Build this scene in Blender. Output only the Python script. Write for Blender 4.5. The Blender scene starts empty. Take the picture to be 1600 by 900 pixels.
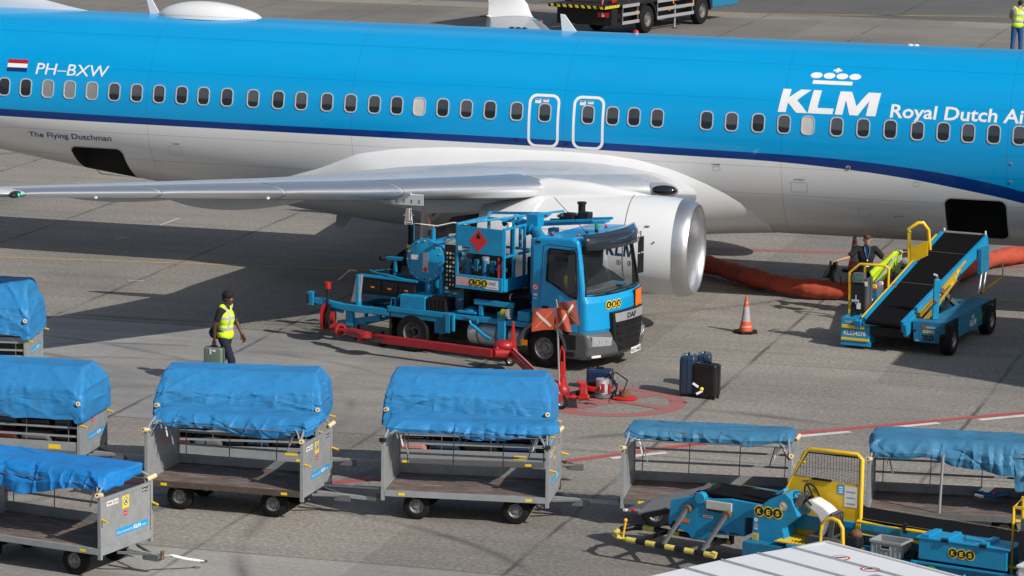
import bpy, bmesh, math, random
from mathutils import Vector, Matrix, noise, Euler
random.seed(7)
R = math.radians
PI = math.pi
scene = bpy.context.scene
COL = scene.collection

# ------------------------------------------------------------------ camera
FPX, PITCH, CAMZ, ROLL = 5603.77, .1681, 12.621, -.0154
cam_d = bpy.data.cameras.new('camera')
cam = bpy.data.objects.new('camera', cam_d)
COL.objects.link(cam)
cam.matrix_world = (Matrix.Translation((0, 0, CAMZ)) @ Matrix.Rotation(PI / 2 - PITCH, 4, 'X')
                    @ Matrix.Rotation(-ROLL, 4, 'Z'))
cam_d.sensor_width = 36
cam_d.lens = FPX / 1600 * 36
cam_d.clip_end = 6000
cam_d.clip_start = .5
scene.camera = cam


def site(px, py, z=0.0):
    "a surveyed point of the apron (photo pixel) at height z, in metres"
    cr, sr, cp, sp = math.cos(ROLL), math.sin(ROLL), math.cos(PITCH), math.sin(PITCH)
    xx, yy = px - 800, 450 - py
    a = (xx * cr + yy * sr) / FPX
    b = (-xx * sr + yy * cr) / FPX
    d = (a, cp + b * sp, -sp + b * cp)
    t = (z - CAMZ) / d[2]
    return Vector((d[0] * t, d[1] * t, z))


PSI, AX, AY = .2702, -.1127, 75.509          # aircraft axis


def acw(s, lat, z):
    "aircraft frame (s forward, lat to port) to world"
    return Vector((AX + s * math.cos(PSI) + lat * math.sin(PSI), AY - s * math.sin(PSI) + lat * math.cos(PSI), z))


# ------------------------------------------------------------------ materials
def _nodes(name):
    m = bpy.data.materials.new(name)
    m.use_nodes = True
    return m, m.node_tree.nodes, m.node_tree.links, m.node_tree.nodes['Principled BSDF']


def mixc(n, l, fac, a, b, mode='MIX'):
    x = n.new('ShaderNodeMix'); x.data_type = 'RGBA'; x.blend_type = mode
    for sock, v in ((x.inputs[0], fac), (x.inputs[6], a), (x.inputs[7], b)):
        if hasattr(v, 'is_linked') or hasattr(v, 'links'):
            l.new(v, sock)
        elif isinstance(v, (int, float)):
            sock.default_value = v
        else:
            sock.default_value = tuple(v) + ((1,) if len(v) == 3 else ())
    return x.outputs[2]


def tnoise(n, l, co, scale, detail=4, rough=.55):
    t = n.new('ShaderNodeTexNoise'); t.inputs['Scale'].default_value = scale
    t.inputs['Detail'].default_value = detail; t.inputs['Roughness'].default_value = rough
    l.new(co, t.inputs['Vector'])
    return t.outputs['Fac']


def ramp(n, l, fac, stops):
    r = n.new('ShaderNodeValToRGB')
    e = r.color_ramp.elements
    while len(e) < len(stops):
        e.new(.5)
    for k, (p, c) in enumerate(stops):
        e[k].position = p
        e[k].color = (c, c, c, 1) if isinstance(c, (int, float)) else tuple(c) + (1,)
    l.new(fac, r.inputs[0])
    return r.outputs[0]


def math_(n, l, op, a, b=None, clamp=False):
    m = n.new('ShaderNodeMath'); m.operation = op; m.use_clamp = clamp
    for k, v in enumerate((a, b)):
        if v is None:
            continue
        if isinstance(v, (int, float)):
            m.inputs[k].default_value = v
        else:
            l.new(v, m.inputs[k])
    return m.outputs[0]


_mc = {}


def mat(name, col, rough=.5, metal=0.0, var=.10, scale=3.0, dirt=.25, dcol=(.06, .055, .05), bump=0.0, coat=0.0, spec=.5):
    if name in _mc:
        return _mc[name]
    m, n, l, p = _nodes(name)
    co = n.new('ShaderNodeTexCoord').outputs['Object']
    v = tnoise(n, l, co, scale, 5)
    lo = tuple(c * (1 - var) for c in col); hi = tuple(min(1, c * (1 + var)) for c in col)
    c = mixc(n, l, v, lo, hi)
    if dirt > 0:
        g = tnoise(n, l, co, scale * 1.7 + .6, 8, .7)
        g = ramp(n, l, g, ((.48, 0), (.78, dirt)))
        c = mixc(n, l, g, c, dcol)
        rr = math_(n, l, 'ADD', math_(n, l, 'MULTIPLY', g, .5), rough, True)
        l.new(rr, p.inputs['Roughness'])
    else:
        p.inputs['Roughness'].default_value = rough
    l.new(c, p.inputs['Base Color'])
    p.inputs['Metallic'].default_value = metal
    p.inputs['Specular IOR Level'].default_value = spec
    if coat:
        p.inputs['Coat Weight'].default_value = coat
        p.inputs['Coat Roughness'].default_value = .06
    if bump:
        b = n.new('ShaderNodeBump'); b.inputs['Strength'].default_value = bump; b.inputs['Distance'].default_value = .01
        l.new(tnoise(n, l, co, scale * 9, 3), b.inputs['Height']); l.new(b.outputs[0], p.inputs['Normal'])
    _mc[name] = m
    return m


BLUE = mat('vehicle_blue', (.004, .265, .51), .40, dirt=.45, coat=.12, scale=3.2, var=.2, dcol=(.03, .07, .09))
BLUE2 = mat('vehicle_blue_worn', (.006, .17, .32), .55, dirt=.7, scale=5, var=.3, dcol=(.04, .05, .055))
CABB = mat('cab_blue', (.003, .31, .64), .30, dirt=.2, coat=.35, scale=2.2, var=.08, dcol=(.05, .13, .19))
YEL = mat('safety_yellow', (.80, .50, .008), .42, dirt=.30, dcol=(.25, .14, .02), coat=.2, var=.1)
RED = mat('equipment_red', (.33, .010, .014), .45, dirt=.35, scale=5, dcol=(.12, .02, .015), coat=.2)
REDB = mat('bright_red', (.44, .016, .012), .42, dirt=.2, scale=5, dcol=(.2, .03, .02))
BLACK = mat('black_rubber', (.007, .007, .008), .7, dirt=.3, dcol=(.035, .033, .03), var=.2, spec=.3)
BLACKP = mat('black_plastic', (.010, .0105, .012), .45, dirt=.25, dcol=(.035, .035, .035), spec=.35)
BELT = mat('belt_rubber', (.006, .006, .007), .85, dirt=.22, scale=5, dcol=(.02, .02, .019), spec=.1)
TYRE = mat('tyre_rubber', (.010, .010, .011), .85, dirt=.5, scale=8, dcol=(.035, .032, .03), spec=.25)
DARK = mat('dark_machinery', (.014, .015, .018), .6, dirt=.4, scale=8, dcol=(.04, .036, .03), spec=.3)
INNER = mat('dark_interior', (.012, .012, .012), .9, dirt=0)
STEEL = mat('galvanised_steel', (.33, .35, .36), .48, metal=.25, dirt=.5, scale=5, var=.18, dcol=(.14, .13, .12))
STEELD = mat('worn_grey_steel', (.17, .175, .18), .5, metal=.4, dirt=.5, scale=6, dcol=(.09, .06, .04))
ALU = mat('polished_metal', (.86, .87, .885), .40, metal=1, dirt=.08, scale=2, var=.05)
SILV = mat('silver_grey', (.55, .56, .57), .38, metal=.55, dirt=.3, scale=4)
RIMM = mat('wheel_rim', (.28, .28, .27), .4, metal=.6, dirt=.55, scale=12, dcol=(.08, .07, .06))
GREYP = mat('grey_plastic', (.085, .09, .098), .45, dirt=.25, scale=5)
WHITE = mat('white_paint', (.80, .80, .80), .32, dirt=.12, scale=1.5, var=.03, dcol=(.35, .34, .32), coat=.3)
WHITEF = mat('aircraft_white', (.74, .75, .76), .24, dirt=.06, scale=.7, var=.03, dcol=(.4, .39, .37), coat=.5)
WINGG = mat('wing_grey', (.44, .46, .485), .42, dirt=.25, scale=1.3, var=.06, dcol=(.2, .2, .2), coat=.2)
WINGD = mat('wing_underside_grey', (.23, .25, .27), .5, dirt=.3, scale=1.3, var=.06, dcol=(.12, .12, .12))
DECKW0 = mat('deck_plywood_plain', (.125, .090, .075), .7, dirt=.75, scale=6, var=.45, dcol=(.33, .29, .26), bump=.3)


def deck_material():
    m, n, l, p = _nodes('deck_plywood')
    co = n.new('ShaderNodeTexCoord').outputs['Object']
    ms = n.new('ShaderNodeMapping'); ms.inputs['Scale'].default_value = (1.0, 4.0, 1); l.new(co, ms.inputs[0])
    c = ramp(n, l, tnoise(n, l, ms.outputs[0], 2.4, 8, .75), ((.30, (.055, .040, .034)), (.48, (.135, .098, .082)), (.58, (.20, .155, .135)), (.72, (.40, .36, .33))))
    c = mixc(n, l, ramp(n, l, tnoise(n, l, co, 9, 6, .8), ((.52, 0), (.75, .7))), c, (.07, .052, .045))
    l.new(c, p.inputs['Base Color']); p.inputs['Roughness'].default_value = .75
    return m


DECKW = deck_material()
CREAM = mat('cream_plastic', (.72, .56, .33), .5, dirt=.3, scale=9, dcol=(.3, .2, .1))
STICW = mat('sticker_white', (.75, .75, .73), .5, dirt=.3, scale=12, dcol=(.35, .34, .32))
STICR = mat('sticker_red', (.6, .03, .04), .5, dirt=.1)
STICO = mat('plate_orange', (.85, .17, .01), .5, dirt=.1)
STICB = mat('sticker_blue', (.01, .33, .66), .5, dirt=.1)
NAVY = mat('navy_paint', (.006, .03, .15), .3, dirt=0)
BLK = mat('black_print', (.008, .008, .008), .5, dirt=0)
YELS = mat('sticker_yellow', (.85, .62, .02), .5, dirt=.1)
ORHOSE = mat('orange_hose_fabric', (.44, .068, .030), .8, dirt=.75, scale=2.2, dcol=(.10, .035, .028), bump=.6)
LIPM = mat('inlet_lip_metal', (.60, .61, .63), .36, metal=.9, dirt=.15, scale=2, var=.06)
CHROME = mat('chrome', (.85, .85, .85), .12, metal=1, dirt=0)
LAMPG = mat('headlamp_glass', (.55, .57, .6), .12, metal=.5, dirt=0, coat=1)
REDL = mat('red_lens', (.6, .01, .01), .2, dirt=0, coat=.6)
AMBER = mat('amber_lens', (.8, .25, .01), .25, dirt=0, coat=.6)
GREENL = mat('green_lens', (.0, .30, .14), .15, dirt=0, coat=1)
GLASSD = mat('dark_glass', (.012, .016, .02), .06, dirt=0, coat=.6)
LUGN = mat('luggage_navy', (.010, .026, .075), .28, dirt=.1, coat=.5)
LUGB = mat('luggage_blue', (.010, .036, .075), .26, dirt=.1, coat=.5)
LUGK = mat('luggage_black', (.008, .008, .009), .3, dirt=.1, coat=.4)
LUGM = mat('luggage_maroon', (.10, .018, .018), .5, dirt=.2)
LUGP = mat('luggage_rose', (.50, .22, .18), .35, dirt=.1)
LUGG = mat('luggage_grey', (.12, .12, .125), .5, dirt=.2)
LUGS = mat('luggage_sage', (.14, .19, .15), .35, dirt=.1, coat=.4)
TAG = mat('paper_tag', (.75, .75, .75), .6, dirt=0)
CLOTHK = mat('black_cloth', (.012, .012, .014), .9, dirt=0, bump=.2)
CLOTHN = mat('navy_cloth', (.008, .013, .032), .9, dirt=0, bump=.2)
CLOTHJ = mat('denim_cloth', (.015, .085, .24), .9, dirt=.1, bump=.2)
CLOTHG = mat('grey_cloth', (.25, .26, .27), .9, dirt=0)
SKIND = mat('skin_dark', (.085, .035, .022), .5, dirt=0)
SKINL = mat('skin_light', (.50, .27, .19), .5, dirt=0)
HAIRK = mat('hair_black', (.006, .005, .005), .8, dirt=0, bump=.6)
HAIRB = mat('hair_brown', (.075, .036, .02), .7, dirt=0, bump=.4)
BROWNR = mat('rusty_steel', (.16, .085, .045), .75, dirt=.6, scale=14, dcol=(.06, .05, .045))


def glass(name, tint, rough=.03, alpha=.35):
    "tinted thin glass: part see-through, part dark gloss"
    m, n, l, p = _nodes(name)
    p.inputs['Base Color'].default_value = (*tint, 1)
    p.inputs['Roughness'].default_value = rough
    p.inputs['Alpha'].default_value = alpha
    p.inputs['Coat Weight'].default_value = .5
    return m


GLASS = glass('cab_glass', (.08, .11, .11), .03, .13)
SMOKE = glass('smoked_plastic', (.02, .03, .045), .1, .86)

# ------------------------------------------------------------------ mesh builder


def basis(d):
    d = Vector(d).normalized()
    u = Vector((0, 0, 1)) if abs(d.z) < .9 else Vector((1, 0, 0))
    a = d.cross(u).normalized()
    return a, a.cross(d).normalized(), d


class MB:
    def __init__(s):
        s.v, s.f, s.mi, s.mats = [], [], [], []

    def _m(s, m):
        if m not in s.mats:
            s.mats.append(m)
        return s.mats.index(m)

    def add(s, vs, fs, m):
        k = len(s.v); i = s._m(m)
        s.v += [tuple(x) for x in vs]
        for f in fs:
            s.f.append([k + q for q in f]); s.mi.append(i)
        return s

    def box(s, c, d, m, rz=0, M=None):
        vs = [Vector((x * d[0] / 2, y * d[1] / 2, z * d[2] / 2)) for x in (-1, 1) for y in (-1, 1) for z in (-1, 1)]
        T = M if M is not None else Matrix.Rotation(rz, 3, 'Z')
        vs = [T @ x + Vector(c) for x in vs]
        return s.add(vs, [(0, 1, 3, 2), (4, 6, 7, 5), (0, 4, 5, 1), (2, 3, 7, 6), (0, 2, 6, 4), (1, 5, 7, 3)], m)

    def b(s, x0, x1, y0, y1, z0, z1, m):
        return s.box(((x0 + x1) / 2, (y0 + y1) / 2, (z0 + z1) / 2), (abs(x1 - x0), abs(y1 - y0), abs(z1 - z0)), m)

    def bar(s, p, q, w, h, m, up=(0, 0, 1)):
        p, q = Vector(p), Vector(q); d = (q - p)
        L = d.length; d.normalize(); u = Vector(up); a = d.cross(u)
        if a.length < 1e-4:
            a = d.cross(Vector((1, 0, 0)))
        a.normalize(); u = a.cross(d)
        M = Matrix((d, a, u)).transposed()
        return s.box((p + q) / 2, (L, w, h), m, M=M)

    def cyl(s, p, q, r0, m, r1=None, n=16, cap=True):
        r1 = r0 if r1 is None else r1
        p, q = Vector(p), Vector(q); a, b, _ = basis(q - p)
        vs = [p + (a * math.cos(t) + b * math.sin(t)) * r0 for t in [2 * PI * k / n for k in range(n)]]
        vs += [q + (a * math.cos(t) + b * math.sin(t)) * r1 for t in [2 * PI * k / n for k in range(n)]]
        fs = [(k, (k + 1) % n, n + (k + 1) % n, n + k) for k in range(n)]
        if cap:
            fs += [tuple(range(n))[::-1], tuple(range(n, 2 * n))]
        return s.add(vs, fs, m)

    def tube(s, pts, r, m, n=8, closed=False, cap=True):
        pts = [Vector(p) for p in pts]; N = len(pts); vs = []; up = None
        for i in range(N):
            if closed:
                d = (pts[(i + 1) % N] - pts[i - 1])
            else:
                d = pts[min(i + 1, N - 1)] - pts[max(i - 1, 0)]
            d.normalize()
            if up is None:
                a, b, _ = basis(d)
            else:
                a = up - d * up.dot(d)
                if a.length < 1e-4:
                    a = basis(d)[0]
                a.normalize(); b = d.cross(a)
            up = a
            k = 1.0
            if 0 < i < N - 1:
                c = (pts[i] - pts[i - 1]).normalized().dot((pts[i + 1] - pts[i]).normalized())
                k = 1 / max(.55, math.sqrt(max(0, (1 + c) / 2)))
            rr = r(i / (N - 1)) if callable(r) else r
            vs += [pts[i] + (a * math.cos(t) + b * math.sin(t)) * rr * (k if n < 7 else min(k, 1.15)) for t in [2 * PI * q / n for q in range(n)]]
        fs = []
        for i in range(N if closed else N - 1):
            j = (i + 1) % N
            fs += [(i * n + q, i * n + (q + 1) % n, j * n + (q + 1) % n, j * n + q) for q in range(n)]
        if cap and not closed:
            fs += [tuple(range(n))[::-1], tuple((N - 1) * n + q for q in range(n))]
        return s.add(vs, fs, m)

    def prism(s, poly, d0, d1, m, axis='y'):
        "poly in the plane normal to axis; extruded from d0 to d1"
        def P(a, b, d):
            return {'y': (a, d, b), 'x': (d, a, b), 'z': (a, b, d)}[axis]
        n = len(poly)
        vs = [P(a, b, d0) for a, b in poly] + [P(a, b, d1) for a, b in poly]
        fs = [tuple(range(n)), tuple(range(2 * n - 1, n - 1, -1))] + [(k, n + k, n + (k + 1) % n, (k + 1) % n) for k in range(n)]
        return s.add(vs, fs, m)

    def lathe(s, prof, o, ax, m, n=32):
        "prof: (distance along axis, radius)"
        a, b, d = basis(ax); o = Vector(o); vs = []
        for (t, r) in prof:
            vs += [o + d * t + (a * math.cos(w) + b * math.sin(w)) * r for w in [2 * PI * k / n for k in range(n)]]
        fs = []
        for i in range(len(prof) - 1):
            fs += [(i * n + k, i * n + (k + 1) % n, (i + 1) * n + (k + 1) % n, (i + 1) * n + k) for k in range(n)]
        return s.add(vs, fs, m)

    def sphere(s, c, r, m, n=12, k=8):
        c = Vector(c); r = (r, r, r) if isinstance(r, (int, float)) else r
        vs = [c + Vector((0, 0, r[2]))]
        for i in range(1, k):
            f = PI * i / k
            vs += [c + Vector((r[0] * math.sin(f) * math.cos(2 * PI * j / n), r[1] * math.sin(f) * math.sin(2 * PI * j / n), r[2] * math.cos(f))) for j in range(n)]
        vs.append(c - Vector((0, 0, r[2])))
        fs = [(0, 1 + j, 1 + (j + 1) % n) for j in range(n)]
        for i in range(k - 2):
            fs += [(1 + i * n + j, 1 + (i + 1) * n + j, 1 + (i + 1) * n + (j + 1) % n, 1 + i * n + (j + 1) % n) for j in range(n)]
        L = len(vs) - 1
        fs += [(L, 1 + (k - 2) * n + (j + 1) % n, 1 + (k - 2) * n + j) for j in range(n)]
        return s.add(vs, fs, m)

    def grid(s, rows, m, closed=False, mfun=None):
        "rows: list of equally long lists of points"
        n = len(rows[0]); vs = [p for r in rows for p in r]; k0 = len(s.f)
        fs = []
        for i in range(len(rows) - 1):
            for j in range(n if closed else n - 1):
                q = (j + 1) % n
                fs.append((i * n + j, i * n + q, (i + 1) * n + q, (i + 1) * n + j))
        s.add(vs, fs, m)
        return s

    def obj(s, name, parent=None, smooth=None, bevel=0, seg=2, fix=True, loc=None, rz=0):
        me = bpy.data.meshes.new(name)
        me.from_pydata(s.v, [], s.f)
        for m in s.mats:
            me.materials.append(m)
        me.polygons.foreach_set('material_index', s.mi)
        bm = bmesh.new(); bm.from_mesh(me)
        if fix:
            bmesh.ops.recalc_face_normals(bm, faces=bm.faces)
        if smooth is not None:
            a = R(smooth)
            for e in bm.edges:
                if len(e.link_faces) == 2 and e.calc_face_angle(0) > a:
                    e.smooth = False
            for f in bm.faces:
                f.smooth = True
        bm.to_mesh(me); bm.free()
        o = bpy.data.objects.new(name, me); COL.objects.link(o)
        if parent is not None:
            o.parent = parent
        if loc is not None:
            o.location = loc
        o.rotation_euler.z = rz
        if bevel:
            b = o.modifiers.new('bevel', 'BEVEL'); b.width = bevel; b.segments = seg; b.limit_method = 'ANGLE'; b.angle_limit = R(35)
            b.harden_normals = False
            if smooth is None:
                for p in me.polygons:
                    p.use_smooth = False
        return o


def thing(name, label, cat, loc=(0, 0, 0), rz=0, group=None):
    o = bpy.data.objects.new(name, None); COL.objects.link(o)
    o.location = loc; o.rotation_euler = (0, 0, rz); o.empty_display_size = .2
    return tag(o, label, cat, group)


def tag(o, label, cat, group=None, kind=None):
    if label: o['label'] = label
    if cat: o['category'] = cat
    if group: o['group'] = group
    if kind: o['kind'] = kind
    return o


def bake(o):
    "replace an object's mesh by its evaluated one"
    dg = bpy.context.evaluated_depsgraph_get(); dg.update()
    me = bpy.data.meshes.new_from_object(o.evaluated_get(dg), preserve_all_data_layers=True, depsgraph=dg)
    o.modifiers.clear(); o.data = me
    return o


def cut(o, cutters, solver='EXACT'):
    for c in cutters:
        b = o.modifiers.new('cut', 'BOOLEAN'); b.operation = 'DIFFERENCE'; b.object = c; b.solver = solver
        try:
            b.material_mode = 'TRANSFER'
        except Exception:
            pass
    bake(o)
    for c in cutters:
        bpy.data.objects.remove(c, do_unlink=True)
    return o


_tc = {}


def text2d(body, bold=0.0, spacing=1.0):
    "2-d outline faces of a word, cap height about 1"
    k = (body, bold, spacing)
    if k in _tc:
        return _tc[k]
    cu = bpy.data.curves.new('word', 'FONT'); cu.body = body; cu.size = 1.37; cu.offset = bold; cu.resolution_u = 3
    cu.space_character = spacing
    o = bpy.data.objects.new('word', cu); COL.objects.link(o)
    dg = bpy.context.evaluated_depsgraph_get(); dg.update()
    me = bpy.data.meshes.new_from_object(o.evaluated_get(dg))
    vs = [(v.co.x, v.co.y) for v in me.vertices]; fs = [tuple(p.vertices) for p in me.polygons]
    bpy.data.objects.remove(o, do_unlink=True)
    x0 = min(v[0] for v in vs); x1 = max(v[0] for v in vs)
    vs = [(a - x0, b) for a, b in vs]
    _tc[k] = (vs, fs, x1 - x0)
    return _tc[k]


def put_text(mb, body, o, xd, yd, h, m, bold=0.0, width=None, shear=0, spacing=1.0):
    "flat words on a face: origin o (lower left), unit directions xd, yd"
    vs, fs, w = text2d(body, bold, spacing)
    sx = h if width is None else width / w
    o, xd, yd = Vector(o), Vector(xd).normalized(), Vector(yd).normalized()
    mb.add([o + xd * ((a + shear * b) * sx) + yd * (b * h) for a, b in vs], fs, m)
    return mb


def disc(mb, c, n_, r, m, n=24, r_in=0):
    a, b, d = basis(n_); c = Vector(c)
    o_ = [c + (a * math.cos(2 * PI * k / n) + b * math.sin(2 * PI * k / n)) * r for k in range(n)]
    if not r_in:
        mb.add(o_, [tuple(range(n))], m)
    else:
        i_ = [c + (a * math.cos(2 * PI * k / n) + b * math.sin(2 * PI * k / n)) * r_in for k in range(n)]
        mb.add(o_ + i_, [(k, (k + 1) % n, n + (k + 1) % n, n + k) for k in range(n)], m)


def kes(parent, o, xd, yd, r):
    "three black discs with yellow rims and the letters K E S"
    xd, yd = Vector(xd).normalized(), Vector(yd).normalized(); nn = xd.cross(yd); o = Vector(o)
    mb = MB()
    for k, ch in enumerate('KES'):
        c = o + xd * (k * r * 1.72)
        disc(mb, c + nn * (.001 + k * .0004), nn, r, YELS)
        disc(mb, c + nn * .004, nn, r * .82, BLK)
        put_text(mb, ch, c - xd * r * .36 - yd * r * .42 + nn * .007, xd, yd, r * .84, YELS, bold=.05, width=r * .72)
    return mb.obj('logo_sticker', parent, fix=False)


def crown(mb, o, xd, yd, w, m, lift=0.0):
    "four balls, a bar and a small cross; w = width of the emblem"
    xd, yd = Vector(xd), Vector(yd); o = Vector(o)
    def P(a, b): return o + xd * (a * w) + yd * (b * w)
    mb.add([P(.1, 0), P(.86, 0), P(.88, .11), P(.1, .11)], [(0, 1, 2, 3)], m)
    for k in range(4):
        cx = .13 + k * .247
        n = 20
        mb.add([P(cx + .115 * math.cos(2 * PI * q / n), .25 + .095 * math.sin(2 * PI * q / n)) for q in range(n)], [tuple(range(n))], m)
    for a0, a1, b0, b1 in ((.47, .53, .355, .50), (.42, .469, .40, .455), (.531, .58, .40, .455)):
        mb.add([P(a0, b0), P(a1, b0), P(a1, b1), P(a0, b1)], [(0, 1, 2, 3)], m)


KLM_L = [  # heavy italic letters, cap height 1
    [(0, 0), (.34, 0), (.34, .40), (.78, 0), (1.26, 0), (.70, .52), (1.18, 1), (.74, 1), (.34, .62), (.34, 1), (0, 1)],
    [(1.26, 0), (2.30, 0), (2.30, .24), (1.62, .24), (1.62, 1), (1.28, 1)],
    [(2.40, 0), (2.72, 0), (2.72, .62), (3.02, 0), (3.36, 0), (3.70, .62), (3.70, 0), (4.10, 0), (4.10, 1), (3.58, 1), (3.22, .38), (2.88, 1), (2.40, 1)],
]


def klm(mb, o, xd, yd, h, m, width=None, shear=.14):
    xd, yd, o = Vector(xd).normalized(), Vector(yd).normalized(), Vector(o)
    sx = h if width is None else width / 4.24
    for k, P in enumerate(KLM_L):
        P = [(a + shear * b, b) for a, b in P]
        vs = [o + xd * (a * sx) + yd * (b * h) + xd.cross(yd) * (.0005 * k) for a, b in P]
        mb.add(vs, [tuple(range(len(P)))], m)


def wheel(parent, c, r, w, axis=(0, 1, 0), side=-1, rim=RIMM, name='wheel', rr=.54, hub=True):
    "tyre and rim; axis of rotation along `axis`, the outer face towards side"
    c = Vector(c); ax = Vector(axis).normalized()
    t = MB()
    pr = [(-w / 2, r * rr), (-w / 2, r * .90), (-w * .42, r * .97), (-w * .30, r), (w * .30, r), (w * .42, r * .97), (w / 2, r * .90), (w / 2, r * rr), (w * .3, r * rr * .95), (-w * .3, r * rr * .95), (-w / 2, r * rr)]
    t.lathe(pr, c, ax, TYRE, 28)
    for g in (-.17, 0.0, .17):
        t.lathe([(w * g - .006, r * 1.002), (w * g - .006, r * 1.006), (w * g + .006, r * 1.006), (w * g + .006, r * 1.002)], c, ax, BLACK, 28)
    wo = t.obj(name, parent, smooth=40)
    m = MB(); s = side
    m.lathe([(s * w * .46, r * rr * 1.0), (s * w * .48, r * rr * .93), (s * w * .30, r * rr * .86), (s * w * .18, r * rr * .62), (s * w * .26, r * rr * .48), (s * w * .26, 0.001)], c, ax, rim, 28)
    if hub:
        m.lathe([(s * w * .27, r * .20), (s * w * .44, r * .18), (s * w * .46, r * .12), (s * w * .46, 0.001)], c, ax, DARK if hub == 'd' else rim, 16)
        a, b, d = basis(ax)
        for k in range(8):
            p = c + (a * math.cos(k * PI / 4) + b * math.sin(k * PI / 4)) * r * rr * .70
            m.cyl(p + d * s * w * .18, p + d * s * w * .29, r * .028, DARK, n=6)
    m.obj('rim', wo, smooth=40)
    return wo


def copy_tree(o, parent=None):
    c = o.copy(); COL.objects.link(c); c.parent = parent
    for ch in list(o.children):
        copy_tree(ch, c)
    return c
# ------------------------------------------------------------------ light
w = bpy.data.worlds.new('World'); scene.world = w; w.use_nodes = True
wn, wl = w.node_tree.nodes, w.node_tree.links
sky = wn.new('ShaderNodeTexSky'); sky.sky_type = 'NISHITA'; sky.sun_disc = False
SUNV = Vector((1.0, -.92, 1.0)).normalized()
sky.sun_elevation = math.asin(SUNV.z)
sky.sun_rotation = math.atan2(SUNV.x, SUNV.y)
sky.air_density = 1.0; sky.dust_density = 2.2; sky.ozone_density = 1.0
bg = wn['Background']; bg.inputs[1].default_value = .078
# broken cloud over the Nishita sky
tc = wn.new('ShaderNodeTexCoord'); nz = wn.new('ShaderNodeTexNoise'); nz.inputs['Scale'].default_value = 2.1
nz.inputs['Detail'].default_value = 7; wl.new(tc.outputs['Generated'], nz.inputs['Vector'])
cf = ramp(wn, wl, nz.outputs['Fac'], ((.50, 0), (.70, .7)))
wl.new(mixc(wn, wl, cf, sky.outputs[0], (6.4, 6.6, 7.0)), bg.inputs[0])
sd = bpy.data.lights.new('sun', 'SUN'); sd.energy = 4.2; sd.angle = R(.53); sd.color = (1, .955, .89)
so = bpy.data.objects.new('sun', sd); COL.objects.link(so)
so.rotation_euler = (-SUNV).to_track_quat('-Z', 'Y').to_euler()
scene.view_settings.view_transform = 'Standard'; scene.view_settings.look = 'None'; scene.view_settings.exposure = 0
scene.cycles.max_bounces = 8
scene.cycles.transparent_max_bounces = 12
scene.cycles.use_denoising = True

# ------------------------------------------------------------------ apron


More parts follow.
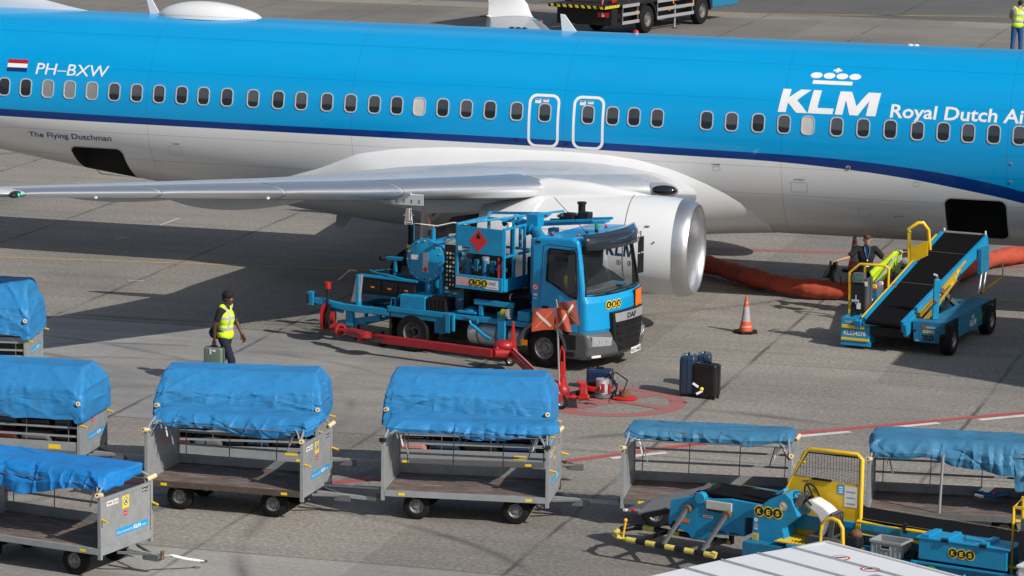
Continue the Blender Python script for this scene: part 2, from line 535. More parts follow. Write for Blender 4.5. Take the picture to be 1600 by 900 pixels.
def apron_material():
    m, n, l, p = _nodes('apron_concrete')
    tc = n.new('ShaderNodeTexCoord')
    mp = n.new('ShaderNodeMapping'); mp.vector_type = 'POINT'
    mp.inputs['Location'].default_value = (0, 0, 0)
    # rotate so that x runs along the stand, y across it
    l.new(tc.outputs['Object'], mp.inputs['Vector'])
    co = mp.outputs[0]
    sx = n.new('ShaderNodeSeparateXYZ'); l.new(co, sx.inputs[0])
    X, Y = sx.outputs[0], sx.outputs[1]

    def band(v, lo, hi, soft=.03):
        a = math_(n, l, 'MULTIPLY_ADD', v, 1 / soft); a.node.inputs[2].default_value = -lo / soft; a.node.use_clamp = True
        b = math_(n, l, 'MULTIPLY_ADD', v, -1 / soft); b.node.inputs[2].default_value = hi / soft; b.node.use_clamp = True
        return math_(n, l, 'MULTIPLY', a, b)
    wob = math_(n, l, 'MULTIPLY', math_(n, l, 'SUBTRACT', tnoise(n, l, co, .8, 3), .5), .12)
    Yw = math_(n, l, 'ADD', Y, wob); Xw = math_(n, l, 'ADD', X, wob)
    # aggregate
    fine = tnoise(n, l, co, 13, 6, .9)
    fine2 = tnoise(n, l, co, 7, 5, .7)
    big = tnoise(n, l, co, .16, 5, .6)
    c = ramp(n, l, fine, ((.30, (.115, .104, .091)), (.5, (.265, .245, .218)), (.70, (.52, .485, .44))))
    # streaky brush marks and traffic film, drawn out along the stand
    ms = n.new('ShaderNodeMapping'); ms.inputs['Scale'].default_value = (.10, 1.0, 1); l.new(co, ms.inputs[0])
    st = tnoise(n, l, ms.outputs[0], 1.5, 8, .68)
    smooth = ramp(n, l, fine2, ((.25, (.285, .282, .274)), (.75, (.385, .378, .364))))
    lane = math_(n, l, 'MULTIPLY', band(Yw, -16.2, -7.6), ramp(n, l, X, ((0, 1), (1, 1))))
    lx = math_(n, l, 'MULTIPLY_ADD', X, -.16); lx.node.inputs[2].default_value = .62; lx.node.use_clamp = True
    lane = math_(n, l, 'MULTIPLY', lane, lx)
    lane2 = math_(n, l, 'MULTIPLY', band(Yw, -60, -24.7), .55)
    lane = math_(n, l, 'MAXIMUM', lane, lane2)
    c = mixc(n, l, lane, c, smooth)
    # slab to slab tone
    vor = n.new('ShaderNodeTexWhiteNoise'); vor.noise_dimensions = '2D'
    sc = n.new('ShaderNodeVectorMath'); sc.operation = 'SNAP'; sc.inputs[1].default_value = (4.72, 8.8, 10); l.new(co, sc.inputs[0]); l.new(sc.outputs[0], vor.inputs['Vector'])
    tone = ramp(n, l, vor.outputs['Value'], ((0, .87), (1, 1.07)))
    c = mixc(n, l, 1.0, c, tone, 'MULTIPLY')
    c = mixc(n, l, 1.0, c, ramp(n, l, st, ((.28, (.78, .785, .80)), (.52, (1, 1, 1)), (.8, (1.10, 1.09, 1.07)))), 'MULTIPLY')
    c = mixc(n, l, 1.0, c, ramp(n, l, big, ((.32, (.74, .745, .76)), (.60, (1.06, 1.055, 1.04)))), 'MULTIPLY')
    # darker asphalt taxi lane beyond the aircraft
    far = band(Yw, 63.5, 400, .3)
    far2 = band(Yw, 30, 61.6, .3)
    c = mixc(n, l, math_(n, l, 'MULTIPLY', far, .75), c, (.085, .085, .088))
    c = mixc(n, l, math_(n, l, 'MULTIPLY', far2, .35), c, (.10, .095, .088))
    # joints
    jx = math_(n, l, 'ABSOLUTE', math_(n, l, 'SUBTRACT', math_(n, l, 'MODULO', math_(n, l, 'ADD', Xw, 476.9), 4.72), 2.36))
    j1 = math_(n, l, 'MULTIPLY_ADD', jx, -1 / .045); j1.node.inputs[2].default_value = 1.3; j1.node.use_clamp = True
    jn = ramp(n, l, tnoise(n, l, co, .55, 4), ((.40, .3), (.6, .95)))
    j1 = math_(n, l, 'MULTIPLY', j1, jn)
    j = j1
    for y0, wd in ((-7.55, .05), (-16.2, .06), (-24.7, .05), (8.6, .05), (20, .08), (30.2, .1), (43.0, .12)):
        d = math_(n, l, 'ABSOLUTE', math_(n, l, 'SUBTRACT', Yw, y0))
        q = math_(n, l, 'MULTIPLY_ADD', d, -1 / wd); q.node.inputs[2].default_value = 1.0; q.node.use_clamp = True
        j = math_(n, l, 'MAXIMUM', j, math_(n, l, 'MULTIPLY', q, .7))
    c = mixc(n, l, math_(n, l, 'MULTIPLY', j, .8), c, (.045, .043, .042))
    # tyre arcs: rings of several radii broken by noise
    ty = None
    for cx, cy, rad, wd in ((-3.2, -15.6, 4.6, .16), (-3.3, -15.9, 6.3, .14), (-8.6, -19.0, 8.2, .18), (-8.7, -19.3, 10.0, .15), (1.5, -28.5, 7.0, .15), (11.5, -22, 9, .2), (-6, 7, 14.2, .2), (4.5, -30, 18, .22)):
        v = n.new('ShaderNodeVectorMath'); v.operation = 'DISTANCE'; v.inputs[1].default_value = (cx, cy, 0); l.new(co, v.inputs[0])
        d = math_(n, l, 'ABSOLUTE', math_(n, l, 'SUBTRACT', v.outputs['Value'], rad))
        q = math_(n, l, 'MULTIPLY_ADD', d, -1 / wd); q.node.inputs[2].default_value = 1.0; q.node.use_clamp = True
        ty = q if ty is None else math_(n, l, 'MAXIMUM', ty, q)
    ty = math_(n, l, 'MULTIPLY', ty, ramp(n, l, tnoise(n, l, co, .45, 5), ((.38, 0), (.60, .62))))
    c = mixc(n, l, ty, c, (.06, .06, .062))
    # oil drips
    oil = ramp(n, l, tnoise(n, l, co, 1.1, 6, .6), ((.66, 0), (.76, .45)))
    c = mixc(n, l, oil, c, (.07, .066, .062))
    pale = ramp(n, l, tnoise(n, l, ms.outputs[0], 3.2, 6, .7), ((.66, 0), (.80, .35)))
    c = mixc(n, l, pale, c, (.42, .41, .39))
    l.new(c, p.inputs['Base Color'])
    p.inputs['Roughness'].default_value = .82
    p.inputs['Specular IOR Level'].default_value = .35
    b = n.new('ShaderNodeBump'); b.inputs['Strength'].default_value = .35; b.inputs['Distance'].default_value = .02
    l.new(fine, b.inputs['Height']); l.new(b.outputs[0], p.inputs['Normal'])
    return m


g = MB()
S = 2500
g.grid([[(x, y, 0) for x in (-S, -60, 60, S)] for y in (-S, -60, 120, S)], apron_material())
ap = g.obj('apron', smooth=None)
ap.location = (AX, AY, 0); ap.rotation_euler.z = -PSI
ap['kind'] = 'structure'
for pol in ap.data.polygons:
    if pol.normal.z < 0:
        pol.flip()


def paint(name, col, wear=.5, scale=3, fine=30):
    m, n, l, p = _nodes(name)
    co = n.new('ShaderNodeTexCoord').outputs['Object']
    a = ramp(n, l, tnoise(n, l, co, scale, 7, .7), ((.42, 0), (.70, 1)))
    b = ramp(n, l, tnoise(n, l, co, fine, 3, .7), ((.40, 0), (.62, 1)))
    f = math_(n, l, 'MULTIPLY', math_(n, l, 'ADD', math_(n, l, 'MULTIPLY', a, .8), math_(n, l, 'MULTIPLY', b, .45)), wear, True)
    l.new(mixc(n, l, f, col, (.20, .185, .165)), p.inputs['Base Color'])
    p.inputs['Roughness'].default_value = .75
    return m


PW, PR, PYL = paint('marking_white', (.72, .71, .68), .45), paint('marking_red', (.50, .05, .055), .45), paint('marking_yellow', (.50, .37, .09), .8)
PPK = paint('marking_faded_red', (.40, .11, .11), .75)


def strip(mb, pts, wdt, m, z=.004):
    pts = [Vector((p[0], p[1], 0)) for p in pts]; L, Rr = [], []
    for i, p in enumerate(pts):
        d = (pts[min(i + 1, len(pts) - 1)] - pts[max(i - 1, 0)]).normalized(); q = Vector((-d.y, d.x, 0)) * wdt / 2
        L.append(p + q + Vector((0, 0, z))); Rr.append(p - q + Vector((0, 0, z)))
    mb.grid([L, Rr], m)


def acg(s, lat):
    return acw(s, lat, 0)


def marking(name, build, label=None):
    mb = MB(); build(mb)
    o = mb.obj(name); o['kind'] = 'structure'
    for pol in o.data.polygons:
        if pol.normal.z < 0:
            pol.flip()
    return o


def b_red(mb):
    P = [(-3.5, -21.4), (0, -20.9), (1.5, -20.5), (2.54, -19.95), (3.5, -19.3), (4.5, -18.4), (5.74, -17.19), (7.2, -15.45), (9.0, -13.62), (12.45, -10.5), (20, -3.7)]
    pts = [acg(*p) for p in P]; out = []
    for i in range(len(pts) - 1):
        for k in range(8):
            out.append(pts[i].lerp(pts[i + 1], k / 8))
    strip(mb, out, .17, PR, .004)


def b_dash(mb):
    for a, b in (((825, 731), (888, 727)), ((955, 716.5), (1042, 707.5)), ((1250, 682), (1328, 675)), ((1395, 668.5), (1467, 661)), ((1530, 656.5), (1603, 649.5))):
        strip(mb, [site(*a), site(*b)], .15, PW, .006)
    strip(mb, [site(478, 757), site(592, 764)], .13, PW, .006)
    for p, q in (((250, 352), (280, 341)), ((200, 438), (226, 439)), ((180, 374), (200, 371))):
        strip(mb, [site(*p), site(*q)], .05, PW, .006)


def b_yel(mb):
    strip(mb, [acg(-40, -3.6), acg(-11.18, -1.18), acg(-4.47, -.1), acg(4.17, .62), acg(10.88, 1.12), acg(40, 3.4)], .13, PYL)
    strip(mb, [acg(-60, 60.9), acg(-27.5, 61.25), acg(-17.1, 61.57), acg(-7.87, 63.52), acg(2.15, 66.4), acg(30, 74)], .16, PYL)
    strip(mb, [site(840, 6), site(1000, 18), site(1130, 24), site(1600, 24)], .12, PYL)


def b_ring(mb):
    c = site(953, 627); n = 56
    def arc(r, a0, a1, wd):
        strip(mb, [c + Vector((r * math.cos(a0 + (a1 - a0) * k / n), r * math.sin(a0 + (a1 - a0) * k / n), 0)) for k in range(n + 1)], wd, PPK, .004)
    arc(1.21, 0, 2 * PI, .30)
    strip(mb, [c + Vector((-.78, -.72, 0)), c + Vector((.80, .76, 0))], .34, PPK, .006)
    strip(mb, [c + Vector((.10, .10, 0)), c + Vector((.93, -.60, 0))], .20, PPK, .008)
    strip(mb, [c + Vector((-.9, .5, 0)), c + Vector((-.1, -.04, 0))], .20, PPK, .008)


def b_pink(mb):
    strip(mb, [acg(3.0, 5.6), acg(5.4, 6.0), acg(7.8, 6.8), acg(16, 9.0)], .30, PPK, .004)
    strip(mb, [acg(9.4, 5.3), acg(12, 6.6), acg(20, 9.4)], .30, PPK, .006)


marking('red_line', b_red); marking('white_dashes', b_dash); marking('yellow_line', b_yel)
marking('red_ring', b_ring); marking('faded_red_line', b_pink)

# ------------------------------------------------------------------ airliner
plane = thing('airliner', 'blue and white twin-engined airliner parked side-on across the apron', 'airliner', (AX, AY, 0), -PSI)
RU, RL, ZC = 1.88, 2.13, 3.48


def dz(s):      # belly rise towards the tail
    up = 0.0
    if s < -3.5:
        up = .040 * (-s - 3.5) ** 1.5
        if s < -12: up = .040 * 8.5 ** 1.5 + (-s - 12) * .235
    return up


def fsec(s, a):
    "point of the fuselage skin at station s, angle a (0 = port side, 90 = crown)"
    k = 1.0; top = 0; kz = 1.0
    if s > 14.2:
        q = min(1, (s - 14.2) / 6.3); k = math.sqrt(max(1e-4, 1 - q ** 2.1)); top = -.75 * q ** 1.6
    if s < -12:
        q = min(1, (-s - 12) / 7.6); k = 1 - .86 * q ** 1.25; top = .25 * q
    c, sn = math.cos(a), math.sin(a)
    zt = ZC + top
    if sn >= 0:
        return Vector((s, RU * c * k, zt + (0 if s > 14.2 or s >= -12 else (RU * (1 - k)) * .78) + RU * sn * k))
    rl = RL - dz(s) if s >= -12 else (RL - dz(-12)) * k
    zc = zt + (0 if s > 14.2 or s >= -12 else (RU * (1 - k)) * .78)
    return Vector((s, RU * c * k, zc + rl * sn * k))


def on_skin(s, z, off=0.0, side=-1):
    "a point on the starboard skin at height z, pushed out by off, and its normal"
    a = z - ZC
    if a >= 0:
        y = math.sqrt(max(0, RU * RU - a * a)); nn = Vector((0, side * y, a)).normalized()
    else:
        rl = RL - dz(s); y = RU * math.sqrt(max(0, 1 - (a / rl) ** 2)); nn = Vector((0, side * y / RU ** 2, a / rl ** 2)).normalized()
    return Vector((s, side * y, z)) + nn * off, nn


def skin_arc(s, z0, t, off=0.0):
    "walk t metres up the skin from height z0"
    z = z0; st = .01 if t > 0 else -.01; d = 0
    for k in range(int(abs(t) / .01 + .5)):
        _, nn = on_skin(s, z)
        z += st * abs(nn.y)
    return on_skin(s, z, off)[0]


def livery():
    m, n, l, p = _nodes('airliner_livery')
    co = n.new('ShaderNodeTexCoord').outputs['Object']
    sx = n.new('ShaderNodeSeparateXYZ'); l.new(co, sx.inputs[0]); X, Z = sx.outputs[0], sx.outputs[2]
    mr = n.new('ShaderNodeMapRange'); l.new(X, mr.inputs[0]); mr.inputs[1].default_value = -24; mr.inputs[2].default_value = 24

    def curve(pts):
        fc = n.new('ShaderNodeFloatCurve'); cu = fc.mapping.curves[0]
        P = [((x + 24) / 48, z / 6) for x, z in pts]
        cu.points[0].location = P[0]; cu.points[-1].location = P[-1]
        for q in P[1:-1]:
            cu.points.new(*q)
        for q in cu.points:
            q.handle_type = 'AUTO'
        fc.mapping.update(); l.new(mr.outputs[0], fc.inputs['Value'])
        return math_(n, l, 'MULTIPLY', fc.outputs[0], 6)
    top = curve([(-24, 3.6), (-10.84, 3.36), (-5, 3.30), (.58, 3.29), (4.64, 3.245), (7.29, 3.19), (8.59, 3.10), (9.88, 2.95), (11.16, 2.70), (14, 1.9), (24, .5)])
    bot = curve([(-24, 3.45), (-10.84, 3.20), (-5, 3.16), (.58, 3.14), (4.64, 3.09), (5.97, 3.07), (7.29, 3.0), (8.59, 2.88), (9.88, 2.69), (11.16, 2.45), (14, 1.6), (24, .3)])
    isb = math_(n, l, 'GREATER_THAN', Z, top); isn = math_(n, l, 'GREATER_THAN', Z, bot)
    # skin panels: faint tone steps and lap joints
    ms = n.new('ShaderNodeMapping'); ms.inputs['Scale'].default_value = (.3, 1.2, 1.2); l.new(co, ms.inputs[0])
    v = tnoise(n, l, ms.outputs[0], 1.4, 5)
    blue = mixc(n, l, v, (.0, .285, .62), (.0, .335, .70))
    white = mixc(n, l, v, (.74, .745, .75), (.82, .825, .83))
    # belly shading painted into the white, blotchy and darker towards the keel
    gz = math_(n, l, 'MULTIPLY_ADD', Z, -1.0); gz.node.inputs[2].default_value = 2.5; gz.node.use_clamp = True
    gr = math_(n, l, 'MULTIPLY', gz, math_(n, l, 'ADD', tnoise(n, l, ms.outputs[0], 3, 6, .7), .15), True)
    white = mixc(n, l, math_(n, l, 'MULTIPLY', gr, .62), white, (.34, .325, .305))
    c = mixc(n, l, isn, white, (.0015, .035, .20))
    c = mixc(n, l, isb, c, blue)
    lap = None
    for zz in (2.36, 4.30, 4.98, 2.95):
        d = math_(n, l, 'ABSOLUTE', math_(n, l, 'SUBTRACT', Z, zz))
        q = math_(n, l, 'LESS_THAN', d, .006)
        lap = q if lap is None else math_(n, l, 'MAXIMUM', lap, q)
    md = math_(n, l, 'ABSOLUTE', math_(n, l, 'SUBTRACT', math_(n, l, 'MODULO', math_(n, l, 'ADD', X, 101.2), 4.572), 2.286))
    lap = math_(n, l, 'MAXIMUM', lap, math_(n, l, 'LESS_THAN', md, .006))
    c = mixc(n, l, math_(n, l, 'MULTIPLY', lap, .34), c, (.02, .04, .06))
    l.new(c, p.inputs['Base Color'])
    p.inputs['Roughness'].default_value = .24
    p.inputs['Coat Weight'].default_value = .30; p.inputs['Coat Roughness'].default_value = .05; p.inputs['Specular IOR Level'].default_value = .32
    b = n.new('ShaderNodeBump'); b.inputs['Strength'].default_value = .05; b.inputs['Distance'].default_value = .03
    l.new(tnoise(n, l, co, 1.6, 2), b.inputs['Height']); l.new(b.outputs[0], p.inputs['Normal'])
    return m


LIV = livery()
st = [20.45, 20.3, 20.0, 19.5, 18.8, 18, 17, 16, 15, 14.2] + [14.2 - .6 * k for k in range(1, 44)] + [-12.3, -13, -14, -15, -16, -17, -18, -19, -19.5]
st = sorted(set(round(x, 3) for x in st if x > -19.6), reverse=True)
NA = 96
mb = MB(); rows = [[fsec(s, 2 * PI * k / NA) for k in range(NA)] for s in st]
mb.grid(rows, LIV, closed=True)
mb.add(rows[0], [tuple(range(NA))], LIV); mb.add(rows[-1], [tuple(range(NA))], LIV)
fus = mb.obj('fuselage', plane, smooth=50)
bm = bmesh.new(); bm.from_mesh(fus.data); bmesh.ops.remove_doubles(bm, verts=bm.verts, dist=.0005)
bmesh.ops.recalc_face_normals(bm, faces=bm.faces)
for f in bm.faces: f.smooth = True
bm.to_mesh(fus.data); bm.free()


def hold_cutter(s0, s1, z0, z1, r=.14, slant=.0):
    P = []
    for cx, cz, a0 in ((s1 - r, z1 - r, 0), (s0 + r, z1 - r, 90), (s0 + r, z0 + r, 180), (s1 - r, z0 + r, 270)):
        for k in range(6):
            a = R(a0 + k * 18); P.append((cx + r * math.cos(a) + (cz - z0) * slant, cz + r * math.sin(a)))
    c = MB(); c.prism(P, -2.4, -.55, INNER, 'y')
    return c.obj('hold', plane)


fus.parent = None; cc = [hold_cutter(9.56, 10.80, 1.60, 2.48), hold_cutter(-9.38, -8.15, 1.80, 2.58)]
for c in cc: c.parent = None
cut(fus, cc); fus.parent = plane
me = fus.data
nrm = []
for p in me.polygons:
    inner = me.materials[p.material_index] != LIV if len(me.materials) > p.material_index else False
    p.use_smooth = True
for lp in me.loops:
    nrm.append(None)
for p in me.polygons:
    isin = (me.materials[p.material_index] is not None and me.materials[p.material_index].name == 'dark_interior')
    for li in p.loop_indices:
        v = me.vertices[me.loops[li].vertex_index].co
        if isin or v.x > 14 or v.x < -11.9:
            nrm[li] = (0, 0, 0)
        else:
            a = v.z - ZC
            if a >= 0: q = Vector((0, v.y, a))
            else:
                rl = RL - dz(v.x); q = Vector((0, v.y / RU ** 2, a / rl ** 2))
                q.normalize()
                if v.x < -3.5: q += Vector((-.06 * math.sqrt(-v.x - 3.5) * max(0, -q.z), 0, 0))
            nrm[li] = tuple(q.normalized())
me.normals_split_custom_set(nrm)


def wrap(mb0, body, s, z, h, m, name, bold=0.0, width=None, shear=0.0, polys=None, cuts=6):
    "letters laid on the curved skin; (s, z) = lower left"
    b = MB()
    if polys is None:
        vs, fs, wd = text2d(body, bold)
    else:
        vs, fs = polys; wd = max(a for a, _ in vs)
    sx = h if width is None else width / wd
    vv = [((a + shear * c) * sx, c * h, 0) for a, c in vs]
    bm = bmesh.new(); L = [bm.verts.new(x) for x in vv]
    for f in fs:
        try: bm.faces.new([L[q] for q in f])
        except ValueError: pass
    y0 = min(x[1] for x in vv); y1 = max(x[1] for x in vv)
    for k in range(1, cuts):
        yy = y0 + (y1 - y0) * k / cuts
        bmesh.ops.bisect_plane(bm, geom=bm.verts[:] + bm.edges[:] + bm.faces[:], plane_co=(0, yy, 0), plane_no=(0, 1, 0), dist=1e-5)
    bm.verts.index_update()
    for v in bm.verts:
        v.co = skin_arc(s + v.co.x, z, v.co.y, .006)
    b.add([tuple(v.co) for v in bm.verts], [tuple(q.index for q in f.verts) for f in bm.faces], m)
    bm.free()
    return b.obj(name, plane, fix=False)


LETW = mat('lettering_white', (.80, .82, .84), .3, dirt=0)
# heavy initials: K, L, M joined into one emblem with the crown
pv, pf = [], []
for P in KLM_L:
    k = len(pv); pv += P; pf.append(tuple(range(k, k + len(P))))
cv, cfs = [], []
def _cq(poly):
    k = len(cv); cv.extend(poly); cfs.append(tuple(range(k, k + len(poly))))
_cq([(.1, 0), (.86, 0), (.86, .11), (.1, .11)])
for k in range(4):
    cx = .13 + k * .247
    _cq([(cx + .112 * math.cos(2 * PI * q / 20), .25 + .088 * math.sin(2 * PI * q / 20)) for q in range(20)])
for a0, a1, b0, b1 in ((.47, .53, .355, .50), (.42, .4699, .40, .455), (.5301, .58, .40, .455)):
    _cq([(a0, b0), (a1, b0), (a1, b1), (a0, b1)])
wrap(None, '', 6.13, 4.075, .505, LETW, 'lettering', width=2.00, shear=.14, polys=(pv, pf), cuts=8)
wrap(None, '', 6.66, 4.64, .86, LETW, 'emblem', width=1.07 * .98, shear=.10, polys=(cv, cfs), cuts=10)
wrap(None, 'Royal Dutch Airlines', 8.42, 4.075, .285, LETW, 'lettering', bold=.026, width=3.62, shear=.06)
wrap(None, 'PH\u2013BXW', -10.06, 4.13, .265, LETW, 'lettering', bold=.004, width=1.64, shear=.08)
wrap(None, 'The Flying Dutchman', -10.27, 2.76, .15, NAVY, 'lettering', bold=.008, width=1.93, shear=.05)


def skin_quad(b, s0, s1, z0, z1, m, off=.005, n=6):
    rws = [[on_skin(s0 + (s1 - s0) * i / 2, z0 + (z1 - z0) * k / n, off)[0] for i in range(3)] for k in range(n + 1)]
    b.grid(rws, m)


fl = MB()
for k, m_ in enumerate((STICB, LETW, mat('flag_red', (.42, .01, .015), .4, dirt=0))):
    skin_quad(fl, -10.73, -10.27, 4.165 + k * .082, 4.165 + (k + 1) * .082, NAVY if k == 0 else m_, .006)
fl.obj('flag', plane, fix=False)

# --- windows
WX = [7, 41, 75, 109, 144, 179, 214, 249, 284, 318, 355, 396, 435, 471, 511, 548, 585, 620, 655, 692, 729, 766, 807, 851, 919, 957, 991, 1027, 1104, 1143, 1185, 1225, 1262, 1307, 1349, 1391, 1434, 1474, 1513, 1553, 1591]
WS = [-10.75, -10.25, -9.74, -9.24, -8.73, -8.22, -7.71, -7.2, -6.69, -6.2, -5.67, -5.09, -4.53, -4.02, -3.45, -2.93, -2.41, -1.92, -1.43, -.92, -.41, .1, .67, 1.27, 2.19, 2.71, 3.16, 3.65, 4.68, 5.2, 5.75, 6.28, 6.77, 7.36, 7.9, 8.45, 9.0, 9.52, 10.02, 10.53, 11.04, 11.55, 12.06, 12.57, -11.26, -11.77, -12.28]
WZ = 3.835


def pane_mat(name, up, lo, edge):
    m, n, l, p = _nodes(name)
    tc = n.new('ShaderNodeTexCoord'); sx = n.new('ShaderNodeSeparateXYZ'); l.new(tc.outputs['Object'], sx.inputs[0])
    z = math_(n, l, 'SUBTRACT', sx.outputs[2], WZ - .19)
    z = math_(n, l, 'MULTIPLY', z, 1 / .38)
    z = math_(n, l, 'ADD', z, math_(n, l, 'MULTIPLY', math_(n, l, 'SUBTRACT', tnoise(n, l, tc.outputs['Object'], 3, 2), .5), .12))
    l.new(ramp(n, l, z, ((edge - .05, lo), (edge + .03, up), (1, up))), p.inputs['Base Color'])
    p.inputs['Roughness'].default_value = .18; p.inputs['Coat Weight'].default_value = .8; p.inputs['Coat Roughness'].default_value = .02
    return m


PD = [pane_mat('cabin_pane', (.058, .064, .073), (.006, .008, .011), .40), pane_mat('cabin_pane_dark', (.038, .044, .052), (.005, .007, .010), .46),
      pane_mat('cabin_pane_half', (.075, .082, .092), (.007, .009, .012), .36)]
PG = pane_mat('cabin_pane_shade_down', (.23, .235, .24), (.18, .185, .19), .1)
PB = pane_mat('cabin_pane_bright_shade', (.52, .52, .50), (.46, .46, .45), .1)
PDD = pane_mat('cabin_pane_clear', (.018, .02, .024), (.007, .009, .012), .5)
FRM = mat('window_frame', (.60, .61, .62), .35, metal=.3, dirt=.1)


def rrect(cs, cz, hw, hh, r, n=5):
    P = []
    for sx_, sz_, a0 in ((1, 1, 0), (-1, 1, 90), (-1, -1, 180), (1, -1, 270)):
        for k in range(n + 1):
            a = R(a0 + 90 * k / n); P.append((cs + sx_ * (hw - r) + r * math.cos(a), cz + sz_ * (hh - r) + r * math.sin(a)))
    return P


for k, s in enumerate(WS):
    hw, hh = .118, .172
    o_ = rrect(s, WZ, hw + .020, hh + .022, .105); i_ = rrect(s, WZ, hw, hh, .085); j_ = rrect(s, WZ, hw * .97, hh * .97, .08)
    b = MB()
    rows = [[on_skin(a, z, .001)[0] for a, z in o_], [on_skin(a, z, .014)[0] for a, z in o_], [on_skin(a, z, .014)[0] for a, z in i_], [on_skin(a, z, .003)[0] for a, z in j_]]
    b.grid(rows, FRM, closed=True)
    wo = b.obj('window', plane, smooth=30, fix=False)
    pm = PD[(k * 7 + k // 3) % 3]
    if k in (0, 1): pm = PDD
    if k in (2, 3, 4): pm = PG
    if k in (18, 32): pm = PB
    b = MB(); q = rrect(s, WZ, hw, hh, .08)
    cpt = on_skin(s, WZ, .004)[0]
    n_ = len(q); vs = [on_skin(a, z, .004)[0] for a, z in q] + [cpt]
    b.add(vs, [(i, (i + 1) % n_, n_) for i in range(n_)], pm)
    b.obj('pane', wo, fix=False)

# --- overwing exits
for s0 in (1.25, 2.20):
    b = MB(); hw, hh, cz = .335, .545, 3.665
    o_ = rrect(s0, cz, hw, hh, .17, 8); i_ = rrect(s0, cz, hw - .055, hh - .055, .125, 8)
    def dens(P):
        out = []
        for i in range(len(P)):
            a, c = P[i], P[(i + 1) % len(P)]
            mN = max(1, int(math.hypot(a[0] - c[0], a[1] - c[1]) / .05))
            out += [(a[0] + (c[0] - a[0]) * t / mN, a[1] + (c[1] - a[1]) * t / mN) for t in range(mN)]
        return out
    # equal counts: walk both outlines by angle
    N = 120
    def at(P, t):
        L = [math.hypot(P[i][0] - P[(i + 1) % len(P)][0], P[i][1] - P[(i + 1) % len(P)][1]) for i in range(len(P))]
        T = sum(L) * t; i = 0
        while T > L[i] and i < len(P) - 1: T -= L[i]; i += 1
        f = T / L[i] if L[i] else 0; a, c = P[i], P[(i + 1) % len(P)]
        return (a[0] + (c[0] - a[0]) * f, a[1] + (c[1] - a[1]) * f)
    b.grid([[on_skin(*at(o_, k / N), .005)[0] for k in range(N)], [on_skin(*at(i_, k / N), .005)[0] for k in range(N)]], LETW, closed=True)
    ex = b.obj('emergency_exit', plane, fix=False)
    b = MB()
    skin_quad(b, s0 - .20, s0 - .075, 4.02, 4.11, STICW, .006, 2); skin_quad(b, s0 - .19, s0 - .10, 4.085, 4.105, STICR, .009, 1)
    skin_quad(b, s0 - .03, s0 + .09, 4.05, 4.11, STICW, .006, 2); skin_quad(b, s0 - .02, s0 + .08, 4.09, 4.105, STICR, .009, 1)
    b.obj('placard', ex, fix=False)
b = MB()
for s0, z0 in ((.67, 3.23), (1.73, 3.19)):
    skin_quad(b, s0 - .04, s0 + .04, z0, z0 + .05, DARK, .006, 1)
for s0, z0, q in ((7.62, 3.02, .05), (10.9, 3.27, .03), (10.9, 2.9, .03)):
    c, nn = on_skin(s0, z0, .012); disc(b, c, nn, q, SILV, 14)
    c, nn = on_skin(s0, z0 - .01, .016); disc(b, c, nn, q * .5, DARK, 12)
b.obj('static_port', plane, fix=False)
# hold-door edge seals and hinges
for s0, s1, z0, z1 in ((9.56, 10.80, 1.60, 2.48), (-9.38, -8.15, 1.80, 2.58)):
    b = MB(); o_ = rrect((s0 + s1) / 2, (z0 + z1) / 2, (s1 - s0) / 2 + .02, (z1 - z0) / 2 + .02, .16); i_ = rrect((s0 + s1) / 2, (z0 + z1) / 2, (s1 - s0) / 2 - .004, (z1 - z0) / 2 - .004, .14)
    b.grid([[on_skin(*p, .004)[0] for p in o_], [on_skin(*p, .004)[0] for p in i_]], WINGG, closed=True)
    b.obj('hold_door_frame', plane, fix=False)

# --- crown fittings
b = MB()
rows = []
for i in range(17):
    t = i / 16; s = -7.95 + 2.45 * t
    wv = (math.sin(PI * t ** .85)) ** .6 if 0 < t < 1 else 0
    rows.append([Vector((s, .46 * wv * math.cos(a), 5.315 + .36 * wv * math.sin(a))) for a in [PI * k / 16 for k in range(17)]])
b.grid(rows, WHITEF); b.obj('radome', plane, smooth=60)
for s in (-8.10, 1.12):
    b = MB(); b.prism([(s - .02, 5.35), (s + .22, 5.33), (s + .03, 5.66), (s - .10, 5.66)] if s < 0 else [(s, 5.35), (s + .34, 5.33), (s + .06, 5.70), (s - .04, 5.71)], -.018, .018, WHITEF, 'y')
    b.obj('antenna', plane, bevel=.006)
b = MB(); b.cyl((2.72, 0, 5.35), (2.72, 0, 5.385), .06, SILV); b.sphere((2.72, 0, 5.39), (.06, .06, .055), REDL); b.obj('beacon', plane, smooth=40)
for s in (8.5, 8.62, .0, .14, .28):
    b = MB(); b.sphere((s, .1 if s < 1 else 0, 5.355), (.07, .05, .035), GLASSD if s < 1 else WHITEF); b.obj('crown_light', plane, smooth=50)
b = MB(); b.prism([(-3.80, 1.42), (-3.30, 1.42), (-3.66, .92), (-3.86, .92)], -.02, .02, WINGG, 'y'); b.obj('antenna', plane, bevel=.005)

